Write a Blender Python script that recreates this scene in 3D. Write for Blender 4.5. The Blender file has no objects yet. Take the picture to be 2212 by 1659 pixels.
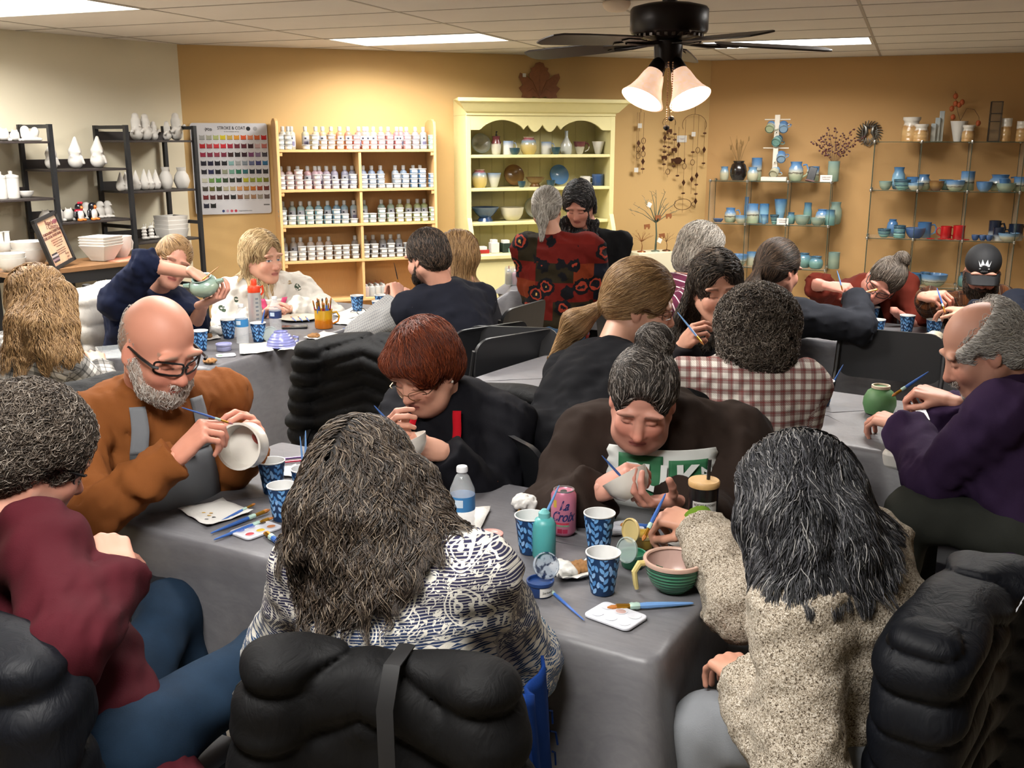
import bpy,bmesh,math,random,numpy as np
from mathutils import Vector,Matrix
random.seed(7);RNG=np.random.default_rng(7)
SC=bpy.context.scene
COL=SC.collection
# ---------------------------------------------------------------- camera
F=2200.0;PIT=math.atan((829.5-300)/2200);HC=1.735
SP,CP=math.sin(PIT),math.cos(PIT)
cam=bpy.data.cameras.new('camera');camo=bpy.data.objects.new('camera',cam);COL.objects.link(camo)
camo.location=(0,0,HC);camo.rotation_euler=(math.pi/2-PIT,0,0)
cam.sensor_width=36;cam.lens=F/2212*36;cam.clip_end=60;cam.clip_start=.05
SC.camera=camo
# ---------------------------------------------------------------- world, exposure
w=bpy.data.worlds.new('world');SC.world=w;w.use_nodes=True
w.node_tree.nodes['Background'].inputs[0].default_value=(.9,.95,1,1)
w.node_tree.nodes['Background'].inputs[1].default_value=.12
SC.view_settings.view_transform='Standard';SC.view_settings.look='None'
SC.view_settings.gamma=1;SC.view_settings.use_curve_mapping=False
SC.view_settings.exposure=0.0
SC.cycles.max_bounces=4;SC.cycles.diffuse_bounces=2;SC.cycles.glossy_bounces=2;SC.cycles.transmission_bounces=3
SC.cycles.adaptive_threshold=.11;SC.cycles.adaptive_min_samples=12;SC.cycles_curves.shape='RIBBONS'
SC.cycles.transparent_max_bounces=12;SC.cycles.caustics_reflective=False ;SC.cycles.caustics_refractive=False
TROFFER_W=66.0
FAN_W=7.0
# ---------------------------------------------------------------- photo -> world helpers
def U(px,py,t):
 u=(px-1106)/F*t;v=(py-829.5)/F*t
 return np.array([u,t*CP-v*SP,HC-t*SP-v*CP])
def UZ(px,py,z):
 return U(px,py,(HC-z)/(SP+(py-829.5)/F*CP))
def depth(p):return p[1]*CP-(p[2]-HC)*SP
def hit(px,py,p0,n):
 d=U(px,py,1.0)-np.array([0,0,HC]);s=(p0[0]*n[0]+p0[1]*n[1])/(d[0]*n[0]+d[1]*n[1])
 return np.array([0,0,HC])+d*s
def nrm(v):v=np.asarray(v,float);return v/(np.linalg.norm(v)+1e-12)
# ---------------------------------------------------------------- materials
MATS={}
def lin(c):
 if isinstance(c,str):
  c=[int(c[i:i+2],16)/255 for i in (0,2,4)]
  c=[x/12.92 if x<=.04045 else ((x+.055)/1.055)**2.4 for x in c]
 return tuple(c[:3])+(1,)
class NT:
 def __init__(s,m):s.t=m.node_tree;s.b=s.t.nodes['Principled BSDF']
 def n(s,ty,**kw):
  n=s.t.nodes.new(ty)
  for k,v in kw.items():
   if k[0]=='i' and k[1:].isdigit():s.set(n.inputs[int(k[1:])],v)
   elif hasattr(n,k):setattr(n,k,v)
   else:s.set(n.inputs[k.replace('_',' ')],v)
  return n
 def set(s,inp,v):
  if isinstance(v,bpy.types.NodeSocket):s.t.links.new(v,inp)
  else:inp.default_value=v
 def math(s,op,a,b=0.0,c=0.0):
  n=s.t.nodes.new('ShaderNodeMath');n.operation=op
  s.set(n.inputs[0],a);s.set(n.inputs[1],b);s.set(n.inputs[2],c);return n.outputs[0]
 def mix(s,f,a,b,blend='MIX'):
  n=s.t.nodes.new('ShaderNodeMix');n.data_type='RGBA';n.blend_type=blend
  s.set(n.inputs[0],f);s.set(n.inputs[6],a);s.set(n.inputs[7],b);return n.outputs[2]
 def ramp(s,f,stops,mode='LINEAR'):
  n=s.t.nodes.new('ShaderNodeValToRGB');n.color_ramp.interpolation=mode
  e=n.color_ramp.elements
  while len(e)<len(stops):e.new(.5)
  for q,(p,c) in zip(e,stops):q.position=p;q.color=lin(c)
  s.set(n.inputs[0],f);return n.outputs[0]
 def tex(s,kind='Object'):return s.n('ShaderNodeTexCoord').outputs[kind]
 def attr(s,name,out='Vector'):return s.n('ShaderNodeAttribute',attribute_name=name).outputs[out]
 def map(s,v,scale=(1,1,1),rot=(0,0,0),loc=(0,0,0)):
  return s.n('ShaderNodeMapping',i0=v,i1=loc,i2=rot,i3=scale).outputs[0]
 def noise(s,v,scale,detail=3,rough=.5,dist=0,out=0):
  return s.n('ShaderNodeTexNoise',Vector=v,Scale=scale,Detail=detail,Roughness=rough,Distortion=dist).outputs[out]
 def sep(s,v):return s.n('ShaderNodeSeparateXYZ',i0=v).outputs
 def bump(s,h,st=.3,d=.002):
  s.set(s.b.inputs['Normal'],s.n('ShaderNodeBump',Height=h,Strength=st,Distance=d).outputs[0])
 def col(s,c):s.set(s.b.inputs['Base Color'],c)
def M(name,color=(.5,.5,.5),rough=.6,metal=0,f=None,**kw):
 if name in MATS:return MATS[name]
 m=bpy.data.materials.new(name);m.use_nodes=True ;MATS[name]=m
 t=NT(m);b=t.b
 b.inputs['Base Color'].default_value=lin(color);b.inputs['Roughness'].default_value=rough;b.inputs['Metallic'].default_value=metal
 for k,v in kw.items():
  k={'trans':'Transmission Weight','ior':'IOR','emit':'Emission Strength','ecol':'Emission Color','coat':'Coat Weight','sheen':'Sheen Weight','alpha':'Alpha','spec':'Specular IOR Level','sss':'Subsurface Weight'}[k]
  b.inputs[k].default_value=lin(v) if k=='Emission Color' else v
 if f:f(t)
 return m
def grain(amount=.12,scale=30,bump=.1,dist=.001,stretch=(1,1,1),kind='Object'):
 def f(t):
  c=tuple(t.b.inputs['Base Color'].default_value);v=t.map(t.tex(kind),stretch)
  n=t.noise(v,scale,4,.6)
  t.col(t.mix(t.math('MULTIPLY',n,1.0),tuple(x*(1-amount) for x in c[:3])+(1,),tuple(min(1,x*(1+amount)) for x in c[:3])+(1,)))
  if bump:t.bump(n,bump,dist)
 return f
def objcol(rough=.4,**kw):
 def f(t):t.col(t.n('ShaderNodeObjectInfo').outputs['Color'])
 return M('object_colour_%g%s'%(rough,''.join(kw)),rough=rough,f=f,**kw)
 # ---------------------------------------------------------------- mesh builder
def rotz(a):c,s=math.cos(a),math.sin(a);return np.array([[c,-s,0],[s,c,0],[0,0,1.]])
def frame(x,y,z):return np.array([x,y,z]).T
def euler(a,b,c):return np.array(Matrix.Rotation(c,3,'Z')@Matrix.Rotation(b,3,'Y')@Matrix.Rotation(a,3,'X'))
class MB:
 def __init__(s):s.v=[];s.f=[];s.R=np.eye(3);s.o=np.zeros(3);s.c=[]
 def at(s,o=(0,0,0),R=None):s.o=np.array(o,float);s.R=np.eye(3) if R is None else R;return s
 def add(s,vs,fs,col=None):
  n=len(s.v);vs=np.asarray(vs,float)@s.R.T+s.o
  s.v.extend(vs.tolist());s.f.extend([tuple(i+n for i in f) for f in fs])
  if col is not None:s.c.extend([lin(col)]*len(vs))
  return s
 def box(s,lo,hi,col=None):
  a,b=lo,hi
  vs=[(x,y,z) for z in (a[2],b[2]) for y in (a[1],b[1]) for x in (a[0],b[0])]
  return s.add(vs,[(0,2,3,1),(4,5,7,6),(0,1,5,4),(2,6,7,3),(0,4,6,2),(1,3,7,5)],col)
 def lathe(s,prof,n=24,col=None,caps=True,sx=1,sy=1):
  vs=[];fs=[]
  for r,z in prof:
   for i in range(n):
    a=2*math.pi*i/n;vs.append((r*sx*math.cos(a),r*sy*math.sin(a),z))
  for k in range(len(prof)-1):
   for i in range(n):
    j=(i+1)%n;fs.append((k*n+i,k*n+j,k*n+n+j,k*n+n+i))
  if caps:
   if prof[0][0]>1e-5:fs.append(tuple(range(n))[::-1])
   if prof[-1][0]>1e-5:fs.append(tuple(range((len(prof)-1)*n,len(prof)*n)))
  return s.add(vs,fs,col)
 def tube(s,pts,r,n=6,closed=False,col=None,flat=1.0):
  P=[np.asarray(p,float) for p in pts];m=len(P);rs=r if hasattr(r,'__len__') else [r]*m
  vs=[];fs=[];up=None
  for k in range(m):
   d=nrm((P[(k+1)%m]-P[k-1]) if closed else (P[min(k+1,m-1)]-P[max(k-1,0)]))
   if up is None:up=np.array([0,0,1.]) if abs(d[2])<.9 else np.array([1.,0,0])
   x=nrm(np.cross(d,up));y=np.cross(x,d);up=y
   for i in range(n):
    a=2*math.pi*i/n+math.pi/n;vs.append(P[k]+rs[k]*(x*math.cos(a)+y*math.sin(a)*flat))
  for k in range(m if closed else m-1):
   for i in range(n):
    j=(i+1)%n;q=((k+1)%m)*n;fs.append((k*n+i,k*n+j,q+j,q+i))
  if not closed:fs+=[tuple(range(n))[::-1],tuple(range((m-1)*n,m*n))]
  return s.add(vs,fs,col)
 def prism(s,poly,h0,h1,ax=2,col=None):
  n=len(poly);o=[i for i in range(3) if i!=ax];vs=[]
  for h in (h0,h1):
   for p in poly:
    q=[0,0,0];q[o[0]],q[o[1]]=p;q[ax]=h;vs.append(q)
  fs=[tuple(range(n))[::-1],tuple(range(n,2*n))]+[(i,(i+1)%n,n+(i+1)%n,n+i) for i in range(n)]
  return s.add(vs,fs,col)
 def ball(s,c,r,n=8,col=None,sc=(1,1,1)):
  vs=[];fs=[];m=n
  for k in range(m+1):
   p=math.pi*k/m
   for i in range(n+2):
    a=2*math.pi*i/(n+2);vs.append((c[0]+r*sc[0]*math.sin(p)*math.cos(a),c[1]+r*sc[1]*math.sin(p)*math.sin(a),c[2]-r*sc[2]*math.cos(p)))
  q=n+2
  for k in range(m):
   for i in range(q):fs.append((k*q+i,k*q+(i+1)%q,k*q+q+(i+1)%q,k*q+q+i))
  return s.add(vs,fs,col)
 def mesh(s,name,smooth=40):
  me=bpy.data.meshes.new(name);me.from_pydata(s.v,[],s.f);
  if len(s.c)==len(s.v) and s.c:
   a=me.attributes.new('Col','FLOAT_COLOR','POINT');a.data.foreach_set('color',np.array(s.c,'f').ravel())
  bm=bmesh.new();bm.from_mesh(me);bmesh.ops.recalc_face_normals(bm,faces=bm.faces);bm.to_mesh(me);bm.free()
  if smooth:me.polygons.foreach_set('use_smooth',[True]*len(me.polygons));me.set_sharp_from_angle(angle=math.radians(smooth))
  return me
 def obj(s,name,mat,parent=None,smooth=40,bevel=0,**kw):
  return link(name,s.mesh(name,smooth),mat,parent,bevel=bevel,**kw)
def link(name,data,mat=None,parent=None,loc=None,R=None,bevel=0,label=None,color=None):
 o=bpy.data.objects.new(name,data);COL.objects.link(o)
 if mat is not None and data is not None and not len(data.materials):data.materials.append(mat)
 if parent:o.parent=parent
 if loc is not None or R is not None:place(o,loc if loc is not None else (0,0,0),R)
 if bevel:
  b=o.modifiers.new('bevel','BEVEL');b.width=bevel;b.segments=2;b.limit_method='ANGLE'
 if label:o['label']=label
 if color is not None:o.color=lin(color)
 return o
def place(o,loc,R=None):
 m=np.eye(4);m[:3,3]=loc
 if R is not None:m[:3,:3]=R
 o.matrix_basis=Matrix(m.tolist())
def tag(o,label,cat,group=None,kind=None):
 o['label']=label;o['category']=cat
 if group:o['group']=group
 if kind:o['kind']=kind
 return o
def thing(name,label,cat,loc=(0,0,0),R=None,group=None):
 o=link(name,None,None);place(o,loc,R);return tag(o,label,cat,group)
def struct(o):o['kind']='structure';return o
def text(name,body,size,mat,parent,loc,R,align='CENTER',extrude=.0002,bold=0,sx=1):
 c=bpy.data.curves.new(name,'FONT');c.body=body;c.size=size;c.align_x=align;c.align_y='CENTER';c.extrude=extrude;c.offset=bold;c.resolution_u=2
 tmp=bpy.data.objects.new(name,c);me=bpy.data.meshes.new_from_object(tmp);bpy.data.objects.remove(tmp);o=link(name,me,mat,parent);R=np.array(R) if R is not None else np.eye(3);place(o,loc,R@np.diag([sx,1,1]));return o
COLATTR=M('printed_colours',rough=.55,f=lambda t:t.col(t.attr('Col','Color')))
ORD='first second third fourth fifth sixth seventh eighth ninth tenth eleventh twelfth thirteenth fourteenth fifteenth sixteenth seventeenth eighteenth nineteenth twentieth'.split()
# ================================================================ the room
ZC=2.43
LC=UZ(382,95,ZC)[:2];RC=UZ(1537,130,ZC)[:2]
LD=nrm(UZ(0,62,ZC)[:2]-LC);RD=nrm(UZ(2212,113,ZC)[:2]-RC);BD=nrm(RC-LC)
LN=np.array([-LD[1],LD[0]]);LN=LN if LN@(-LC)>0 else -LN
BN=np.array([BD[1],-BD[0]]);RN=np.array([RD[1],-RD[0]]);RN=RN if RN@(-RC)>0 else -RN
LE=LC+LD*3.3;RE=RC+RD*4.6
BL=np.array([LE[0]-.5,-2.6]);BR=np.array([RE[0]+.5,-2.6])
def wallmat(name,c):
 def f(t):
  v=t.tex('Object');n=t.noise(v,60,3,.6);n2=t.noise(v,1.2,3,.5)
  b=lin(c);t.col(t.mix(n2,tuple(x*.95 for x in b[:3])+(1,),tuple(min(1,x*1.04) for x in b[:3])+(1,)));t.bump(n,.12,.002)
 return M(name,c,.75,f=f)
def wall(name,a,b,mat,bn):
 d=nrm(b-a);n=np.array([d[1],-d[0]]);n=n if n@(np.array([0,4.])-a)>0 else -n
 L=np.linalg.norm(b-a);R=frame([d[0],d[1],0],[-n[0],-n[1],0],[0,0,1.])
 o=struct(MB().box((0,0,0),(L,.1,ZC+.15)).obj(name,mat,loc=(a[0],a[1],0),R=R,smooth=0))
 m=MB();m.prism([(-.018,0),(0,0),(0,.11),(-.006,.11),(-.018,.098)],0,L,0)
 struct(m.obj('baseboard_'+bn,M('oak_trim','8a5a30',.45,f=grain(.25,8,.1,.001,(2,30,30))),loc=(a[0],a[1],0),R=R))
 return o
wall('wall_left',LE,LC,wallmat('cream_paint','ddd4bb'),'left')
wall('wall_back',LC,RC,wallmat('golden_tan_paint','cda970'),'back')
wall('wall_right',RC,RE,wallmat('ochre_paint','bd945f'),'right')
wall('wall_side_left',BL,LE,MATS['cream_paint'],'side_left')
wall('wall_side_right',RE,BR,MATS['ochre_paint'],'side_right')
wall('wall_behind',BR,BL,MATS['cream_paint'],'behind')
POLY=[LC,RC,RE,BR,BL,LE]
def inside(p,m=0.0):
 for i in range(6):
  a,b=POLY[i],POLY[(i+1)%6];d=nrm(b-a)
  if (p[0]-a[0])*d[1]-(p[1]-a[1])*d[0]<m:return False
 return True
 # floor: slab of mortar with stone-look tiles laid on the diagonal grid of the room
GA=math.radians(-21);GU=np.array([math.cos(GA),math.sin(GA)]);GW=np.array([-GU[1],GU[0]])
fl=struct(MB().prism([tuple(p) for p in POLY],-.06,-.012).obj('floor',M('tile_grout','6f6353',.85,f=grain(.15,40)),smooth=0))
def ftile(t):
 r=t.n('ShaderNodeObjectInfo').outputs['Random'];v=t.tex('Object')
 v=t.n('ShaderNodeVectorMath',operation='ADD',i0=v,i1=t.n('ShaderNodeCombineXYZ',i0=t.math('MULTIPLY',r,37.0)).outputs[0]).outputs[0]
 n=t.noise(v,5,6,.65,.6);n2=t.noise(v,28,4,.6)
 c=t.ramp(n,[(.3,'9a8c78'),(.5,'b3a58f'),(.7,'c4b8a3')]);t.col(t.mix(t.math('MULTIPLY',n2,.35),c,lin('7d6c58')));t.bump(n2,.15,.002)
TS=.457
tm=MB().box((0,0,-.012),(TS-.007,TS-.007,0)).mesh('tile',0);tm.materials.append(M('stone_tile',rough=.5,f=ftile))
R21=rotz(GA);fst=MB()
for i in range(-16,17):
 for j in range(-9,24):
  p=GU*i*TS+GW*j*TS
  c=p+(GU+GW)*TS/2
  px=c[0]/max(.4,c[1]*CP+HC*SP)*F
  # only the patches of floor that the room shows between the tables
  if not inside(c,-.2):continue
  if inside(c,.3) and .8<c[1]<9.3 and abs(px)<1250 and (c[1]<6.2 or abs(c[0])<1.6):link('tile',tm,None,fl,(p[0],p[1],0),R21)
  else:fst.at((p[0],p[1],0),R21).box((0,0,-.012),(TS-.007,TS-.007,0))
fo_=fst.obj('tiles_beyond_view',MATS['stone_tile'],fl,smooth=0);fo_['kind']='stuff'
# ceiling of lay-in panels in a thin grid
ce=struct(MB().prism([tuple(p) for p in POLY],ZC+.012,ZC+.06).obj('ceiling',M('ceiling_void','6f6a64',.9),smooth=0))
def ctile(t):
 v=t.tex('Object');n=t.noise(v,180,3,.7);n2=t.noise(v,3,2,.5)
 t.col(t.mix(n2,lin('d4cdc6'),lin('dfd9d2')));t.bump(n,.35,.003)
CM=M('mineral_fibre',rough=.9,f=ctile)
CW,CD=1.2192,.6096
cm=MB().box((.007,.007,0),(CW-.007,CD-.007,.014)).mesh('ceiling_panel',0);cm.materials.append(CM)
TR2=UZ(906,85,ZC)[:2]
CO=TR2-GU*CW/2-GW*CD/2
trofs={(0,0),(2,2),(-1,-4),(1,-6),(-1,-6),(3,-3),(-2,-8),(2,-10)}
stuffp=MB()
for i in range(-6,8):
 for j in range(-22,8):
  p=CO+GU*i*CW+GW*j*CD;c=p+GU*CW/2+GW*CD/2
  if (i,j) in trofs or not inside(c,-.55):continue
  if 4.6<c[1]:
   link('ceiling_panel',cm,None,ce,(p[0],p[1],ZC-.002),R21)
  else:stuffp.at((p[0],p[1],ZC-.002),R21).box((.007,.007,0),(CW-.007,CD-.007,.014))
so=stuffp.obj('ceiling_panels_beyond_view',CM,ce,smooth=0);so['kind']='stuff'
gb=MB()
for i in range(-6,9):
 a=CO+GU*i*CW-GW*12;gb.at((a[0],a[1],ZC),R21).box((-.009,0,-.004),(.009,16.5,.004))
for j in range(-22,9):
 a=CO+GW*j*CD-GU*7.5;gb.at((a[0],a[1],ZC),R21).box((0,-.009,-.004),(16,.009,.004))
gb.obj('ceiling_grid',M('grid_metal','a29a91',.5),ce,smooth=0)
DIFF=M('lit_diffuser','ffffff',.5,emit=5.0,ecol=(1,.97,.92))
WORDS={(0,0):'lit fluorescent ceiling panel above the paint bottle shelf',(2,2):'lit fluorescent ceiling panel behind the fan blades on the far side',(-1,-4):'lit fluorescent ceiling panel by the cream wall'}
for k in sorted(trofs):
 p=CO+GU*k[0]*CW+GW*k[1]*CD;c=p+GU*CW/2+GW*CD/2
 if not inside(c,.2):continue
 t=thing('ceiling_light',WORDS.get(k,'lit fluorescent ceiling panel out of view, %s row and %s column from the corner'%(ORD[-k[1]],ORD[k[0]+3])),'light',(c[0],c[1],ZC),R21,'fluorescent ceiling panels')
 m=MB();hx,hy=CW/2-.008,CD/2-.008
 for a,b in (((-hx,-hy),(hx,-hy+.02)),((-hx,hy-.02),(hx,hy)),((-hx,-hy),(-hx+.02,hy)),((hx-.02,-hy),(hx,hy))):m.box((a[0],a[1],-.006),(b[0],b[1],.01))
 m.obj('frame',M('white_metal','d8d6d0',.4),t,smooth=0)
 MB().box((-hx+.02,-hy+.02,-.001),(hx-.02,hy-.02,.008)).obj('diffuser',DIFF,t,smooth=0)
 L=bpy.data.lights.new('tube_light','AREA');L.shape='RECTANGLE';L.size=CW-.06;L.size_y=CD-.06;L.energy=TROFFER_W;L.spread=2.8;L.color=(1,.97,.93)
 lo=bpy.data.objects.new('tube_light',L);COL.objects.link(lo);lo.parent=t;lo.location=(0,0,-.012)
 # smoke detector
c=UZ(1332,2,ZC)
MB().lathe([(.072,0),(.074,-.012),(.066,-.03),(.05,-.045),(.03,-.05),(0,-.05)],28,caps=False).obj('smoke_detector',M('detector_plastic','d9c8b4',.5),loc=(c[0],c[1],ZC-.004))
tag(bpy.data.objects['smoke_detector'],'round beige smoke detector on the ceiling beside the fan rod','smoke detector')
# ================================================================ furniture
def cloth_mat(t):
 v=t.tex('Object');d=t.noise(v,2.2,4,.6);w=t.noise(t.map(v,(3,26,9)),3.0,5,.6,1.2)
 c=t.ramp(t.math('ADD',t.math('MULTIPLY',w,.35),t.math('MULTIPLY',d,.65)),[(.33,'57565a'),(.5,'646366'),(.68,'717072')]);t.col(c)
 cr=t.n('ShaderNodeTexWave',Vector=t.map(v,(1,1,1),(0,0,.5)),Scale=1.3,Distortion=14.0,Detail=3.0).outputs[0]
 t.bump(t.math('ADD',t.math('MULTIPLY',t.noise(v,9,4,.6),.8),t.math('MULTIPLY',cr,.35)),.4,.008)
CLOTHM=M('grey_wood_print_cloth',rough=.42,f=cloth_mat,spec=.4)
TABLES={}
def table(key,label,clabel,O,a,L,W,drop,z=.735,seed=1,fold=.014):
 a=nrm(a);b=np.array([-a[1],a[0]]);R=frame([a[0],a[1],0],[b[0],b[1],0],[0,0,1.]);TABLES[key]=(np.array([*O,0.]),R,L,W)
 t=thing('folding_table',label,'table',(O[0],O[1],0),R)
 MB().prism([(.02,.02),(L-.02,.02),(L-.02,W-.02),(.02,W-.02)],z-.055,z-.012).obj('tabletop',M('table_plastic','c9c6bf',.5),t,bevel=.008)
 for x in (.16,L-.16):
  for y in (.09,W-.09):MB().tube([(x,y,0),(x,y,z-.05)],.014,8).obj('leg',M('black_steel','141416',.4),t)
  MB().tube([(x,.09,.18),(x,W-.09,.18)],.011,8).obj('brace',MATS['black_steel'],t);MB().tube([(x,.09,z-.12),(x,W-.09,z-.12)],.011,8).obj('brace',MATS['black_steel'],t);MB().tube([(x,W/2,z-.12),(x+(.4 if x<L/2 else -.4),W/2,z-.05)],.008,6).obj('brace',MATS['black_steel'],t)
 rng=np.random.default_rng(seed);N=240;per=2*(L+W);pts=[];r=.03
 for i in range(N):
  s=per*i/N
  if s<L:q,n,k=(s,0),(0,-1),0
  elif s<L+W:q,n,k=(L,s-L),(1,0),1
  elif s<2*L+W:q,n,k=(L-(s-L-W),W),(0,1),2
  else:q,n,k=(0,W-(s-2*L-W)),(-1,0),3
  cd=min(np.hypot(q[0]-cx,q[1]-cy) for cx in (0,L) for cy in (0,W));cn=[c for c in ((0,0),(L,0),(L,W),(0,W)) if np.hypot(q[0]-c[0],q[1]-c[1])<.09]
  if cn:
   c=cn[0];cen=np.array([c[0]+(.05 if c[0]==0 else -.05),c[1]+(.05 if c[1]==0 else -.05)]);dv=nrm(np.array(q)-cen);w_=1-cd/.09;n=nrm(np.array(n)*(1-w_)+dv*w_);q=np.array(q)+(cen+dv*.06-np.array(q))*w_*.6
  pts.append((np.array(q,float),np.array(n,float),k,cd,s))
 ph=rng.uniform(0,6.28,6);V=[];rings=[(-.34,0,0),(-.25,0,0),(-.16,0,0),(-.08,0,0),(-.03,0,0),(-.012,0,0),(-.002,.003,0),(.004,.012,0)]+[(.006,0,u) for u in np.linspace(.05,1,15)]
 for inset,dz,u in rings:
  for q,n,k,cd,s in pts:
   dr=drop[k];c=math.exp(-(cd/.12)**2);fl=fold*(math.sin(s*9+ph[0])+.6*math.sin(s*17+ph[1])+.4*math.sin(s*31+ph[2]))+.02+c*.11*math.sin(s*6+ph[3]+1.2)**2+c*.05
   sag=1+.05*math.sin(s*5+ph[4])+.12*c;p=q+n*(inset+u*(fl+.015)) if inset>-.02 else np.array([min(max(q[0],-inset),L+inset),min(max(q[1],-inset),W+inset)])
   V.append((p[0],p[1],z+.001-dz-u*dr*sag-(.012 if u else 0)+(.0012*math.sin(s*7+inset*90))))
 m=MB();F_=[];K=len(rings)
 for j in range(K-1):
  for i in range(N):F_.append((j*N+i,j*N+(i+1)%N,(j+1)*N+(i+1)%N,(j+1)*N+i))
 F_.append(tuple(range(N-1,-1,-1)));m.add(V,F_)
 c=m.obj('tablecloth',CLOTHM,smooth=75,loc=(O[0],O[1],0),R=R);tag(c,clabel,'tablecloth','grey printed tablecloths');return t
table('t1','folding table under the nearest grey cloth where the bald man paints','grey wood-print cloth on the nearest table, with its hanging corner',(-1.17,2.63),(.874,-.486),1.66,.79,(.42,.62,.5,.5),seed=3)
table('t2','folding table under the grey cloth by the blonde woman','grey cloth on the table holding the yellow mug of brushes',(-1.36,4.46),(.424,.905),1.83,.71,(.55,.3,.3,.62),seed=5)
_a3=np.array([-.83,.558]);_o3=np.array([1.29,3.16])+_a3*1.83
table('t3','folding table under grey cloth showing a white corner by the purple hoodie','grey cloth on the table with the upturned green vase',tuple(_o3),tuple(-_a3),1.80,.735,(.27,.05,.25,.25),seed=7,fold=.008)
table('t4','folding table under grey cloth in front of the glass display shelves','grey cloth on the table where the capped man sits',(1.36,5.26),(.82,-.57),1.25,.72,(.5,.3,.3,.4),seed=9)
_o5=UZ(1100,627,.735)
table('t5','small folding table under a pale grey cloth beside the yellow hutch','pale grey cloth hanging unevenly off the small table by the hutch',tuple(_o5[:2]),(1,-.04),1.1,.7,(.26,.2,.2,.1),seed=12)
def rounded(w,h,r,n=6):
 out=[]
 for cx,cy,a0 in ((w-r,-h+r,-90),(w-r,h-r,0),(-w+r,h-r,90),(-w+r,-h+r,180)):
  for i in range(n+1):a=math.radians(a0+90*i/n);out.append((cx+r*math.cos(a),cy+r*math.sin(a)))
 return out
 # white plastic corner of table three peeps out of its cloth
_t3=[o for o in bpy.data.objects if o.name.startswith('folding_table') and 'purple' in o['label']][0]
MB().prism([(x+1.79,y+.03) for x,y in rounded(.045,.055,.03)],.685,.742).obj('tabletop_corner',M('white_table_plastic','d2cfc9',.45),_t3,bevel=.012)
# ---------------------------------------------------------------- folding chairs
STEEL=M('black_steel','141416',.4);CHP=M('black_chair_plastic','17181b',.42,f=grain(.15,150,.12,.0006))
CH={}
def chair_parts():
 m=MB();m.prism(rounded(.215,.2,.05),.435,.458);CH['seat']=m.mesh('seat',40)
 m=MB();nx,nz=14,8;V=[];o=rounded(.235,.115,.07,5)
 for y0 in (0,-.018):
  for x,z in o:V.append((x,-.262+y0-.045*(1-(x/.235)**2)-.12*(z),.745+z))
 n=len(o);m.add(V,[tuple(range(n)),tuple(range(2*n-1,n-1,-1))]+[(i,n+i,n+(i+1)%n,(i+1)%n) for i in range(n)]);CH['backrest']=m.mesh('backrest',50)
 for s in (-1,1):
  CH['upright%d'%s]=MB().tube([(s*.235,.27,0),(s*.235,.1,.3),(s*.235,-.24,.66),(s*.232,-.268,.8)],.0125,8).mesh('leg')
  CH['rear%d'%s]=MB().tube([(s*.205,-.25,0),(s*.205,.02,.3),(s*.205,.17,.43)],.0115,8).mesh('leg')
 CH['rail']=MB().tube([(-.235,.21,.1),(.235,.21,.1)],.008,6).mesh('stretcher')
 for k,d in CH.items():d.materials.append(CHP if k in ('seat','backrest') else STEEL)
chair_parts()
CHAIRS={}
def chair(key,label,x,y,yaw):
 a=math.radians(yaw);R=frame([math.cos(a),-math.sin(a),0],[math.sin(a),math.cos(a),0],[0,0,1.])
 t=thing('folding_chair',label,'chair',(x,y,0),R,'black folding chairs')
 for n,k in (('seat','seat'),('backrest','backrest'),('leg','upright-1'),('leg','upright1'),('leg','rear-1'),('leg','rear1'),('stretcher','rail')):link(n,CH[k],None,t)
 CHAIRS[key]=(np.array([x,y,0.]),R,t);return t
q=U(1080,790,4.35);chair('e1','empty black folding chair behind the auburn haired woman',q[0],q[1]+.26,190)
q=U(1010,720,4.9);chair('e2','empty black folding chair beside the vested man',q[0]+.05,q[1]+.05,-40)
q=U(1880,815,4.3);chair('e3','empty black folding chair on the far side of the green vase table',q[0]+.13,q[1]+.24,208)
q=U(690,900,3.6);chair('e4','black folding chair buried under a black puffer coat behind the table',q[0]+.02,q[1]+.24,200)
# ---------------------------------------------------------------- ceiling fan
BZ=M('dark_bronze','1c1715',.35,.6);BL_=M('dark_walnut_blade','2e2622',.4,f=grain(.25,6,.05,.001,(30,3,3)))
fx=U(1445,60,4.08);fz=lambda py:U(1445,py,4.08)[2]
fan=thing('ceiling_fan','dark bronze ceiling fan with five blades and lit glass shades','fan',(fx[0],fx[1],0))
zt_,zb_=fz(16),fz(82)
MB().lathe([(.0,zt_+.012),(.1,zt_+.01),(.148,zt_-.002),(.156,zt_-.012),(.156,zb_+.03),(.15,zb_+.018),(.1,zb_),(.06,zb_-.008),(0,zb_-.008)],48,caps=False).obj('motor_housing',BZ,fan)
m=MB()
for i in range(28):
 a=2*math.pi*i/28;m.at((0,0,0),rotz(a)).box((.075,-.006,zb_+.001),(.138,.006,zb_+.012))
m.obj('vent_ring',M('vent_bronze','4a423c',.35,.7),fan)
MB().tube([(0,0,zt_),(0,0,ZC)],.014,10).lathe([(.03,zt_+.01),(.03,zt_+.05),(.015,zt_+.055)],16).obj('downrod',BZ,fan)
MB().lathe([(.065,ZC-.002),(.065,ZC-.03),(.03,ZC-.06),(.016,ZC-.065)],24).obj('canopy',BZ,fan)
zbl=zb_-.012
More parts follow.
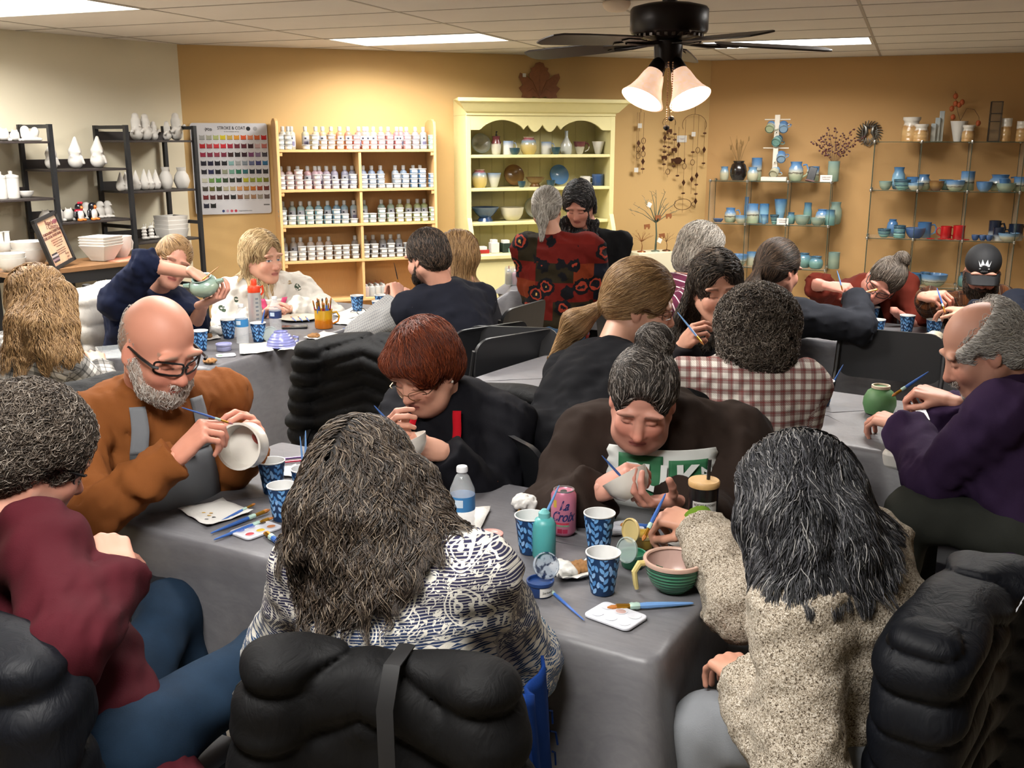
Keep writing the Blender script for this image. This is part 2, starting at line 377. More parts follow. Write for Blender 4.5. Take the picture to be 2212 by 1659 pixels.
for i in range(5):
 a=math.radians(3+72*i);R=rotz(a)@euler(math.radians(11),math.radians(2.5),0)
 prof=[(.2,-.055),(.3,-.064),(.5,-.07),(.62,-.068),(.655,-.05),(.665,-.02),(.665,.02),(.655,.05),(.62,.068),(.5,.07),(.3,.064),(.2,.055)]
 bl=MB().prism(prof,-.003,.004).obj('blade',BL_,fan,bevel=.002);place(bl,(0,0,zbl),R)
 ir=MB().prism([(.06,-.022),(.13,-.018),(.2,-.04),(.27,-.045),(.285,-.02),(.25,0),(.285,.02),(.27,.045),(.2,.04),(.13,.018),(.06,.022)],-.008,-.004).tube([(.06,0,-.004),(.16,0,-.012),(.24,0,-.008)],.008,6).obj('blade_iron',BZ,bl)
zs=zb_-.01
MB().lathe([(.055,zs),(.058,zs-.03),(.055,zs-.085),(.035,zs-.1),(0,zs-.105)],32,caps=False).obj('switch_housing',BZ,fan)
def shade_mat(t):
 v=t.tex('Object');n=t.noise(v,40,4,.6,1.0);t.col(t.mix(n,lin('d8a890'),lin('f0e2d2')));t.set(t.b.inputs['Emission Color'],t.mix(n,lin('e09a70'),lin('ffe6cc')))
SHM=M('alabaster_glass',rough=.3,emit=.9,f=shade_mat);BULB=M('lit_bulb','fff2e0',.4,emit=9,ecol=(1,.86,.7))
for i in range(4):
 a=math.radians(215+90*i);d=np.array([math.cos(a),math.sin(a),0]);ax_=nrm(d*.62+np.array([0,0,-1.]));x_=nrm(np.cross(ax_,[0,0,1]));Rm=frame(x_,np.cross(ax_,x_),ax_);o0=np.array([0,0,zs-.075])+d*.04
 MB().at(o0,Rm).lathe([(.012,-.01),(.028,.012),(.034,.05),(.032,.06)],20).obj('socket_cup',BZ,fan)
 sh=MB().at(o0,Rm).lathe([(.03,.045),(.042,.075),(.052,.115),(.066,.15),(.084,.178),(.086,.182),(.081,.179),(.063,.149),(.049,.115),(.039,.075),(.028,.048)],28,caps=False).obj('glass_shade',SHM,fan)
 MB().at(o0+ax_*.105,Rm).ball((0,0,0),.026,10,sc=(1,1,1.4)).obj('bulb',BULB,sh)
 L_=bpy.data.lights.new('bulb_light','POINT');L_.energy=FAN_W;L_.color=(1,.84,.66);L_.shadow_soft_size=.04;lo=bpy.data.objects.new('bulb_light',L_);COL.objects.link(lo);lo.parent=fan;lo.location=o0+ax_*.17
for k,(px,pe) in enumerate(((1438,272),(1448,252))):
 e=U(px,pe,4.08)-fx*[1,1,0];e[2]=U(px,pe,4.08)[2];m=MB();z0=zs-.09;nb_=int((z0-e[2])/.009)
 for j in range(nb_):m.ball((e[0],e[1]-.02,z0-j*.009),.0033,4)
 c=m.obj('pull_chain',M('brass_beads','b08a6a',.3,.8),fan);MB().lathe([(.003,0),(.012,-.006),(.013,-.014),(.004,-.022)],12).obj('chain_pull',BZ,c,loc=(e[0],e[1]-.02,e[2]+.004))
 # ---------------------------------------------------------------- yellow hutch on the back wall
BWL=lambda px,py,off:hit(px,py,LC+BN*off,BN)
RB=frame([BD[0],BD[1],0],[-BN[0],-BN[1],0],[0,0,1.])
YEL=M('butter_paint','e0d69c',.5,f=grain(.05,12,.04))
l0=BWL(1008,400,.34);r0=BWL(1326,400,.34);HO=l0-np.array([*(BN*.34),0]);HO[2]=0;HW=np.linalg.norm((r0-l0)[:2])
hu=thing('yellow_hutch','butter yellow hutch with scalloped top and open shelves of pottery','hutch',HO,RB)
hz=lambda py,off=.34,px=1150:BWL(px,py,off)[2]
zc_,zs1,zs2,zs3,zcn=hz(250),hz(334),hz(405),hz(478),hz(547,.46)
MB().box((0,-.02,zcn),(HW,-.002,zc_+.02)).obj('back_panel',YEL,hu,smooth=0)
for x in range(1,12):MB().box((HW*x/12-.003,-.024,zcn),(HW*x/12+.003,-.02,zc_)).obj('bead_strip',YEL,hu,smooth=0)
for s in (0,1):
 prof=[(-.02,zcn),(-.44,zcn),(-.43,zcn+.08),(-.39,zcn+.2),(-.345,zcn+.3),(-.34,zs3),(-.34,zc_),(-.02,zc_)]
 MB().prism(prof,(HW-.04)*s,(HW-.04)*s+.04,0).obj('side_panel',YEL,hu,bevel=.004)
for z in (zs1,zs2,zs3):MB().box((.03,-.335,z-.026),(HW-.03,-.02,z)).obj('shelf',YEL,hu,bevel=.004)
cr=[(-.35,zc_),(-.35,zc_+.02),(-.37,zc_+.03),(-.43,zc_+.1),(-.45,zc_+.105),(-.45,zc_+.135),(0,zc_+.135),(0,zc_)]
m=MB();xo=[0 if y>-.36 else -(abs(y)-.35) for y,z in cr];n=len(cr)
m.add([(-xx*-1 if False else xx,y,z) for xx,(y,z) in zip(xo,cr)]+[(HW-xx,y,z) for xx,(y,z) in zip(xo,cr)],[tuple(range(n))[::-1],tuple(range(n,2*n))]+[(i,(i+1)%n,n+(i+1)%n,n+i) for i in range(n)])
m.obj('cornice',YEL,hu,smooth=0,bevel=.004)
va=[(0,zc_+.01)];H2=HW
def vz(u):
 u=abs(u-.5)*2
 if u>.82:return .115
 if u>.25:k=(u-.25)/.57;return .11-.075*math.sin(math.pi*min(1,k*1.02))**.7
 if u>.2:return .07+.04*(u-.2)/.05
 return .13-.075*abs(math.sin((u-.02)/.2*math.pi))**.8*(1 if u>.03 else .3) if False else .13-.06*(1-abs(math.sin(u/.2*math.pi)))
n=72;V=[];F_=[]
for y in (-.338,-.318):
 for i in range(n+1):u=i/n;V+=[(u*H2,y,zc_+.005),(u*H2,y,zc_-vz(u))]
for k in (0,2*(n+1)):
 for i in range(n):F_.append((k+2*i,k+2*i+1,k+2*i+3,k+2*i+2))
for i in range(n):F_.append((2*i+1,2*n+3+2*i,2*n+5+2*i,2*i+3))
MB().add(V,F_).obj('scalloped_valance',YEL,hu,smooth=0)
MB().box((-.045,-.49,zcn-.035),(HW+.045,0,zcn)).obj('counter',YEL,hu,bevel=.006)
zb0=.0
MB().box((0,-.45,.06),(HW,-.002,zcn-.035)).obj('base_cabinet',YEL,hu,bevel=.004)
MB().box((.02,-.42,0),(HW-.02,-.03,.06)).obj('plinth',M('hutch_plinth','b59a66',.6),hu,smooth=0)
for i in range(3):
 d=MB().box((HW*i/3+.02,-.465,.1),(HW*(i+1)/3-.02,-.45,zcn-.06)).obj('door',YEL,hu,bevel=.004)
 MB().ball((HW*i/3+(.06 if i else HW/3-.06),-.475,.5),.014,6).obj('knob',M('brass_knob','9a7a40',.3,.8),d)
HUT=dict(o=HO,R=RB,W=HW,z=(zs1,zs2,zs3,zcn))
# ---------------------------------------------------------------- pine paint rack
PINE=M('pine_wood','dcaf76',.5,f=grain(.14,7,.06,.001,(3,30,30)))
l0=BWL(601,400,.26);r0=BWL(944,400,.26);PO=l0-np.array([*(BN*.26),0]);PO[2]=0;PW=np.linalg.norm((r0-l0)[:2])
pr_=thing('paint_rack','pine shelf rack lined with paint bottles and jars','shelf',PO,RB)
pz=[BWL(770,y,.26)[2] for y in (323,408,483,560,645)];ptop=BWL(600,255,.26)[2]
for s in (0,1):
 MB().prism([(-.003,.0),(-.26,.0),(-.26,ptop-.05),(-.245,ptop-.02),(-.2,ptop),(-.1,ptop),(-.03,ptop-.02),(-.003,ptop-.06)],(PW-.022)*s,(PW-.022)*s+.022,0).obj('side_panel',PINE,pr_,bevel=.003)
for z in pz:MB().box((.02,-.255,z-.02),(PW-.02,-.003,z)).obj('shelf',PINE,pr_,bevel=.002)
MB().box((.02,-.012,.05),(PW-.02,-.002,pz[0])).obj('back_panel',M('pine_back','c99a62',.6,f=grain(.1,6,.04,.001,(30,3,3))),pr_,smooth=0)
for a,b in zip(pz[1:],pz):MB().box((PW*.508-.011,-.25,a),(PW*.508+.011,-.012,b-.02)).obj('divider',PINE,pr_,bevel=.002)
for z in pz[:4]:
 for s in (0,1):MB().box((.02 if not s else PW-.045,-.25,z-.05),(.045 if not s else PW-.02,-.225,z-.02)).obj('bracket',PINE,pr_,bevel=.003)
 # ---------------------------------------------------------------- black ladder rack on the cream wall
WLL=lambda px,py,off:hit(px,py,LC+LN*off,LN);LU=-LD
RLk=frame([LU[0],LU[1],0],[-LN[0],-LN[1],0],[0,0,1.])
def s_l(px,py,off):q=WLL(px,py,off);return (q[:2]-LC)@LU,q[2]
BKM=M('black_rack_metal','17181b',.45);DWD=M('dark_shelf_board','2b2422',.5,f=grain(.2,8,.06,.001,(3,30,30)))
rk=thing('ladder_rack','black metal ladder rack with stepped shelves of unpainted pottery','rack',(LC[0],LC[1],0),RLk)
DP=.36;ztop=s_l(271,270,.05+DP)[1]
fr_=[s_l(x,300,.05+DP)[0] for x in (-60,109,273,420)]
for s in fr_:
 for y in (-.05,-.05-DP):MB().box((s-.014,y-.014,0),(s+.014,y+.014,ztop)).obj('post',BKM,rk,smooth=0)
 for z in (ztop-.014,ztop*.62,ztop*.36,.12):MB().box((s-.012,-.05-DP,z-.012),(s+.012,-.05,z+.012)).obj('rung',BKM,rk,smooth=0)
RS={}
def rshelf(k,i,py,px):
 z=s_l(px,py,.05+DP)[1];MB().box((fr_[i]+.0,-.05-DP,z-.014),(fr_[i+1],-.05,z)).obj('shelf',DWD,rk,bevel=.002);MB().box((fr_[i],-.06,z),(fr_[i+1],-.05,z+.06)).obj('back_rail',DWD,rk,smooth=0);RS[k]=z
for a in (('a1',0,305,60),('a2',0,430,60),('b1',1,365,190),('b2',1,478,190),('c1',2,303,350),('c2',2,411,350),('c3',2,520,350),('b3',1,600,190),('a3',0,560,60),('c4',2,640,350)):rshelf(*a)
# wooden topped console in front of the rack
CDP=.42;c0=.05+DP+.06
czt=.96;q0=UZ(200,573,czt);off_=(q0[:2]-LC)@LN;CE=(UZ(322,552,czt)[:2]-LC)@LU
co=thing('console_table','black framed console with a brown wood top holding white bowls','table',(LC[0],LC[1],0),RLk)
MB().box((fr_[0]-.1,-off_,czt-.03),(CE,-(off_-CDP),czt)).obj('top',M('brown_board','7d5a3a',.45,f=grain(.25,7,.06,.001,(3,30,30))),co,bevel=.003)
MB().box((fr_[0]-.08,-off_+.01,czt-.1),(CE-.02,-off_+.035,czt-.03)).box((fr_[0]-.08,-(off_-CDP)-.035,czt-.1),(CE-.02,-(off_-CDP)-.01,czt-.03)).box((CE-.045,-off_+.01,czt-.1),(CE-.02,-(off_-CDP)-.01,czt-.03)).obj('apron',BKM,co,smooth=0)
for x in (CE-.07,fr_[1],fr_[0]):
 for y in (-off_+.035,-(off_-CDP)-.035):MB().box((x-.018,y-.018,0),(x+.018,y+.018,czt-.1)).obj('leg',BKM,co,smooth=0)
MB().box((fr_[0]-.08,-off_+.02,.3),(CE-.04,-(off_-CDP)-.02,.325)).obj('lower_shelf',DWD,co,smooth=0)
CON=dict(o=np.array([LC[0],LC[1],0.]),R=RLk,off=off_,z=czt,s1=CE)
# ---------------------------------------------------------------- glass cube displays on the ochre wall
WRL=lambda px,py,off:hit(px,py,RC+RN*off,RN)
RRt=frame([RD[0],RD[1],0],[-RN[0],-RN[1],0],[0,0,1.])
GLM=M('clear_glass','dcece6',.03,alpha=.12);GED=M('glass_edge','31463f',.2);CHR=M('chrome_clip','b8b8b4',.25,.9)
GD=.34
def s_r(px,py,off):q=WRL(px,py,off);return (q[:2]-RC)@RD,q[2]
def glass_unit(name,label,pxs,pys,px0,nrow):
 of=.03+GD;ss=[s_r(x,pys[0],of)[0] for x in pxs];zz=[s_r(px0,y,of)[1] for y in pys];dz=zz[-2]-zz[-1]
 while zz[-1]-dz>.05:zz.append(zz[-1]-dz)
 t=thing(name,label,'display shelf',(RC[0],RC[1],0),RRt)
 for z in zz:
  for a,b in zip(ss,ss[1:]):
   g=MB().box((a+.004,-of,z-.005),(b-.004,-.03,z)).obj('glass_shelf',GLM,t,smooth=0)
   MB().box((a+.004,-of-.0012,z-.005),(b-.004,-of,z)).obj('glass_edge',GED,g,smooth=0)
 for a,b in zip(zz[1:]+[0.0],zz):
  for s in ss:
   g=MB().box((s-.0025,-of,a+.004),(s+.0025,-.03,b-.009)).obj('glass_partition',GLM,t,smooth=0)
   MB().box((s-.0025,-of-.0012,a+.004),(s+.0025,-of,b-.009)).obj('glass_edge',GED,g,smooth=0);MB().box((s-.0025,-.03,a+.004),(s+.0025,-.0288,b-.009)).obj('glass_edge',GED,g,smooth=0)
 m=MB()
 for z in zz:
  for s in ss:
   for y in (-of,-.03):m.at((s,y,z-.002)).lathe([(.012,-.012),(.014,0),(.012,.012)],8)
 for j,z in enumerate(zz):
  for s in ss:
   for y in (-of,-.03):MB().at((s,y,z-.002)).lathe([(.011,-.012),(.014,0),(.011,.012)],8).obj('clip',CHR,t)
 return dict(o=np.array([RC[0],RC[1],0.]),R=RRt,z=zz,s=ss,of=of)
GU1=glass_unit('glass_display','glass cube display shelf by the wall corner with the mug tree',(1534,1614,1703,1796),(392,486,580),1680,4)
GU2=glass_unit('glass_display','taller glass cube display shelf behind the capped man',(1890,1992,2101,2216),(306,413,519),2040,4)
# ================================================================ smooth solids (people, clothes, coats)
def smin(a,b,k):
 h=np.clip(.5+.5*(b-a)/k,0,1);return b+(a-b)*h-k*h*(1-h)
TR=.09
class Pr:
 def __init__(s,a,b,ra,rb,k=.03,op=1,e=None,cut=None,dis=None):
  s.a=np.asarray(a,'f4');s.b=np.asarray(b,'f4');s.ra=np.broadcast_to(np.asarray(ra,'f4'),(2,));s.rb=np.broadcast_to(np.asarray(rb,'f4'),(2,))
  s.k=k;s.op=op;s.cut=cut;s.dis=dis;s.e=None if e is None else np.asarray(nrm(e),'f4')
  r=max(s.ra.max(),s.rb.max())+TR+k;s.lo=np.minimum(s.a,s.b)-r;s.hi=np.maximum(s.a,s.b)+r
 def f(s,p):
  ba=s.b-s.a;l2=float(ba@ba)+1e-9;pa=p-s.a
  t=np.clip(pa@ba/l2,0,1)[:,None];w=pa-t*ba
  if s.e is None:
   d=np.sqrt(np.einsum('ij,ij->i',w,w))-(s.ra[0]+(s.rb[0]-s.ra[0])*t[:,0])
  else:
   ax=ba/math.sqrt(l2) if l2>1e-6 else np.cross(s.e,[0,1,0] if abs(s.e[1])<.8 else [1,0,0]).astype('f4')
   e2=np.cross(ax,s.e);r=s.ra+(s.rb-s.ra)*t
   rm=r.mean(1);w1=w@s.e/r[:,0];w2=w@e2/r[:,1];w3=w@ax/rm
   k0=np.sqrt(w1*w1+w2*w2+w3*w3)+1e-6;k1=np.sqrt((w1/r[:,0])**2+(w2/r[:,1])**2+(w3/rm)**2)+1e-6
   d=k0*(k0-1)/k1
  if s.dis is not None:d=d+s.dis(p)
  if s.cut is not None:d=np.maximum(d,(p-s.cut[0])@s.cut[1])
  return d.astype('f4')
class El(Pr):
 def __init__(s,c,r,R=None,k=.02,op=1,dis=None):
  s.c=np.asarray(c,'f4');s.r=np.broadcast_to(np.asarray(r,'f4'),(3,));s.R=np.eye(3,dtype='f4') if R is None else np.asarray(R,'f4');s.k=k;s.op=op;s.dis=dis;s.cut=None
  q=s.r.max()+TR+k;s.lo=s.c-q;s.hi=s.c+q
 def f(s,p):
  q=(p-s.c)@s.R;k0=np.sqrt(((q/s.r)**2).sum(1))+1e-6;k1=np.sqrt(((q/s.r**2)**2).sum(1))+1e-6
  d=k0*(k0-1)/k1
  return d if s.dis is None else d+s.dis(p)
class Bx(Pr):
 def __init__(s,c,h,rad,R=None,k=.02,op=1,dis=None):
  s.c=np.asarray(c,'f4');s.h=np.asarray(h,'f4');s.rad=rad;s.R=np.eye(3,dtype='f4') if R is None else np.asarray(R,'f4');s.k=k;s.op=op;s.dis=dis;s.cut=None
  q=float(np.linalg.norm(s.h))+TR+k;s.lo=s.c-q;s.hi=s.c+q
 def f(s,p):
  q=np.abs((p-s.c)@s.R)-(s.h-s.rad)
  d=np.sqrt((np.maximum(q,0)**2).sum(1))+np.minimum(q.max(1),0)-s.rad
  return d if s.dis is None else d+s.dis(p)
def sdf(prims,P,mr=TR,cen=None,blk=64,half=0):
 P=np.asarray(P,'f4');d=np.full(len(P),mr,'f4');sh=TR-mr;B=P if cen is None else cen
 X,Y,Z=(np.ascontiguousarray(B[:,i]) for i in range(3));ar=np.arange(blk)
 for pr in prims:
  lo,hi=pr.lo+sh-half,pr.hi-sh+half
  m=np.nonzero((X>lo[0])&(X<hi[0])&(Y>lo[1])&(Y<hi[1])&(Z>lo[2])&(Z<hi[2]))[0]
  if cen is not None:m=(m[:,None]*blk+ar).ravel()
  if not len(m):continue
  v=pr.f(P[m]);o=d[m]
  d[m]=smin(o,v,pr.k) if pr.op>0 else -smin(-o,v,pr.k)
 return d
def sines(seed,amp,wl,n=5):
 r=np.random.default_rng(seed);K=r.normal(size=(n,3));K=K/np.linalg.norm(K,axis=1)[:,None]*(2*math.pi/(wl*r.uniform(.7,1.5,(n,1))));ph=r.uniform(0,6.28,n)
 K=K.astype('f4');A=amp/math.sqrt(n)
 def f(p):
  q=p@K.T+ph;q[:,1:]+=.8*np.sin(q[:,:-1]*.6);return A*np.sin(q).sum(1).astype('f4')
 return f
OFF=np.array([[i,j,k] for i in (0,1) for j in (0,1) for k in (0,1)])
EDG=[(a,b) for a in range(8) for b in range(a+1,8) if np.abs(OFF[a]-OFF[b]).sum()==1]
def solid(prims,h,disp=None,clip=None):
 lo=np.min([p.lo for p in prims if p.op>0],0)+TR-3*h;hi=np.max([p.hi for p in prims if p.op>0],0)-TR+3*h
 if clip is not None:lo=np.maximum(lo,clip[0]);hi=np.minimum(hi,clip[1])
 s=4;n=(np.ceil((hi-lo)/(h*s)).astype(int)+1)
 ax=[lo[i]+h*s*np.arange(n[i]) for i in range(3)]
 G=np.stack(np.meshgrid(*ax,indexing='ij'),-1).reshape(-1,3).astype('f4')+h*(s-1)/2
 f=(lambda p:sdf(prims,p)+disp(p)) if disp is not None else (lambda p:sdf(prims,p))
 dc=f(G);act=np.nonzero(np.abs(dc)<h*s*1.15+.004)[0]
 N=n*s;D=np.repeat(np.repeat(np.repeat(dc.reshape(n),s,0),s,1),s,2)
 ci=np.stack(np.unravel_index(act,n),-1)*s
 o=np.stack(np.meshgrid(*[np.arange(s)]*3,indexing='ij'),-1).reshape(-1,3)
 I=(ci[:,None]+o[None]).reshape(-1,3);P=(lo+I*h).astype('f4')
 fv=sdf(prims,P,min(TR,h*s*1.3+.008),G[act],s**3,h*s/2)
 D[I[:,0],I[:,1],I[:,2]]=fv+disp(P) if disp is not None else fv
 sg=D<0;c=np.zeros(N-1,'i1')
 for q in OFF:c+=sg[q[0]:N[0]-1+q[0],q[1]:N[1]-1+q[1],q[2]:N[2]-1+q[2]]
 A=np.argwhere((c>0)&(c<8));V8=np.stack([D[A[:,0]+q[0],A[:,1]+q[1],A[:,2]+q[2]] for q in OFF],1)
 acc=np.zeros((len(A),3));cnt=np.zeros(len(A))
 for a,b in EDG:
  va,vb=V8[:,a],V8[:,b];m=(va<0)!=(vb<0);t=np.where(m,va/np.where(m,va-vb,1),0)
  acc+=np.where(m[:,None],OFF[a]+t[:,None]*(OFF[b]-OFF[a]),0);cnt+=m
 X=lo+h*(A+acc/cnt[:,None]);idx=-np.ones(N-1,'i4');idx[A[:,0],A[:,1],A[:,2]]=np.arange(len(A))
 Q=[]
 for x in range(3):
  y,z=(x+1)%3,(x+2)%3
  sa=[slice(None)]*3;sb=[slice(None)]*3;sa[x]=slice(0,-1);sb[x]=slice(1,None)
  E=np.argwhere(sg[tuple(sa)]!=sg[tuple(sb)]);E=E[(E[:,y]>0)&(E[:,z]>0)&(E[:,y]<N[y]-1)&(E[:,z]<N[z]-1)]
  q=[]
  for dy,dz in ((0,0),(1,0),(1,1),(0,1)):
   e=E.copy();e[:,y]-=dy;e[:,z]-=dz;q.append(idx[e[:,0],e[:,1],e[:,2]])
  q=np.stack(q,1);fl=sg[E[:,0],E[:,1],E[:,2]];q[~fl]=q[~fl][:,::-1];Q.append(q)
 Q=np.concatenate(Q);return X,Q[(Q>=0).all(1)]
def qmesh(name,V,Q,attrs=None):
 me=bpy.data.meshes.new(name);nv,nq=len(V),len(Q)
 me.vertices.add(nv);me.vertices.foreach_set('co',np.asarray(V,'f4').ravel());me.loops.add(nq*4);me.loops.foreach_set('vertex_index',np.asarray(Q,'i4').ravel())
 me.polygons.add(nq);me.polygons.foreach_set('loop_start',np.arange(nq,dtype='i4')*4);me.polygons.foreach_set('use_smooth',np.ones(nq,bool))
 for k,a in (attrs or {}).items():
  if a.shape[1]==4:me.attributes.new(k,'FLOAT_COLOR','POINT').data.foreach_set('color',np.asarray(a,'f4').ravel())
  else:me.attributes.new(k,'FLOAT_VECTOR','POINT').data.foreach_set('vector',np.asarray(a,'f4').ravel())
 me.update(calc_edges=True);return me
def relax(V,Q,it=1):
 for _ in range(it):
  A=np.zeros_like(V);c=np.zeros(len(V))
  for k in range(4):np.add.at(A,Q[:,k],V[Q[:,(k+1)%4]]+V[Q[:,k-1]]);np.add.at(c,Q[:,k],2)
  V=.5*V+.5*A/np.maximum(c,1)[:,None]
 return V
 # ---------------------------------------------------------------- hair strands
def hairmat(name,stops,rough=.45):
 def f(t):t.col(t.ramp(t.n('ShaderNodeHairInfo').outputs['Random'],stops))
 return M(name,rough=rough,f=f,spec=.35)
def curves(name,P,rad,mat,parent):
 n,m=P.shape[:2];h=bpy.data.hair_curves.new(name);h.add_curves([m]*n)
 h.attributes['position'].data.foreach_set('vector',P.astype('f4').ravel())
 r=h.attributes.get('radius') or h.attributes.new('radius','FLOAT','POINT')
 tp=(1-np.linspace(0,1,m)**3*.85)*rad;r.data.foreach_set('value',np.tile(tp,n).astype('f4'))
 h.materials.append(mat);return link(name,h,None,parent)
def grad(prims,p,e=.004):
 d=sdf(prims,p,.045);g=np.stack([sdf(prims,p+np.eye(3,dtype='f4')[i]*e,.045)-d for i in range(3)],1)
 return d,g/(np.linalg.norm(g,axis=1)[:,None]+1e-9)
def strands(prims,roots,flow,L,m,lift=.004,wave=(0,.05),rng=RNG,stick=1.0,fr=0.0):
 n=len(roots);st=L/(m-1)*rng.uniform(.7,1.15,n);off=rng.uniform(.3,1.0,n)*lift
 P=np.zeros((n,m,3));p=roots.copy().astype('f4');d,g=grad(prims,p);p=p-g*(d-off)[:,None];P[:,0]=p
 ph=rng.uniform(0,6.28,n);fq=2*math.pi/(wave[1]*rng.uniform(.7,1.4,n));jit=rng.normal(size=(n,3))*fr
 d=off.copy()
 for i in range(1,m):
  v=flow(p)+jit;near=(d<.03)[:,None];v=np.where(near,v-stick*g*np.sum(v*g,1)[:,None],v)
  v=v/(np.linalg.norm(v,axis=1)[:,None]+1e-9);p=p+(v*st[:,None]).astype('f4')
  d,g2=grad(prims,p);ok=(d<.038)[:,None];g=np.where(ok,g2,g);corr=np.where(d<off,d-off,np.where(d<.03,(d-off)*.5*stick,0));p=(p-g*corr[:,None]).astype('f4');d=d-corr
  sd=np.cross(v,g);sd=sd/(np.linalg.norm(sd,axis=1)[:,None]+1e-9)
  ramp=min(1,i/(m*.35))
  P[:,i]=p+sd*(wave[0]*ramp*np.sin(ph+fq*i*st))[:,None]+g*(.5*wave[0]*ramp*np.cos(ph*2+fq*i*st))[:,None]
 return P
 # ---------------------------------------------------------------- heads
def head_prims(sex='f',wide=1.0,jaw=1.0,nose=1.0,heavy=0.0):
 w=wide;H=[]
 a=H.append
 a(El((0,-.014,.032),(.074*w,.095,.088),k=.02));a(El((0,.018,-.04),(.06*w,.068,.078),k=.03))
 a(El((0,.052,-.045),(.048*w,.04,.06),k=.03))
 for s in (-1,1):
  a(Pr((s*.056*w,.0,-.055),(s*.02*jaw,.066,-.1),.022*jaw,.018*jaw,k=.03))
  a(El((s*.036*w,.064,-.034),(.026,.024,.026),k=.02))
  a(El((s*.036,.083,.024),(.026,.01,.009),k=.018))
  if heavy:a(El((s*.035,.045,-.085),(.035,.03,.03),k=.03))
 a(El((0,.071,-.1),(.02*jaw,.017,.016),k=.025))
 if heavy:a(El((0,.03,-.108),(.05,.045,.022+.015*heavy),k=.03))
 for s in (-1,1):a(El((s*.0315,.097,.001),(.017,.014,.0115),k=.012,op=-1))
 a(Pr((0,.083,.006),(0,.1055+.004*(nose-1),-.034),.0075*nose,.0115*nose,k=.012));a(El((0,.106,-.037),.0115*nose,k=.006))
 for s in (-1,1):a(El((s*.0115*nose,.095,-.0405),(.0085,.009,.0075),k=.006))
 for s in (-1,1):a(El((s*.0315,.0765,-.001),(.0145,.0125,.0125),k=.003))
 a(El((0,.083,-.066),(.026,.012,.018),k=.012))
 a(El((0,.0915,-.0615),(.02,.0075,.0048),k=.004));a(El((0,.0905,-.0715),(.0175,.008,.0058),k=.004))
 a(El((0,.103,-.0665),(.024,.0105,.0013),k=.002,op=-1))
 for s in (-1,1):
  a(El((s*.0765*w,-.008,-.012),(.0065,.018,.031),euler(.15,s*-.3,s*.35),k=.006));a(El((s*.084*w,-.006,-.008),(.004,.01,.018),euler(.15,s*-.3,s*.35),k=.004,op=-1))
 return H
def face_col(L,skin,lips,brow,eyes=None,flush=(.62,.2,.14),fl=.35,stub=None):
 n=len(L);c=np.tile(np.array(lin(skin)[:3]),(n,1));x=np.abs(L[:,0]);y=L[:,1];z=L[:,2]
 def blend(m,col):nonlocal c;m=np.clip(m,0,1)[:,None];c=c*(1-m)+np.array(lin(col)[:3])*m
 g=lambda cx,cy,cz,r:np.exp(-((x-cx)**2+(y-cy)**2+(z-cz)**2)/r**2)
 if fl:blend(fl*(g(.038,.075,-.032,.026)+g(0,.108,-.036,.018)+.7*g(.08,-.005,-.01,.03)),flush)
 fr=y>.06
 if stub:blend(.5*(z<-.045)*(y>0)*np.clip((-.045-z)/.02,0,1),stub)
 lp=1.25-((x/.0225)**2+((z+.0665)/.0105)**2);blend(np.clip(lp*3,0,.85)*(y>.083),lips)
 blend(np.clip(1.3-np.abs(z+.0665)/.0016,0,.75)*(x<.021)*(y>.083),'5a2420')
 ez=z-(.021+.004*np.sin(np.clip((x-.012)/.04,0,1)*3.1));blend(np.clip(1.4-np.abs(ez)/.0042,0,.62)*(x>.013)*(x<.05)*fr,brow)
 el=np.sqrt(((x-.0315)/.0145)**2+((z+.0015)/.0058)**2)
 if eyes:
  blend((el<1)*(y>.07)*1.0,'d8cfc8');ir=np.hypot((L[:,0]-.0315*np.sign(L[:,0])-.004*eyes[1]),z+.001);blend((ir<.0062)*(el<1)*(y>.07),eyes[0]);blend((np.abs(el-1.05)<.2)*(z>-.003)*(y>.07)*.8,'3a2820')
 else:blend(np.clip(1.3-np.abs(z+.0075+.12*np.maximum(0,.012-np.abs(x-.0315))*.3)/.0022,0,.55)*(np.abs(x-.0315)<.0155)*(y>.068),'3a2620')
 return np.concatenate([c,np.ones((n,1))],1)
 # ---------------------------------------------------------------- hands
CURL={'brush':((58,50,20),(62,58,25),(66,66,30),(66,66,30)),'cup':((38,40,22),(40,42,24),(42,42,24),(44,42,22)),'relax':((24,28,16),(28,32,18),(32,34,20),(34,34,20)),'flat':((8,10,6),(8,10,6),(10,10,6),(12,12,6)),'fist':((78,88,45),(80,90,45),(82,90,45),(82,88,45)),'grip':((55,55,30),(58,58,30),(60,58,30),(62,56,28))}
THUMB={'brush':((.5,.7,-.5),(.0,.85,-.5),(-.25,.85,-.45)),'cup':((.75,.45,-.5),(.55,.6,-.6),(.35,.7,-.6)),'relax':((.65,.65,-.35),(.35,.85,-.35),(.2,.9,-.35)),'flat':((.75,.65,-.12),(.55,.83,-.1),(.45,.9,0)),'fist':((.5,.7,-.5),(-.3,.6,-.7),(-.7,.3,-.6)),'grip':((.7,.5,-.5),(.3,.7,-.65),(0,.75,-.65))}
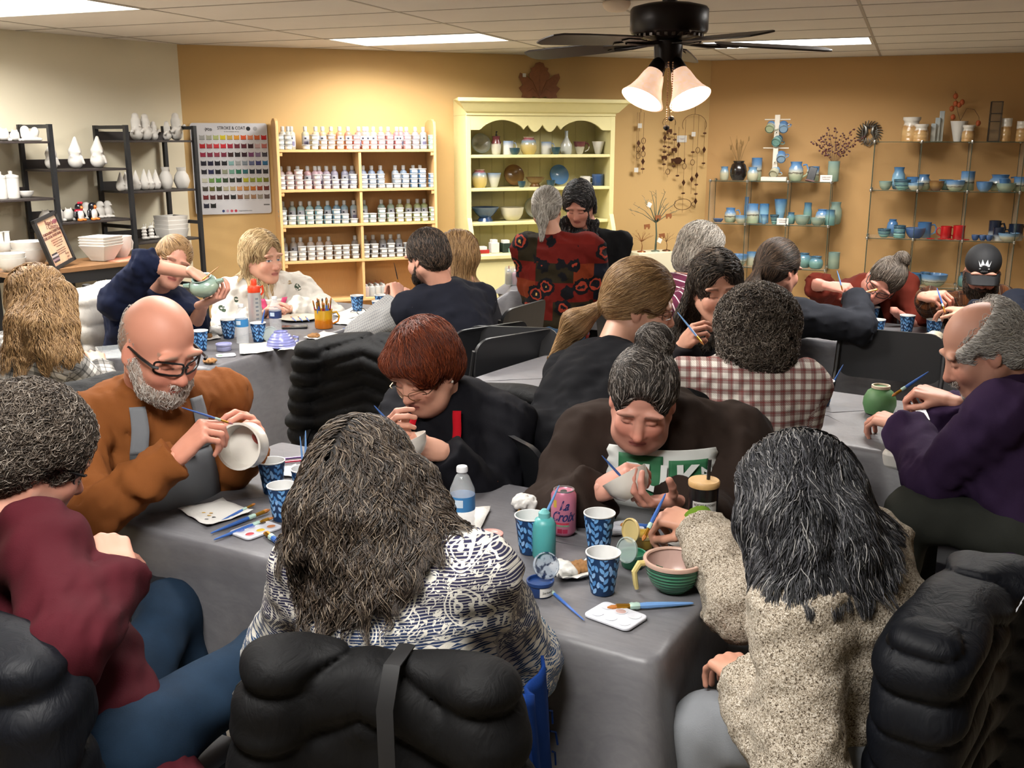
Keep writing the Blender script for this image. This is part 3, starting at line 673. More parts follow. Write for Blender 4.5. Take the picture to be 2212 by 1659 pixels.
def hand_prims(pose,s,sc=1.0):
 H=[];X=(.031,.0105,-.0105,-.0295);Y=(.088,.092,.087,.077);LN_=((.043,.026,.021),(.047,.03,.022),(.043,.028,.021),(.034,.021,.019));RR=(.0092,.0094,.0088,.0078)
 sp=.10 if pose in ('flat','cup','relax') else .03;tips=[]
 for i in range(4):
  k=np.array([X[i],Y[i],.002 if i in (1,2) else -.001])
  H.append(Pr(np.array([X[i]*.62,.006,0])*sc,k*sc,.0135*sc,.0108*sc,k=.012*sc))
  a=0;p=k;d0=math.atan2(X[i],.1)*sp*8*.5
  for j in range(3):
   a+=math.radians(CURL[pose][i][j]);d=np.array([math.sin(d0)*math.cos(a),math.cos(d0)*math.cos(a),-math.sin(a)]);q=p+d*LN_[i][j]
   r0=RR[i]*(1.06-.1*j);H.append(Pr(p*sc,q*sc,r0*sc,r0*.9*sc,k=.003*sc));p=q
  tips.append(p)
 H.append(Pr(np.array([0,-.03,0])*sc,np.array([0,.03,-.002])*sc,(.027*sc,.02*sc),(.034*sc,.015*sc),k=.012,e=(1,0,0)))
 H.append(El(np.array([.022,.032,-.011])*sc,np.array([.014,.026,.013])*sc,k=.01))
 p=np.array([.022,.02,-.006])
 for j,(l,r) in enumerate(((.036,.0125),(.032,.0105),(.026,.0098))):
  q=p+nrm(THUMB[pose][j])*l;H.append(Pr(p*sc,q*sc,r*sc,r*.92*sc,k=(.01 if j==0 else .004)*sc));p=q
 tips.append(p)
 for h in H:
  if isinstance(h,El):h.c=h.c*np.array([s,1,1],'f4');h.__init__(h.c,h.r,None,h.k)
  else:h.__init__(h.a*[s,1,1],h.b*[s,1,1],h.ra,h.rb,h.k,1,h.e)
 tips=[t*[s,1,1]*sc for t in tips];return H,tips
HANDC={}
def hand_mesh(pose,s,sc,res):
 key=(pose,s,round(sc,3),res)
 if key not in HANDC:
  H,tips=hand_prims(pose,s,sc);V,Q=solid(H,res);HANDC[key]=(V,Q,tips)
 return HANDC[key]
 # ================================================================ people
SKINM=M('skin',rough=.5,spec=.35,f=lambda t:(t.col(t.attr('Col','Color')),t.bump(t.noise(t.tex('Object'),220,3,.6),.12,.001)))
PEOPLE={}
def cloth(name,c,kind='plain',c2=None,rough=.85,scale=1.0,**kw):
 def f(t):
  cu=t.attr('cuv');v=t.tex('Object');b=lin(c);fine=t.noise(v,420,2,.6);broad=t.noise(v,9,3,.5)
  col=t.mix(broad,tuple(x*.82 for x in b[:3])+(1,),tuple(min(1,x*1.15) for x in b[:3])+(1,));st=.25;hgt=fine
  x,y,z=t.sep(cu)
  tri=lambda q,w:t.math('LESS_THAN',t.math('FRACT',q),w)
  if kind=='plaid':
   for axs in (x,y):
    for cc,wd,per,of in c2:
     m=tri(t.math('ADD',t.math('DIVIDE',axs,per),of),wd);col=t.mix(t.math('MULTIPLY',m,.58),col,lin(cc))
   w1=t.math('SINE',t.math('MULTIPLY',t.math('ADD',x,y),900.0));hgt=w1
  if kind=='gingham':
   a=t.math('ADD',tri(t.math('DIVIDE',x,scale),.5),tri(t.math('DIVIDE',y,scale),.5));col=t.mix(t.math('MULTIPLY',a,.5),b,lin(c2))
  if kind=='stripe':col=t.mix(tri(t.math('DIVIDE',y,scale),.16),col,lin(c2))
  if kind=='knit':
   n=t.noise(v,170*scale,3,.75,1.5);col=t.ramp(n,[(.4,c2),(.5,c),(.62,'cdc6ba')]);wv=t.n('ShaderNodeTexVoronoi',Vector=v,Scale=130*scale).outputs[0];hgt=t.math('ADD',wv,n);st=.7
  if kind=='fleece':
   hgt=t.noise(v,160,3,.7);st=.5;vo=t.n('ShaderNodeTexVoronoi',Vector=cu,Scale=11.0);fl=t.math('LESS_THAN',vo.outputs[0],.2);hue=t.ramp(t.sep(vo.outputs[1])[0],[(0,'3d4a3c'),(.35,'3d4a3c'),(.36,'c2506c'),(.7,'b8405e'),(.71,'38304a')],'CONSTANT');col=t.mix(t.math('MULTIPLY',fl,t.math('LESS_THAN',t.noise(v,90,2),.56)),col,hue)
  if kind=='denim':hgt=t.noise(t.map(v,(1,1,4)),300,2);col=t.mix(t.noise(v,14,4,.6),col,lin(c2))
  if kind=='paisley':
   vo=t.n('ShaderNodeTexVoronoi',Vector=t.n('ShaderNodeVectorMath',operation='ADD',i0=cu,i1=t.n('ShaderNodeVectorMath',operation='SCALE',i0=t.noise(cu,14,2,.5,0,1),Scale=.05).outputs[0]).outputs[0],Scale=11.0);d=vo.outputs[0]
   ring=t.math('GREATER_THAN',t.math('SINE',t.math('MULTIPLY',d,78.0)),-.42);dots=t.math('LESS_THAN',t.n('ShaderNodeTexVoronoi',Vector=cu,Scale=85.0).outputs[0],.33);curl=t.math('GREATER_THAN',t.noise(cu,42,2,.6,3.0),.45)
   big=t.math('LESS_THAN',d,.5);core=t.math('MULTIPLY',t.math('LESS_THAN',d,.2),curl);pat=t.math('MAXIMUM',t.math('MULTIPLY',t.math('MULTIPLY',ring,big),t.math('SUBTRACT',1.0,dots)),t.math('MAXIMUM',core,t.math('MULTIPLY',curl,t.math('SUBTRACT',1.0,big))))
   bnd=lambda lo,hi:t.math('MULTIPLY',t.math('GREATER_THAN',y,lo),t.math('LESS_THAN',y,hi));band=t.math('ADD',bnd(-.225,-.125),bnd(-.43,-.39));bp=t.math('GREATER_THAN',t.math('ADD',t.math('SINE',t.math('MULTIPLY',y,420.0)),t.math('MULTIPLY',.9,t.math('SINE',t.math('MULTIPLY',x,240.0)))),-.1)
   pat=t.math('ADD',t.math('MULTIPLY',pat,t.math('SUBTRACT',1.0,band)),t.math('MULTIPLY',bp,band));rows=t.math('GREATER_THAN',t.math('SINE',t.math('MULTIPLY',y,1150.0)),-.55);ink=t.math('MULTIPLY',pat,t.math('ADD',t.math('MULTIPLY',rows,.7),.3))
   dk=t.ramp(t.math('ADD',t.math('MULTIPLY',y,-1.6),t.math('MULTIPLY',t.noise(cu,3.5,2),.35)),[(.3,'2a2940'),(.48,'23395a'),(.66,'2c507a'),(.95,'5a8a98')]);col=t.mix(ink,lin('c4c0b6'),dk);st=.4
  if kind=='patchwork':
   ck=t.n('ShaderNodeTexWhiteNoise',noise_dimensions='3D',i0=t.n('ShaderNodeVectorMath',operation='FLOOR',i0=t.map(cu,(8.2,8.2,1),(0,0,.03))).outputs[0]);vo=t.n('ShaderNodeTexVoronoi',Vector=cu,Scale=7.5);sq=t.ramp(t.sep(ck.outputs[1])[0],[(0,'56140f'),(.3,'241e12'),(.52,'5e1610'),(.72,'12141e'),(.88,'6a2a14')],'CONSTANT')
   d=vo.outputs[0];wob=t.math('ADD',d,t.math('MULTIPLY',t.math('SUBTRACT',t.noise(cu,34,3),.5),.3));leaf=t.ramp(wob,[(0,'b08a4a'),(.07,'b08a4a'),(.075,'15151a'),(.2,'15151a'),(.205,'8a3424'),(.29,'101014'),(.43,'101014')],'CONSTANT');col=t.mix(t.math('LESS_THAN',wob,.43),sq,leaf)
  if kind=='down':
   hgt=t.noise(v,60,4,.6);st=.3
  if kind=='check':
   a=t.math('ADD',tri(t.math('DIVIDE',x,scale),.2),tri(t.math('DIVIDE',y,scale),.2));col=t.mix(t.math('MULTIPLY',a,.5),col,lin(c2))
  t.col(col);t.bump(t.math('ADD',t.math('MULTIPLY',hgt,.5),t.math('MULTIPLY',broad,.6)),st,.004)
 return M(name,c,rough,f=f,spec=.12,**kw)
class Person:pass
def person(name,label,head,hy=0,hp=0,hr=0,hs=1.0,ty=0,nb=None,pel=None,sw=.36,shr=0,R=None,L=None,S=1.0,legs=None,girth=1.0,depth_=1.0,bust=0.0,face=None,top=None,pants=None,near=False,build=(.047,.04,.033),kfwd=None,stand=False,lean=.16):
 p=Person();p.S=S;g=math.radians
 p.root=thing('person',label,'person')
 J=lambda s:None if s is None else (np.array(s[1:],float) if s[0]=='w' else (p.nb+p.T@(np.array(s[1:],float)*S) if s[0]=='l' else U(*s)))
 f=lambda a:np.array([math.sin(g(a)),math.cos(g(a)),0]);r=lambda a:np.array([math.cos(g(a)),-math.sin(g(a)),0]);up=np.array([0,0,1.])
 hc=U(*head);Y0=frame(r(hy),f(hy),up);p.HY=Y0
 p.HR=Y0@euler(-g(hp),g(hr),0);p.hc=hc;p.hs=hs
 p.h2w=lambda q:hc+(np.asarray(q,float)*hs)@p.HR.T
 p.y2w=lambda q:hc+(np.asarray(q,float)*hs)@p.HY.T
 p.nb=U(*nb) if nb else hc+(up*-.195-f(ty)*.07)*hs
 tf,tr=f(ty),r(ty)
 if stand:p.pel=U(*pel) if pel else p.nb-up*.55*S
 else:p.pel=U(*pel) if pel else np.array([*(p.nb-tf*lean)[:2],.55])
 ax=nrm(p.nb-p.pel);tr=nrm(tr-ax*(tr@ax));fr=np.cross(ax,tr);fr=fr if fr@tf>0 else -fr
 if shr:tr=nrm(tr*math.cos(g(shr))-ax*math.sin(g(shr)))
 p.T=frame(tr,fr,ax);p.fr,p.tr,p.ax=fr,tr,ax
 p.sh={s:p.nb+tr*k*sw/2-ax*.045*S+fr*.01 for s,k in (('R',1),('L',-1))}
 p.el,p.wr,p.hd={},{},{}
 for s,k,sp in (('R',1,R),('L',-1,L)):
  sp=sp or {};e=J(sp.get('e',('l',k*(sw/2+.05),.06,-.33)));wv=J(sp.get('w',('l',k*.1,.3,-.36)))
  a,b=.285*S,.245*S;D=wv-p.sh[s];dl=np.linalg.norm(D);sc=max(1.0,dl/(a+b)/.995);a,b=a*sc,b*sc
  u=D/dl;x=(a*a-b*b+dl*dl)/(2*dl);hgt=math.sqrt(max(1e-6,a*a-x*x));o=e-p.sh[s];o=nrm(o-u*(o@u))
  p.el[s]=p.sh[s]+u*x+o*hgt;p.wr[s]=wv;fd=nrm(wv-p.el[s])
  hd=nrm(J(sp['p'])-wv) if 'p' in sp else fd;do=np.array(sp.get('d',(0,0,1)),float);do=nrm(do-hd*(do@hd));p.hd[s]=(hd,do,sp.get('pose','relax'),sp.get('hide',False),sc)
  # ---- skin: head, neck, arms, hands and trunk in one mesh
 fc=dict(skin='c99a80',lips='a8625a',brow='4a3526');fk=face or {};fc.update({k:v for k,v in fk.items() if k in ('skin','lips','brow','eyes','flush','fl','stub')})
 H=head_prims(**{k:v for k,v in fk.items() if k in ('wide','jaw','nose','heavy')});res=.0037 if near else .0058
 nbl=p.HR.T@(p.nb-ax*.04-hc)/hs;nr=fk.get('neck',.052)
 H.insert(1,Pr((0,-.03,-.05),nbl,nr,nr*1.12,k=.03))
 V,Q=solid(H,res);col=face_col(V,**fc);V=hc+(V*hs)@p.HR.T;VS,QS,CS=[V],[Q],[col]
 skinc=np.array(lin(fc['skin']));p.tips={}
 arms=[];
 for s,k in (('R',1),('L',-1)):
  hd,do,pose,hide,sc=p.hd[s];b0=build
  arms+=[Pr(p.sh[s],p.el[s],.045*S,.038*S),Pr(p.el[s],p.wr[s],b0[1]*.92*S,.026*S,k=.02)]
  X=np.cross(hd,do);Rm=frame(X,hd,do);sg=-k
  V,Q,tips=hand_mesh(pose,sg,S*1.0,.004 if near else .0055)
  p.tips[s]=[p.wr[s]+Rm@t for t in tips];p.hd[s]+=(Rm,)
  if not hide:
   V2=p.wr[s]+V@Rm.T;cc=np.tile(skinc,(len(V),1));red=np.clip((V[:,1]-.05)/.08,0,1)[:,None]*.35;cc[:,:3]=cc[:,:3]*(1-red)+np.array([.55,.22,.17])*red*1.0
   VS.append(V2);QS.append(Q);CS.append(cc)
 hips={s:p.pel+tr*k*.085*S for s,k in (('R',1),('L',-1))};p.hips=hips;lg=legs or {}
 p.kn,p.an={},{}
 for s,k in (('R',1),('L',-1)):
  hf=f(kfwd if kfwd is not None else ty)
  if stand:kn=hips[s]*[1,1,0]+up*.5*S+tf*.02;an=kn*[1,1,0]+up*.09-tf*.01
  else:kn=hips[s]+hf*.41*S+tr*k*.06+up*(.545-hips[s][2]);an=kn*[1,1,0]+up*.09+hf*.03
  l=lg.get(s);p.kn[s]=J(l[0]) if l else kn;p.an[s]=J(l[1]) if l else an
 trunk=[Pr(p.pel,p.pel*.45+p.nb*.55,(.13*S,.095*S),(.12*S,.09*S),e=tr),Pr(p.pel*.45+p.nb*.55,p.nb-ax*.08,(.12*S,.09*S),(.1*S,.07*S),e=tr),Pr(p.sh['R'],p.sh['L'],.045,.045)]
 legp=[]
 for s in 'RL':legp+=[Pr(hips[s],p.kn[s],.06*S,.045*S),Pr(p.kn[s],p.an[s],.042*S,.03*S)]
 V,Q=solid(trunk+arms+legp,.026);VS.append(V);QS.append(Q);CS.append(np.tile(skinc,(len(V),1)))
 o=np.cumsum([0]+[len(v) for v in VS]);me=qmesh('body',np.concatenate(VS),np.concatenate([q+n for q,n in zip(QS,o)]),{'Col':np.concatenate(CS)})
 link('body',me,SKINM,p.root)
 p.girth=girth
 if top:garment(p,near=near,girth=girth,deep=depth_,bust=bust,build=build,**top)
 if pants:trousers(p,pants,near,stand)
 PEOPLE[name]=p;return p
def cuv_for(p,V,sleeves=True):
 L=(V-p.nb)@p.T;c=np.stack([L[:,0]+.15*np.sign(L[:,0])*0,L[:,2],np.zeros(len(V))],1)
 dt=np.abs(L[:,0])-.165*p.S*p.girth
 for i,s in enumerate('RL'):
  A,B,W=p.sh[s],p.el[s],p.wr[s];best=None
  for a,b,off in ((A,B,0),(B,W,np.linalg.norm(B-A))):
   ba=b-a;l=np.linalg.norm(ba);u=ba/l;t=(V-a)@u;q=V-a-np.clip(t,0,l)[:,None]*u;d=np.linalg.norm(q,axis=1)
   e1=nrm(np.cross(u,p.fr));e2=np.cross(u,e1);ang=np.arctan2(q@e2,q@e1)
   uv=np.stack([ang*.055,-(off+t),np.full(len(V),1.+i)],1)
   if best is None:best,bd=uv,d
   else:m=d<bd;best[m]=uv[m];bd=np.minimum(bd,d)
  m=(bd<.085*p.S)&(bd<np.maximum(0.02,dt+.13))&((V-A)@nrm(B-A)>.03)&(dt>-.04 if True else 1) if False else (bd<.082*p.S)&((V-A)@nrm(B-A)>.035)
  c[m]=best[m]
 return c
def garment(p,mat,name='shirt',infl=.012,collar='crew',sleeve=1.0,hem=.02,fold=.0045,near=False,girth=1.0,deep=1.0,bust=0.0,build=(.047,.04,.033),cuff=True,extra=None,wl=.09,res=None,arms=True,vest=False,seed=None,open_=None):
 S,ax,tr,fr=p.S,p.ax,p.tr,p.fr;i=infl;P_=[];h=res or (.0095 if near else .0135)
 gx,gy=girth,girth*deep;mid=p.pel*.55+p.nb*.45;ch=p.pel*.2+p.nb*.8
 P_+=[Pr(p.pel-ax*hem,mid,((.155*gx+i)*S,(.115*gy+i)*S),((.145*gx+i)*S,(.112*gy+i)*S),e=tr,k=.05),Pr(mid,ch-ax*.02,((.145*gx+i)*S,(.112*gy+i)*S),((.155*gx+i)*S,(.108*gy+i)*S),e=tr,k=.05),Pr(ch-ax*.02,p.nb-ax*.075,((.155*gx+i)*S,(.105*gy+i)*S),((.10+i)*S,(.06+i)*S),e=tr,k=.05)]
 if bust:
  for k in (-1,1):P_.append(El(ch+fr*(.075*gy+i)-ax*.07+tr*k*.075,(.075,.06+bust,.07),p.T,k=.05))
 nt=len(P_)
 for s in 'RL':
  P_.append(Pr(p.nb-ax*.02+(p.sh[s]-p.nb)*.15,p.sh[s],.045*S+i,(build[0]+.01)*S+i,k=.05))
  if arms and not vest:
   a,b,c=p.sh[s],p.el[s],p.wr[s];fd=nrm(c-b);ud=nrm(b-a);r0,r1,r2=[x*S+i for x in build]
   if sleeve>=1:
    end=c-fd*.012;P_+=[Pr(a,b,r0+.008,r1+.004,k=.035),Pr(b,end,r1+.005,r2+.006,k=.03,cut=(end.astype('f4'),fd.astype('f4')))]
    if cuff:P_.append(Pr(end-fd*.035,end+fd*.004,r2+.001,r2+.001,k=.008,cut=((end+fd*.003).astype('f4'),fd.astype('f4'))))
   elif sleeve>.5:
    end=b+(c-b)*(sleeve-.5)*2;P_+=[Pr(a,b,r0+.008,r1+.006,k=.035),Pr(b,end,r1+.006,r1+.004,k=.03,cut=(end.astype('f4'),fd.astype('f4')))]
   else:
    end=a+(b-a)*sleeve*2;P_.append(Pr(a,end,r0+.012,r0+.012,k=.035,cut=(end.astype('f4'),ud.astype('f4'))))
 nk=nrm(p.hc-p.nb+ax*.1);q=p.nb+fr*.012
 if collar in ('hood','hoodie'):
  for a0 in range(0,360,24):
   a=math.radians(a0);back=max(0,-math.sin(a));rr=.02+.012*back
   P_.append(El(q+(tr*math.cos(a)*.088+fr*math.sin(a)*.078)*S-ax*(.035-.03*back+.045*max(0,math.sin(a))),rr*S+.006,k=.03))
  P_.append(El(p.nb-fr*(.095*gy)-ax*.075,(.1*S,.04,.075),p.T,k=.04))
 elif collar=='collar':
  for a0 in range(0,360,20):
   a=math.radians(a0);d=tr*math.cos(a)*.072+fr*math.sin(a)*.068;b0=q+d*S-ax*(.02+.045*max(0,math.sin(a)));P_.append(Pr(b0,b0+d*.25-ax*.018+ax*.03,.009,.011,k=.012))
 elif collar=='high':
  for a0 in range(0,360,20):
   a=math.radians(a0);d=tr*math.cos(a)*.075+fr*math.sin(a)*.07;b0=q+d*S-ax*(.03+.03*max(0,math.sin(a)));P_.append(Pr(b0,b0+nk*.06+d*.1,.011,.011,k=.015))
 elif collar=='turtle':P_.append(Pr(p.nb-ax*.05,p.nb+nk*.055,.072*S,.066*S,k=.03))
 else:
  for a0 in range(0,360,24):
   a=math.radians(a0);P_.append(El(q+(tr*math.cos(a)*.078+fr*math.sin(a)*.07)*S-ax*(.022+.04*max(0,math.sin(a))),.0125*S+i*.3,k=.014))
 if extra:P_+=extra(p)
 sd=seed if seed is not None else sum(map(ord,mat.name))%997;base=sines(sd,fold,wl);fine=sines(sd+1,fold*.55,wl*.42)
 jn=[(p.el[s].astype('f4'),nrm(p.wr[s]-p.sh[s]).astype('f4')) for s in 'RL']
 def disp(P):
  d=base(P)+fine(P)
  for e,u in jn:
   m=np.exp(-((P-e)**2).sum(1)/.011);d=d+m*fold*1.1*np.sin((P-e)@u*190+3*np.sin(P@np.array([31,17,23],'f4')))
  return d.astype('f4')
 p.gp=P_[:nt]+[P_[nt]]+[q for q in P_[nt+1:] if isinstance(q,Pr) and q.k==.05]
 V,Q=solid(P_,h,disp if fold else None);V=relax(V,Q,1)
 return link(name,qmesh(name,V,Q,{'cuv':cuv_for(p,V)}),mat,p.root)
def trousers(p,mat,near=False,stand=False,r=(.088,.068,.055)):
 S=p.S;P_=[Pr(p.hips['R'],p.hips['L'],.105*S*p.girth,.105*S*p.girth,k=.05),El(p.pel-p.fr*.05,(.15*S*p.girth,.12*S,.1*S),p.T,k=.05)]
 sh=MB()
 for s in 'RL':
  d=nrm(p.an[s]-p.kn[s]);an=p.an[s]
  P_+=[Pr(p.hips[s],p.kn[s],r[0]*S,r[1]*S,k=.05),Pr(p.kn[s],an,r[1]*S,r[2]*S,k=.04,cut=(an.astype('f4'),d.astype('f4')))]
  ff=nrm((p.kn[s]-p.hips[s])*[1,1,0]+p.fr*[1,1,0]*.2);V,Q=solid([El(an*[1,1,0]+np.array([0,0,.045]),(.042,.06,.045),frame(np.cross(ff,[0,0,1]),ff,[0,0,1]),k=.02),El(an*[1,1,0]+ff*.1+np.array([0,0,.032]),(.046,.1,.032),frame(np.cross(ff,[0,0,1]),ff,[0,0,1]),k=.03)],.014)
  link('shoe',qmesh('shoe',V,Q),M('dark_shoe','1d1c1e',.5),p.root)
 V,Q=solid(P_,.015 if near else .022,sines(11,.004,.09));link('trousers',qmesh('trousers',V,Q,{'cuv':V.astype('f4')}),mat,p.root)
def local(p,prims,fr='h'):
 R,o=(p.HR if fr=='h' else p.HY),p.hc;s=p.hs
 for q in prims:
  if isinstance(q,El):q.__init__(o+R@(q.c*s),q.r*s,R@q.R,q.k,q.op,q.dis)
  else:q.__init__(o+R@(q.a*s),o+R@(q.b*s),q.ra*s,q.rb*s,q.k,q.op,None if q.e is None else R@q.e)
 return prims
CAP=lambda t=.0,hl=.073:[El((0,-.019,.036),(.0785+t,.099+t,.0905+t),k=.02),El((0,-.055,-.02),(.066+t,.058+t,.06),k=.03),El((0,.12+t*.5,hl-.07),(.074,.066,.1),k=.012,op=-1),Pr((-.078-t,.03,-.01),(-.078-t,.02,-.12),.03,.05,k=.01,op=-1),Pr((.078+t,.03,-.01),(.078+t,.02,-.12),.03,.05,k=.01,op=-1)]
def hair(p,prims,base,mat,n=2500,L=.12,m=10,flow=None,lift=.005,wave=(0,.05),rad=.0008,res=.009,name='hair',disp=None,fr=.1,keep=None,stick=1.0,seed=3,clump=0.0,coll=()):
 V,Q=solid(prims,res,disp);o=link(name,qmesh(name,V,Q),base,p.root)
 rng=np.random.default_rng(seed);c=V[Q].mean(1);c=c+rng.normal(size=c.shape)*res*.3
 if keep is not None:c=c[keep((c-p.hc)@p.HR/p.hs)]
 toc=np.array([0,0,HC])-c;_,g=grad(prims,c.astype('f4'));vis=(toc*g).sum(1)/np.linalg.norm(toc,axis=1)>-.35;c=c[vis]
 r=c[rng.integers(0,len(c),n)]
 P=strands(prims+list(coll),r.astype('f4'),flow,L,m,lift,wave,rng,stick,fr)
 if clump:
  K=max(8,n//40);gi=rng.integers(0,n,K);near_=np.concatenate([((P[i:i+1000,None,m//3]-P[gi][None,:,m//3])**2).sum(2).argmin(1) for i in range(0,n,1000)]);w_=(clump*np.linspace(0,1,m)**1.3)[None,:,None];P=P*(1-w_)+P[gi[near_]]*w_
 curves(name+'_strands',P,rad,mat,o);return o
def flow_down(p,part=0.0,back=.3,g=1.0):
 def f(P):
  l=(P-p.hc)@p.HR/p.hs;topw=np.clip((l[:,2]-.03)/.08,0,1)[:,None]
  out=np.stack([np.sign(l[:,0]-part)*1.0,np.full(len(l),-back),np.full(len(l),-.25)],1)@p.HR.T
  return out*topw+np.array([0,0,-1.])*(1-topw)*g
 return f
def flow_to(p,G,tail,fr='h',near=.03):
 Gw=(p.h2w if fr=='h' else p.y2w)(G);tw=np.array(tail,float)
 Gl=np.array(G)
 def f(P):
  d=Gw-P;l=np.linalg.norm(d,axis=1)[:,None];past=((P-Gw)@nrm(tw)>-.01)[:,None]|(l<near)
  return np.where(past,tw,d/(l+1e-6))
 return f
def flow_comb(p,v,g=.3,rnd=0):
 v=np.array(v,float)
 def f(P):
  l=(P-p.hc)@p.HR/p.hs;w=np.stack([l[:,0]*6+v[0],np.full(len(l),v[1]),np.full(len(l),v[2])],1)
  return w@p.HR.T+np.array([0,0,-g])
 return f
def glasses(p,mat,shape='rect',r=.0017,w=.027,h=.017,name='glasses',lens=True,y=.102,drop=-.004,temple=None):
 t=MB();R,o,s=p.HR,p.hc,p.hs;t.at(o,R*s)
 for k in (-1,1):
  n=20;pts=[]
  for i in range(n):
   a=2*math.pi*i/n;c,q=math.cos(a),math.sin(a);e=.45 if shape=='rect' else .9
   x=math.copysign(abs(c)**e,c)*w;z=math.copysign(abs(q)**e,q)*h;pts.append((k*.034+x,y-.25*abs(x+k*.034)**2/.034-.004*abs(k*.034+x)/.06,drop+z))
  t.tube(pts,r,5,True);t.tube([(k*(.034+w),y-.014,drop+h*.5),(k*.074,y-.022,drop+h*.5),(k*.0785,.04,drop+h*.4),(k*.079,-.01,drop+.008),(k*.077,-.03,drop-.012)],[r*(temple or 1),r*(temple or 1.2),r*(temple or 1.2),r,r],5)
  pts_l=pts
  if lens:
   m=MB().at(o,R*s);m.add([(k*.034,y-.003,drop)]+pts,[(0,1+i,1+(i+1)%n) for i in range(n)]);
   g=m.obj('lens',M('spectacle_lens','ffffff',.05,trans=1,ior=1.02,alpha=.18),None);p._l=getattr(p,'_l',[])+[g]
 t.tube([(-.009,y-.001,drop+.003),(0,y+.001,drop+.006),(.009,y-.001,drop+.003)],r,5)
 fo=t.obj(name,mat,p.root)
 for g in getattr(p,'_l',[]):g.parent=fo
 p._l=[];return fo
 # ---------------------------------------------------------------- hair styles
BR_={'bg':[(0,'15110e'),(.5,'2f2620'),(.85,'4a3e32'),(1,'75695b')],'blonde':[(0,'7a6242'),(.5,'ab9068'),(1,'d2bb90')],'dblonde':[(0,'5a422a'),(.5,'8a6a45'),(1,'b09066')],'dark':[(0,'120e0c'),(.6,'2e241d'),(1,'6a5646')],'red':[(0,'3a160c'),(.6,'6d3018'),(1,'8a4424')],'greydark':[(0,'0e0e10'),(.6,'262629'),(.85,'4e4e53'),(1,'94928f')],'grey':[(0,'55504a'),(.5,'8b857c'),(1,'c9c4bb')],'white':[(0,'8a8580'),(.5,'b8b3ac'),(1,'dcd8d2')],'bgrey':[(0,'1f1915'),(.5,'463c33'),(.88,'74695e'),(1,'a0978c')],'darkgrey2':[(0,'15110f'),(.55,'2e2722'),(.75,'5a524b'),(1,'a8a19a')]}
def hm(k):return hairmat('hair_'+k,BR_[k]),M('hair_base_'+k,BR_[k][1][1] if k not in ('dark','greydark','darkgrey2','bg') else BR_[k][0][1],.7)
def h_short(p,key,t=.008,n=2500,L=.05,comb=(0,-1,-.2),wave=(.002,.03),rad=.0008,bald=False,res=.008,fr=.35,vol=(),lift=.008,g=.3,hl=.073,base=None,disp=0):
 mt,b=hm(key);b=base or b;c=CAP(t,hl);pr=c[:2]+list(vol)[:0]+c[2:]+list(vol)
 if bald:pr.append(El((0,.02,.085),(.075,.105,.062),k=.02,op=-1))
 hair(p,local(p,pr),b,mt,n,L,7,flow_comb(p,comb,g),lift,wave,rad,res,fr=fr,disp=sines(21,disp,.04) if disp else None)
def h_long(p,key,drop=.3,w=.1,back=.06,t=.012,n=3500,L=.22,m=16,wave=(.006,.06),rad=.0009,part=.01,front=.0,res=.0095,hl=.073,fr=.12,thick=.035,disp=.004,lift=.007,g=1.0,ends=1.0):
 mt,b=hm(key);pr=local(p,CAP(t,hl));q=[]
 for k in (-1,1):
  q+=[Pr((k*.055,-.03,.0),(k*w,-.03-back+front,-drop*.55),.04,thick,k=.03),Pr((k*w,-.03-back+front,-drop*.55),(k*w*.95,-.03-back+front,-drop),thick,thick*.45*ends,k=.03)]
 q+=[Pr((0,-.06,-.02),(0,-.05-back,-drop*.6),(.07,.05),(w*.8,thick),e=(1,0,0),k=.03),Pr((0,-.05-back,-drop*.6),(0,-.05-back,-drop*.97),(w*.8,thick),(w*.7,thick*.4),e=(1,0,0),k=.03)]
 pr2=local(p,q,'y')
 allp=[pr[0],pr[1]]+pr2+pr[2:]
 hair(p,allp,b,mt,n,L,m,flow_down(p,part,.3,g),lift,wave,rad,res,disp=sines(5,disp,.05) if disp else None,fr=fr,clump=.6,coll=getattr(p,'gp',()))
def h_pony(p,key,G=(0,-.125,.02),tail=(0,-.3,-1),tl=.16,tr_=.028,t=.006,n=2600,L=.16,wave=(.0015,.06),rad=.0008,res=.008,bun=None,m=12,hl=.073,fr=.06,sag=.5):
 mt,b=hm(key);pr=local(p,CAP(t,hl));g0=p.h2w(G);tv=nrm(p.HY@np.array(tail,float))
 add=[]
 if bun:add+=[El(g0+p.HR@np.array([0,-.3,.1])*bun*.5,bun,k=.012)]
 else:
  e1=g0+tv*tl*.45;e2=e1+nrm(tv+np.array([0,0,-sag]))*tl*.6
  add+=[Pr(g0,e1,.014,tr_,k=.012),Pr(e1,e2,tr_,tr_*.3,k=.02)]
 hair(p,[pr[0],pr[1]]+add+pr[2:],b,mt,n,L,m,flow_to(p,G,tv if not bun else p.HR@np.array([.6,-.2,.6])),.004,wave,rad,res,fr=fr)
def h_chain(p,key,chains,t=.014,n=8000,L=.24,m=18,wave=(.01,.07),rad=.0009,part=0,res=.0095,disp=.007,lift=.011,fr=.15,hl=.073,back=.3):
 mt,b=hm(key);pr=local(p,CAP(t,hl));add=[]
 for ch in chains:
  q=[(U(*c[:3]),c[3]) for c in ch]
  for (a,ra),(c,rc) in zip(q,q[1:]):add.append(Pr(a,c,ra,rc,k=.03))
 hair(p,[pr[0],pr[1]]+pr[2:]+add,b,mt,n,L,m,flow_down(p,part,back),lift,wave,rad,res,disp=sines(5,disp,.05),fr=fr,clump=.75,coll=p.gp)
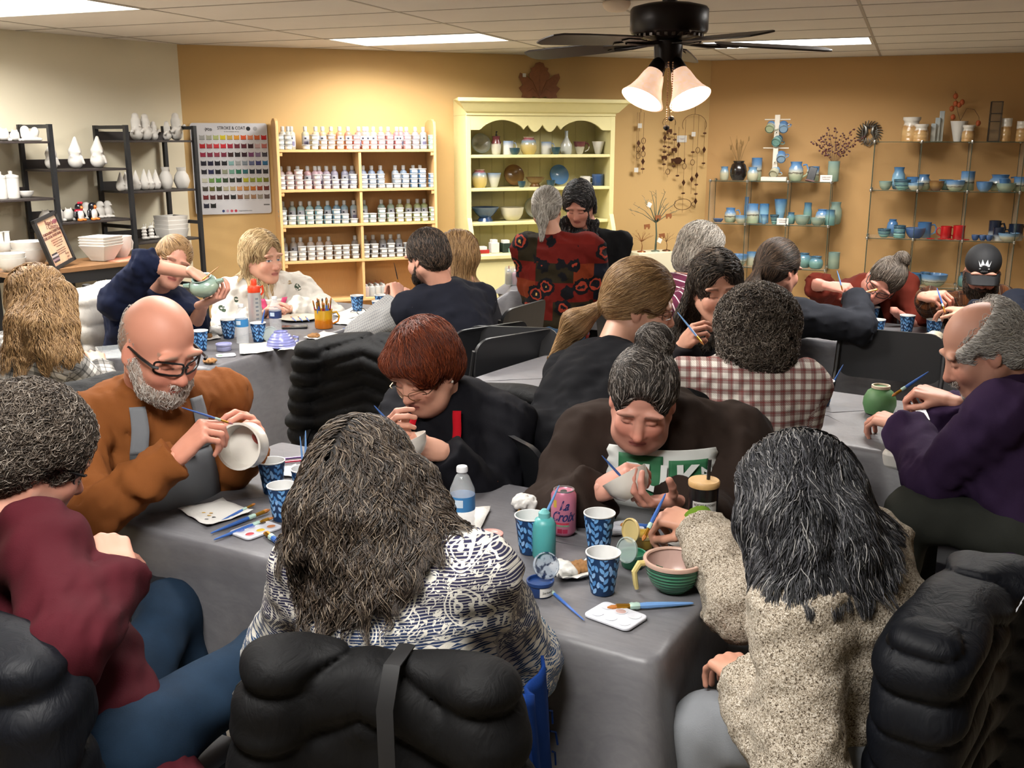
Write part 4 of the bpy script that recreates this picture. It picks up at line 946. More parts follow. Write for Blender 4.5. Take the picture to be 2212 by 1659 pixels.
def h_curly(p,key,r=.13,n=3500,rad=.0011):
 mt,b=hm(key);pr=local(p,[El((0,-.03,.02),(r*.96,r*.95,r*.9),k=.03),El((0,-.05,-.07),(r*.85,r*.7,r*.62),k=.03),El((0,.13,-.06),(.07,.06,.09),k=.02,op=-1)])
 cs=sines(9,1.0,.045,4)
 def fl(P):
  q=P*90;return np.stack([np.sin(q[:,1]*1.1+q[:,2]),np.sin(q[:,2]*.9+q[:,0]),np.sin(q[:,0]*1.2+q[:,1])],1)+np.array([0,0,-.5])
 hair(p,pr,b,mt,n,.085,16,fl,.024,(.007,.022),rad,.009,disp=sines(8,.012,.04),fr=.5)
 # ---------------------------------------------------------------- the people
SK=dict(skin='c2917a')
person('bald','bald bearded man in brown shirt and grey apron painting inside a white bowl',(345,748,2.72),hy=128,hp=24,hs=1.09,ty=138,lean=.1,nb=(322,850,2.86),sw=.42,S=1.08,near=True,R=dict(e=(195,1085,2.6),w=(385,985,2.62),p=(455,912,2.62),d=(-.45,-.5,.75),pose='brush'),L=dict(e=(500,985,3.0),w=(556,955,2.96),p=(545,895,2.86),d=(.6,.35,.6),pose='cup'),face=dict(skin='cf8f78',lips='a05a52',brow='9a8878',fl=.55,neck=.058,nose=1.12,wide=1.03),top=dict(mat=cloth('brown_corduroy_shirt','7d4a24'),collar='collar',fold=.006,infl=.018,hem=.05),pants=cloth('charcoal_trousers','26262a'),girth=1.12)
p=PEOPLE['bald']
h_short(p,'white',-.002,1500,.01,(0,-.4,-1),(0,.03),.0005,bald=True,fr=.2,lift=.003,base=M('scalp_stubble','b08c7a',.7),vol=[El((0,.03,.11),(.12,.15,.1),k=.02,op=-1)])
mt,b=hm('white');hair(p,local(p,[El((0,.045,-.088),(.058,.052,.034),k=.02),El((0,.066,-.1),(.034,.028,.03),k=.02),Pr((-.066,.005,-.03),(-.05,.045,-.08),.016,.022,k=.02),Pr((.066,.005,-.03),(.05,.045,-.08),.016,.022,k=.02),El((0,.094,-.055),(.026,.012,.007),k=.008),El((0,.104,-.068),(.02,.018,.0085),k=.008,op=-1)]),M('white_beard_base','b09a8c',.8),hairmat('hair_beard',[(0,'7d6e62'),(.5,'b8ada2'),(1,'e6e2dc')]),2600,.022,6,lambda P:np.tile(p.HR@np.array([0,.5,-1.]),(len(P),1)),.006,(.001,.02),.0006,.006,name='beard',fr=.5,stick=.6)
BLK=M('black_frame','101012',.35)
glasses(p,BLK,'rect',.0028,.03,.017,temple=1.5,y=.108,drop=-.001)
person('patterned','long haired woman from behind in blue and white patterned sweater',(785,1060,2.02),hy=22,hp=26,hs=1.0,ty=20,nb=(838,1190,1.92),pel=(880,1665,1.98),sw=.34,S=1.0,near=True,girth=1.06,R=dict(e=(1125,1380,2.2),w=(1022,1195,2.05),p=(985,1120,2.16),d=(.6,-.4,.3),pose='relax'),L=dict(e=(640,1360,2.3),w=(700,1250,2.35),pose='relax'),top=dict(mat=cloth('paisley_sweater','cfcbc2','paisley'),infl=.02,fold=.004,hem=.13),pants=cloth('black_trousers','121216'),face=SK,build=(.05,.045,.036))
h_chain(PEOPLE['patterned'],'bg',[[(720,1040,1.94,.05),(680,1110,1.89,.04),(662,1185,1.87,.02),(655,1230,1.88,.008)],[(770,1050,1.93,.06),(755,1130,1.88,.045),(740,1200,1.86,.022),(735,1250,1.87,.008)],[(840,1060,1.94,.055),(835,1130,1.88,.038),(820,1200,1.86,.018),(812,1240,1.87,.008)],[(890,1050,1.98,.045),(925,1105,1.94,.03),(950,1140,1.9,.01)]],.014,11000,.13,14,(.012,.07),part=-.005,fr=.08)
person('cardigan','dark grey haired woman in a tweedy knit cardigan reaching over the table',(1722,1092,2.06),hy=-58,hp=28,hs=1.03,ty=-52,nb=(1800,1205,2.0),sw=.37,S=1.02,near=True,pel=(1865,1560,2.04),girth=1.1,R=dict(e=(1640,1290,2.2),w=(1515,1135,2.4),p=(1425,1108,2.45),d=(.1,-.3,1),pose='brush'),L=dict(e=(1765,1545,1.78),w=(1605,1460,1.98),p=(1560,1420,2.08),d=(0,-.3,1),pose='relax'),legs=dict(L=((1520,1575,2.1),('w',.33,1.83,.09)),R=((1565,1420,2.5),('w',.45,2.35,.09))),top=dict(mat=cloth('tweed_knit','a79a86','knit','3a2f26',scale=1.5),name='cardigan',infl=.024,fold=.005,hem=.06,collar='crew'),pants=cloth('grey_sweatpants','7f8286'),face=dict(skin='bf8c74'),build=(.05,.044,.037))
h_chain(PEOPLE['cardigan'],'greydark',[[(1670,1050,2.05,.05),(1650,1130,2.02,.045),(1665,1215,1.98,.03),(1690,1240,1.95,.015)],[(1730,1050,1.98,.06),(1725,1140,1.9,.055),(1735,1210,1.86,.035),(1745,1235,1.85,.015)],[(1790,1070,2.0,.055),(1815,1140,1.93,.045),(1835,1190,1.88,.03),(1850,1205,1.87,.012)]],.014,9000,.1,12,(.006,.08),part=.01)
person('hoodie','grey haired man in dark red hoodie and glasses bent over his work',(72,985,2.16),hy=52,hp=30,hs=1.08,ty=42,nb=(8,1196,2.12),shr=8,sw=.4,S=1.04,near=True,pel=(235,1640,2.02),girth=1.03,R=dict(e=(345,1345,1.93),w=(262,1240,2.0),p=(226,1150,2.06),d=(.5,-.6,.1),pose='grip'),L=dict(e=(-60,1330,2.4),w=(150,1230,2.5)),legs=dict(L=((365,1318,2.6),('w',-.78,2.35,.09)),R=((590,1415,2.32),('w',-.52,2.0,.09))),top=dict(mat=cloth('dark_red_sweatshirt','3e1018'),name='hoodie',collar='hood',fold=.005,infl=.015,hem=.13,wl=.14),pants=cloth('dark_jeans','111d2a','denim','1f3246'),face=dict(skin='bb8672',neck=.06,stub='8a8078',fl=.5),build=(.052,.047,.039))
p=PEOPLE['hoodie']
h_short(p,'bgrey',.014,5000,.06,(0,-.5,-.6),(.007,.03),.0008,fr=.45,lift=.012,vol=[El((0,-.06,-.03),(.078,.062,.065),k=.03)])
glasses(p,BLK,'rect',.002,.027,.017,temple=1.5)
person('redhair','woman with short auburn hair and glasses wearing a red apron',(915,795,3.16),hy=216,hp=30,hs=1.06,ty=206,lean=.04,nb=(990,872,3.28),sw=.38,near=True,girth=1.16,S=1.03,bust=.02,R=dict(e=(838,1030,3.1),w=(880,952,3.0),p=(838,922,2.92),d=(-.7,-.4,.3),pose='brush'),L=dict(e=(1075,1050,3.1),w=(955,975,2.95),p=(900,962,2.9),d=(.1,-.6,.7),pose='cup'),face=dict(skin='c8957e',lips='9d5850',brow='6a4a38',heavy=.6,fl=.3),top=dict(mat=cloth('black_jacket','111116'),name='jacket',collar='hood',fold=.005,infl=.022,hem=.05),pants=cloth('black_trousers','121216'),build=(.052,.045,.036))
p=PEOPLE['redhair']
h_short(p,'red',.014,6000,.075,(-.35,.35,-.9),(.003,.05),.0008,fr=.22,lift=.012,g=.4,disp=.004,vol=[El((.01,.058,.07),(.062,.04,.026),k=.02),El((-.05,.045,.045),(.028,.035,.035),k=.02),El((.05,.045,.05),(.028,.03,.03),k=.02),El((0,-.06,-.03),(.074,.055,.055),k=.02)])
glasses(p,M('gold_wire','8d7a5c',.3,1),'round',.0011,.024,.015,y=.106,drop=-.02)
person('bun','dark haired woman with a topknot in a brown sweatshirt holding a white bowl',(1388,862,2.78),hy=190,hp=30,hr=-4,hs=1.05,ty=184,lean=.04,nb=(1432,912,2.98),sw=.42,S=1.06,near=True,girth=1.2,R=dict(e=(1215,1100,2.85),w=(1298,1058,2.7),p=(1352,1032,2.64),d=(-.4,-.5,.6),pose='brush'),L=dict(e=(1600,1110,2.85),w=(1450,1085,2.66),p=(1375,1085,2.6),d=(.2,-.1,-.9),pose='cup'),face=dict(skin='c28c7a',lips='a15a58',brow='4a3a32',fl=.6,heavy=.5,nose=1.08),top=dict(mat=cloth('brown_sweatshirt','2e241f'),name='sweatshirt',fold=.007,infl=.03,hem=.05,wl=.13),pants=cloth('black_trousers','121216'),build=(.056,.05,.04))
p=PEOPLE['bun']
h_pony(p,'darkgrey2',(-.015,-.085,.115),bun=.05,t=.008,hl=.085,n=5000,L=.15,wave=(.0035,.05),fr=.14)
person('purple','balding man in a purple hoodie painting an upturned green vase',(2118,752,3.12),hy=-82,hp=30,hs=1.14,ty=-60,nb=(2185,862,3.16),sw=.42,S=1.1,near=True,pel=(2230,1150,3.12),girth=1.12,L=dict(e=(2140,1045,2.95),w=(1950,918,3.4),p=(1880,896,3.5),d=(.1,-.45,.85),pose='cup'),R=dict(e=(2140,930,3.45),w=(2045,862,3.5),p=(1985,842,3.55),d=(-.1,-.2,1),pose='brush'),legs=dict(L=((1968,1108,3.18),('w',1.28,3.2,.09)),R=((2085,1090,3.6),('w',1.55,3.5,.09))),face=dict(skin='c4907a',lips='9d6054',brow='a59a90',fl=.5,neck=.06,nose=1.15),top=dict(mat=cloth('purple_hoodie','33233f'),name='hoodie',collar='hood',fold=.006,infl=.024,hem=.08,wl=.12),pants=cloth('olive_cargo_trousers','31332f'),build=(.058,.05,.04))
p=PEOPLE['purple']
h_short(p,'white',.008,3500,.05,(0,-1,-.35),(.004,.035),.0008,fr=.25,bald=True,lift=.008,vol=[El((0,-.065,-.035),(.076,.055,.05),k=.03)])
hair(p,local(p,[El((0,.062,-.1),(.032,.03,.03),k=.02),El((0,.094,-.055),(.022,.01,.006),k=.008),El((0,.104,-.068),(.02,.018,.0085),k=.008,op=-1)]),M('white_beard_base','b09a8c',.8),MATS['hair_beard'],1200,.02,6,lambda P:np.tile(p.HR@np.array([0,.5,-1.]),(len(P),1)),.006,(.001,.02),.0006,.006,name='beard',fr=.5,stick=.6)
person('plaid','curly haired woman from behind in a red and white checked shirt',(1634,712,3.28),hy=8,hp=14,ty=8,nb=(1612,800,3.26),sw=.36,S=1.02,near=True,pel=(1605,1035,3.3),R=dict(e=(1735,955,3.22),w=(1690,900,3.5)),L=dict(e=(1480,920,3.26),w=(1530,850,3.52)),top=dict(mat=cloth('red_white_gingham','d9d2c8','plaid',c2=[('5e0f13',.5,.032,0),('7a1a1c',.08,.032,.72)]),collar='collar',infl=.02,fold=.004,hem=.1),pants=cloth('blue_jeans','31465c'),face=SK,build=(.05,.043,.036))
h_curly(PEOPLE['plaid'],'bgrey',.12,6000)
person('ponytail','woman with a fair ponytail in black leaning toward her neighbour',(1385,655,3.48),hy=100,hp=16,hr=6,hs=1.1,ty=62,nb=(1315,785,3.42),sw=.35,S=1.05,near=True,pel=(1225,985,3.3),girth=1.08,R=dict(e=(1150,1000,3.15),w=(1110,930,3.3),hide=True),L=dict(e=(1420,830,3.65),w=(1450,830,3.75)),face=dict(skin='bf917a',lips='8d4d4a',brow='7a6048'),top=dict(mat=cloth('black_fleece_jacket','0c0c10'),name='jacket',collar='high',fold=.006,infl=.024,hem=.06,wl=.12),pants=cloth('black_trousers','121216'),build=(.056,.05,.042))
p=PEOPLE['ponytail']
h_pony(p,'dblonde',(0,-.115,-.045),(0,-.75,-.55),.24,.045,.012,6000,.2,(.002,.07),sag=.7)
glasses(p,M('tortoise_frame','4a3020',.35),'rect',.0014,.025,.014)
person('greentee','woman with long wavy brown hair in a pale green T-shirt and black jacket',(1548,622,4.02),hy=178,hp=10,hr=4,hs=1.07,ty=186,lean=.04,nb=(1532,728,4.15),sw=.37,R=dict(e=(1462,800,4.1),w=(1478,742,3.95),p=(1505,715,3.86),d=(-.5,-.6,.3),pose='brush'),L=dict(e=(1620,800,4.1),w=(1560,770,3.9),hide=True),face=dict(skin='c4917a',lips='9a5450',brow='33251d',fl=.35),top=dict(mat=cloth('black_cardigan','151316'),name='jacket',collar='crew',infl=.016,fold=.005),pants=cloth('blue_jeans','31465c'),near=True)
h_long(PEOPLE['greentee'],'bg',.22,.10,.03,.012,5000,.1,12,(.008,.05),.0009,part=0,front=.01,thick=.03,hl=.08,disp=.006,lift=.01)
person('stripes','grey haired woman in glasses and a maroon striped shirt',(1518,544,5.2),hy=80,hp=14,hs=1.08,ty=72,nb=(1480,612,5.2),sw=.36,girth=1.05,R=dict(e=(1425,720,5.0),w=(1480,760,5.0)),L=dict(e=(1540,690,5.4),w=(1560,720,5.4)),face=dict(skin='c89880',lips='a86058',brow='8a7a6c'),top=dict(mat=cloth('maroon_striped_knit','55243a','stripe','c9b8bc',scale=.034),collar='crew',infl=.018,hem=.05),pants=cloth('charcoal_trousers','26262a'))
p=PEOPLE['stripes'];h_short(p,'grey',.012,3000,.08,(0,-.6,-.9),(.004,.04),.001,fr=.15,vol=[El((0,-.07,-.055),(.08,.056,.06),k=.03),El((0,.115,.0),(.1,.07,.11),k=.015,op=-1)])
glasses(p,M('tortoise_frame','4a3020',.35),'rect',.002,.025,.016)
person('fleece','woman with a dark ponytail in a charcoal fleece reaching across the table',(1682,580,4.9),hy=58,hp=16,hs=1.06,ty=42,nb=(1650,655,4.9),sw=.38,girth=1.08,R=dict(e=(1775,705,4.75),w=(1848,640,4.95),p=(1880,628,5.05),d=(0,-.3,1),pose='fist'),L=dict(e=(1740,720,5.3),w=(1768,700,5.15),p=(1800,718,5.0),d=(0,-.3,1),pose='flat'),face=dict(skin='c08a76',lips='9a5a52',brow='30241e',fl=.5),top=dict(mat=cloth('charcoal_fleece','22242a'),name='jacket',collar='high',infl=.022,fold=.006,hem=.06),pants=cloth('charcoal_trousers','26262a'),build=(.056,.048,.04))
h_pony(PEOPLE['fleece'],'dark',(0,-.12,-.02),(0,-.4,-.9),.2,.034,.008,4000,.17,(.001,.06))
person('rust','woman in a rust cardigan bending low with her hair in a topknot',(1908,608,5.55),hy=198,hp=34,hr=-34,hs=1.05,ty=192,nb=(1868,612,5.78),pel=(1865,790,6.0),sw=.4,shr=8,R=dict(e=(1742,598,5.55),w=(1795,618,5.36),p=(1826,622,5.3),d=(-.2,-.4,.8),pose='brush'),L=dict(e=(1990,690,5.7),w=(1930,670,5.5),hide=True),face=dict(skin='c48878',lips='a05550',brow='3a2e28',fl=.7),top=dict(mat=cloth('rust_cardigan','5c2218'),name='cardigan',sleeve=.5,infl=.02,fold=.006),pants=cloth('black_trousers','121216'))
p=PEOPLE['rust'];h_pony(p,'bgrey',(0,-.06,.125),bun=.042,t=.008,n=3000,L=.14,fr=.12)
glasses(p,BLK,'rect',.002,.027,.018,y=.106)
person('cap','bearded man in a black cap and brown plaid shirt dabbing paint',(2122,584,5.42),hy=200,hp=22,hs=1.05,ty=196,nb=(2140,650,5.62),sw=.44,S=1.06,girth=1.1,R=dict(e=(1985,672,5.3),w=(2002,640,5.15),p=(2035,640,5.05),d=(-.3,-.5,.7),pose='brush'),L=dict(e=(2250,690,5.5),w=(2180,700,5.3)),face=dict(skin='b98470',brow='2a2220'),top=dict(mat=cloth('brown_plaid_flannel','6a4024','plaid',c2=[('15151a',.42,.05,0),('b9a58c',.06,.05,.68),('15151a',.12,.025,.3)]),collar='collar',infl=.022,fold=.005,sleeve=.92),pants=cloth('charcoal_trousers','26262a'))
p=PEOPLE['cap']
hair(p,local(p,[El((0,.05,-.09),(.062,.056,.042),k=.02),El((0,.075,-.115),(.04,.034,.04),k=.02),Pr((-.07,.0,-.02),(-.054,.045,-.08),.014,.024,k=.02),Pr((.07,.0,-.02),(.054,.045,-.08),.014,.024,k=.02),El((0,.096,-.055),(.028,.012,.008),k=.008),El((0,.104,-.068),(.02,.018,.008),k=.008,op=-1)]),M('dark_beard_base','17120f',.8),hm('dark')[0],1500,.03,6,lambda P:np.tile(p.HR@np.array([0,.5,-1.]),(len(P),1)),.006,(.001,.02),.0009,.008,name='beard',fr=.5,stick=.6)
CAPM=M('cap_cloth','0d0e12',.75,f=grain(.2,200,.15))
V,Q=solid(local(p,[El((0,-.015,.045),(.086,.106,.085),k=.01),El((0,-.015,-.04),(.2,.2,.055),k=.01,op=-1)]),.005)
cp=link('cap',qmesh('cap',V,Q),CAPM,p.root)
br=MB().at(p.hc,p.HR*p.hs);n=15;vs=[]
for lay in (0,-.004):
 for i in range(n):
  a=math.pi*(i/(n-1));x=math.cos(a)*.08
  vs+=[(x,.055+math.sin(a)*.03,.022+lay),(x*.95,.075+math.sin(a)*.1,.012-.35*x*x/.08+lay)]
fs=[]
for i in range(n-1):
 a=2*i;fs+=[(a,a+1,a+3,a+2),(a+2*n,a+2+2*n,a+3+2*n,a+1+2*n),(a+1,a+1+2*n,a+3+2*n,a+3)]
br.add(vs,fs);br.obj('brim',CAPM,cp)
cw=MB().at(p.hc,p.HR*p.hs)
def capf(x,z):return .0915*math.sqrt(max(0,1-((z-.045)/.085)**2-(x/.086)**2))*1.16-.015+.002
WHT=M('white_thread','c8ccd0',.7)
crown=[(-.03,.066),(-.018,.048),(-.012,.072),(0,.05),(.012,.072),(.018,.048),(.03,.066),(.022,.04),(-.022,.04)]
cw.add([(x,capf(x,z+.026),z+.026) for x,z in crown],[(0,1,8),(1,2,3),(3,4,5),(5,6,7),(1,3,5,7,8)]);cw.add([(x,capf(x,z+.018),z+.018) for x,z in ((-.024,.036),(.024,.036),(.024,.041),(-.024,.041))],[(0,1,2,3)])
cw.obj('crown_emblem',WHT,cp,smooth=0)
text('cap_lettering','cities',.017,WHT,cp,p.h2w((0,capf(0,.045)+.001,.045)),p.HR@frame([-1,0,0],[0,.25,.97],[0,.97,-.25]))
person('navyarm','person in a navy sleeve half hidden behind the man in purple',(2290,570,4.75),hy=215,hp=25,ty=225,nb=(2290,650,4.85),sw=.4,R=dict(e=(2150,690,4.75),w=(2090,672,4.95),hide=False),L=dict(e=(2380,700,4.6),w=(2250,690,4.5)),face=SK,top=dict(mat=cloth('navy_jumper','10141f'),fold=.004,infl=.02),pants=cloth('charcoal_trousers','26262a'))
h_short(PEOPLE['navyarm'],'dark',.01,1200,.05)
person('blackdress','grey haired woman in black standing by the yellow hutch looking down',(1250,440,6.85),hy=196,hp=34,hs=1.1,ty=192,nb=(1284,506,6.95),sw=.38,stand=True,S=1.0,R=dict(e=(1225,590,6.9),w=(1240,610,6.7),hide=True),L=dict(e=(1325,600,6.9),w=(1290,640,6.75)),face=dict(skin='c58f7c',brow='6a5a50',lips='a86058',fl=.5),top=dict(mat=cloth('black_knit_dress','121214'),name='tunic',fold=.005,infl=.014,hem=.25),pants=cloth('black_trousers','121216'))
h_long(PEOPLE['blackdress'],'greydark',.19,.09,.0,.014,2500,.08,9,(.006,.06),.0015,front=.02,thick=.03,hl=.08)
person('coat','grey ponytailed woman standing in a red and black leaf patchwork coat',(1182,452,6.55),hy=14,hp=14,hs=1.08,ty=8,nb=(1205,522,6.55),sw=.40,stand=True,S=1.05,girth=1.12,R=dict(e=(1292,600,6.5),w=(1275,560,6.8),hide=True),L=dict(e=(1128,600,6.5),w=(1165,560,6.85),hide=True),face=SK,top=dict(mat=cloth('leaf_patchwork','5b1f1c','patchwork'),name='coat',infl=.03,fold=.006,hem=.14,collar='high'),pants=cloth('blue_jeans','31465c'),build=(.06,.056,.05))
h_pony(PEOPLE['coat'],'grey',(0,-.112,.0),(0,-.25,-1),.2,.03,.008,2500,.17,(.002,.06),.0013)
person('vest','dark bearded man in navy vest over checked shirt holding a thin brush',(922,556,5.12),hy=-52,hp=16,hs=1.07,ty=-40,nb=(958,640,5.2),sw=.44,S=1.08,girth=1.08,L=dict(e=(846,742,4.95),w=(858,648,5.2),p=(856,592,5.28),d=(.6,-.6,.2),pose='brush'),R=dict(e=(1010,720,5.5),w=(900,650,5.6)),face=dict(skin='c08d78',brow='241c18',stub='2a211c',fl=.4,neck=.06),top=dict(mat=cloth('grey_check_shirt','8d8c8a','check','55585f',scale=.011),collar='collar',infl=.014,fold=.005),pants=cloth('charcoal_trousers','26262a'),build=(.056,.05,.04))
p=PEOPLE['vest'];garment(p,cloth('navy_vest','14161f'),'vest',.04,'high',vest=True,fold=.005,hem=.05,girth=1.1)
h_short(p,'dark',.006,3000,.03,(0,-.4,-.6),(0,.03),.001,fr=.3)
hair(p,local(p,[El((0,.045,-.088),(.058,.05,.034),k=.02),El((0,.066,-.1),(.034,.028,.026),k=.02),Pr((-.068,.0,-.03),(-.05,.045,-.08),.012,.02,k=.02),Pr((.068,.0,-.03),(.05,.045,-.08),.012,.02,k=.02)]),M('dark_beard_base','17120f',.8),hm('dark')[0],900,.015,5,lambda P:np.tile(p.HR@np.array([0,.5,-1.]),(len(P),1)),.004,(0,.02),.0009,.008,name='beard',fr=.5,stick=.6)
person('behindvest','woman with straight brown hair mostly hidden behind the vested man',(985,552,5.72),hy=-70,hp=10,hs=1.05,ty=-60,nb=(1005,632,5.75),sw=.36,face=SK,top=dict(mat=cloth('dark_grey_top','1b1b20'),fold=.004),pants=cloth('black_trousers','121216'))
h_long(PEOPLE['behindvest'],'dblonde',.26,.09,.0,.01,2500,.12,10,(.002,.08),.0013)
person('blonde','blonde woman in a white floral fleece with a pink zip placket',(566,556,6.02),hy=124,hp=6,hs=1.18,ty=150,lean=.04,nb=(572,616,6.12),sw=.4,S=1.12,girth=1.06,near=True,L=dict(e=(692,672,6.15),w=(626,668,5.95),p=(600,674,5.85)),R=dict(e=(492,690,6.0),w=(560,686,5.85)),face=dict(skin='c9977f',lips='a4605a',brow='8a6a4a',eyes=('4a5a66',1),fl=.4),top=dict(mat=cloth('white_floral_fleece','c9c4bb','fleece'),name='fleece',collar='high',infl=.034,fold=.006),pants=cloth('blue_jeans','31465c'),build=(.058,.054,.046))
h_long(PEOPLE['blonde'],'blonde',.17,.088,-.02,.012,4500,.07,9,(.002,.08),.0012,front=.015,thick=.026,hl=.082)
person('potpainter','woman in a navy sweatshirt raising her arm to paint a sage pot',(372,566,5.2),hy=146,hp=6,hr=-24,hs=1.05,ty=128,nb=(328,640,5.28),sw=.40,S=1.04,shr=-14,girth=1.12,R=dict(e=(362,590,4.98),w=(424,592,4.95),p=(456,612,4.96),d=(0,-.2,1),pose='cup'),L=dict(e=(432,712,5.1),w=(442,655,5.02),p=(482,640,5.0),d=(.3,-.2,-.9),pose='cup'),face=dict(skin='c08b76',brow='4a3828',lips='a25a54',fl=.4),top=dict(mat=cloth('navy_sweatshirt','141a30'),name='sweatshirt',infl=.022,fold=.007,sleeve=.52,hem=.06),pants=cloth('black_trousers','121216'),build=(.056,.046,.036))
h_pony(PEOPLE['potpainter'],'dblonde',(0,-.115,.05),bun=.035,t=.005,hl=.09,n=2500,L=.14,wave=(.001,.06),rad=.0012)
person('whiteplaid','woman with light brown hair from behind in black and white plaid',(88,646,4.45),hy=42,hp=8,hs=1.06,ty=34,nb=(80,742,4.42),sw=.38,girth=1.08,R=dict(e=(182,830,4.35),w=(215,790,4.65)),L=dict(e=(-20,830,4.5),w=(60,800,4.8)),face=SK,top=dict(mat=cloth('black_white_buffalo_plaid','c8c4bd','plaid',c2=[('0a0a0c',.5,.085,0),('0a0a0c',.12,.0425,.6)]),infl=.022,fold=.005,hem=.06,collar='crew'),pants=cloth('blue_jeans','31465c'))
h_chain(PEOPLE['whiteplaid'],'dblonde',[[(60,640,4.4,.06),(45,700,4.3,.05),(35,750,4.26,.03)],[(95,640,4.38,.07),(90,710,4.28,.055),(85,755,4.24,.03)],[(130,640,4.42,.06),(140,710,4.34,.045),(140,765,4.3,.025)]],.014,5500,.11,12,(.008,.07),.0012)
# ================================================================ seats under the people
SEATED=dict(bald='the bald man',patterned='the woman in the patterned sweater',cardigan='the woman in the knit cardigan',hoodie='the man in the dark red hoodie',redhair='the auburn haired woman',bun='the woman in the brown sweatshirt',purple='the man in the purple hoodie',plaid='the curly haired woman',ponytail='the woman with the fair ponytail',greentee='the woman in the green T-shirt',stripes='the woman in maroon stripes',fleece='the woman in the charcoal fleece',rust='the woman in the rust cardigan',cap='the man in the black cap',navyarm='the person with the navy sleeve',vest='the vested man',behindvest='the brown haired woman beside the vested man',blonde='the blonde woman',potpainter='the woman painting the sage pot',whiteplaid='the woman in black and white plaid')
YAW=dict(bald=138,patterned=22,cardigan=-52,hoodie=42,redhair=206,bun=184,purple=-66,plaid=8,ponytail=62,greentee=186,stripes=72,fleece=42,rust=192,cap=196,navyarm=225,vest=-40,behindvest=-60,blonde=150,potpainter=128,whiteplaid=34)
YAW.update(patterned=12,hoodie=25);CHO=dict(cardigan=.12)
for k,d in SEATED.items():
 p=PEOPLE[k];a=math.radians(YAW[k]);f_=np.array([math.sin(a),math.cos(a)]);c=p.pel[:2]+f_*CHO.get(k,.06);c=np.array([-.85,1.88]) if k=='hoodie' else c;chair(k,'black folding chair under '+d,c[0],c[1],YAW[k])
 # ---------------------------------------------------------------- panels lying on clothes
def trace(p,Pt,d,off=.006,n=26,gp=None):
 P=Pt.astype('f4').copy();gp=gp or p.gp
 for _ in range(n):P=P+(d*(sdf(gp,P)-off)[:,None]).astype('f4')
 return P
def panel(p,name,rows,mat,parent=None,side=1,off=.007,thick=.003,nu=12,cols=None,gp=None,fine=True):
 V=[];k=np.linspace(0,len(rows)-1,max(10,int(len(rows)*4)));R_=np.array(rows,float)
 for q in k:
  i=min(int(q),len(rows)-2);f_=q-i;v,a,b=R_[i]*(1-f_)+R_[i+1]*f_
  for u in np.linspace(a,b,nu):V.append((u,.32*side,v))
 W=p.nb+(np.array(V)*p.S)@p.T.T;P=trace(p,W,-side*p.fr,off,gp=gp);nr=len(k)
 Q=np.array([(j*nu+i,j*nu+i+1,(j+1)*nu+i+1,(j+1)*nu+i) for j in range(nr-1) for i in range(nu-1)])
 if side>0:Q=Q[:,::-1]
 bad=np.abs(sdf(gp or p.gp,P)-off)>.012;Q=Q[~bad[Q].any(1)]
 L_=np.array(V);o=link(name,qmesh(name,P,Q,{'cuv':np.stack([L_[:,0],L_[:,2],L_[:,2]*0],1)}),mat,parent or p.root)
 s=o.modifiers.new('thickness','SOLIDIFY');s.thickness=thick;s.offset=1;return o
p=PEOPLE['bald'];AP=cloth('grey_denim_apron','75787c',rough=.9);APD=cloth('apron_hem','4a4c4e',rough=.9)
ap=panel(p,'apron',[(-.1,-.10,.11),(-.2,-.13,.14),(-.32,-.15,.15),(-.5,-.15,.15)],AP,off=.024)
panel(p,'apron_hem',[(-.085,-.10,.11),(-.1,-.102,.112)],APD,ap,off=.029)
panel(p,'apron_strap',[(-.09,-.10,-.06),(-.03,-.1,-.06),(.02,-.095,-.058)],AP,ap,off=.026,nu=5);panel(p,'apron_strap',[(-.09,.07,.11),(-.03,.06,.1),(.02,.058,.095)],AP,ap,off=.026,nu=5)
panel(p,'name_tag',[(-.06,-.045,-.01),(-.11,-.045,-.01)],M('paper_white','d9d6cf',.8),off=.034,nu=4)
p=PEOPLE['redhair'];RD_=cloth('red_apron_cloth','b01220',rough=.85)
ap=panel(p,'apron',[(-.055,-.095,.095),(-.2,-.11,.11),(-.32,-.11,.11),(-.42,-.11,.11)],RD_,off=.026)
panel(p,'apron_strap',[(-.055,-.095,-.07),(-.02,-.09,-.065),(.03,-.08,-.055)],RD_,ap,off=.024,nu=4);panel(p,'apron_strap',[(-.055,.07,.095),(-.02,.065,.09),(.03,.055,.08)],RD_,ap,off=.024,nu=4)
MB().ball(p.h2w((-.083,-.008,-.045)),.005,6).obj('earring',M('pearl','d8d2c8',.2),p.root)
p=PEOPLE['bun'];WP=M('white_print','d9dcd8',.7);GP=M('green_print','2c6b45',.7)
st=panel(p,'stamp_print',[(-0.015,-.13,.15),(-0.030,-.137,.157),(-0.045,-.13,.15),(-0.060,-.137,.157),(-0.075,-.13,.15),(-0.090,-.137,.157),(-0.105,-.13,.15),(-0.120,-.137,.157),(-0.135,-.13,.15),(-0.215,-.12,.12)],WP,off=.016,thick=.001)
panel(p,'green_block',[(-0.040,-.11,-.005),(-0.145,-.11,-.005)],GP,st,off=.019,thick=.001);panel(p,'green_block',[(-0.030,.01,.125),(-0.145,.01,.125)],GP,st,off=.019,thick=.001)
def letters(p,body,u,v,size,mat,parent,rot=0,off=.012,bold=.002,roll=0):
 W=p.nb+p.T@(np.array([u,.32,v])*p.S);e=np.array([[0,0,0],[.03,0,0],[0,0,.03]])@p.T.T;P=trace(p,W+e,-p.fr,off);x=-nrm(P[1]-P[0]);y=nrm(P[2]-P[0]);y=nrm(y-x*(x@y));Rm=frame(x,y,np.cross(x,y))@rotz(math.radians(rot));return text('print_lettering',body,size,mat,parent,P[0],Rm,bold=bold)
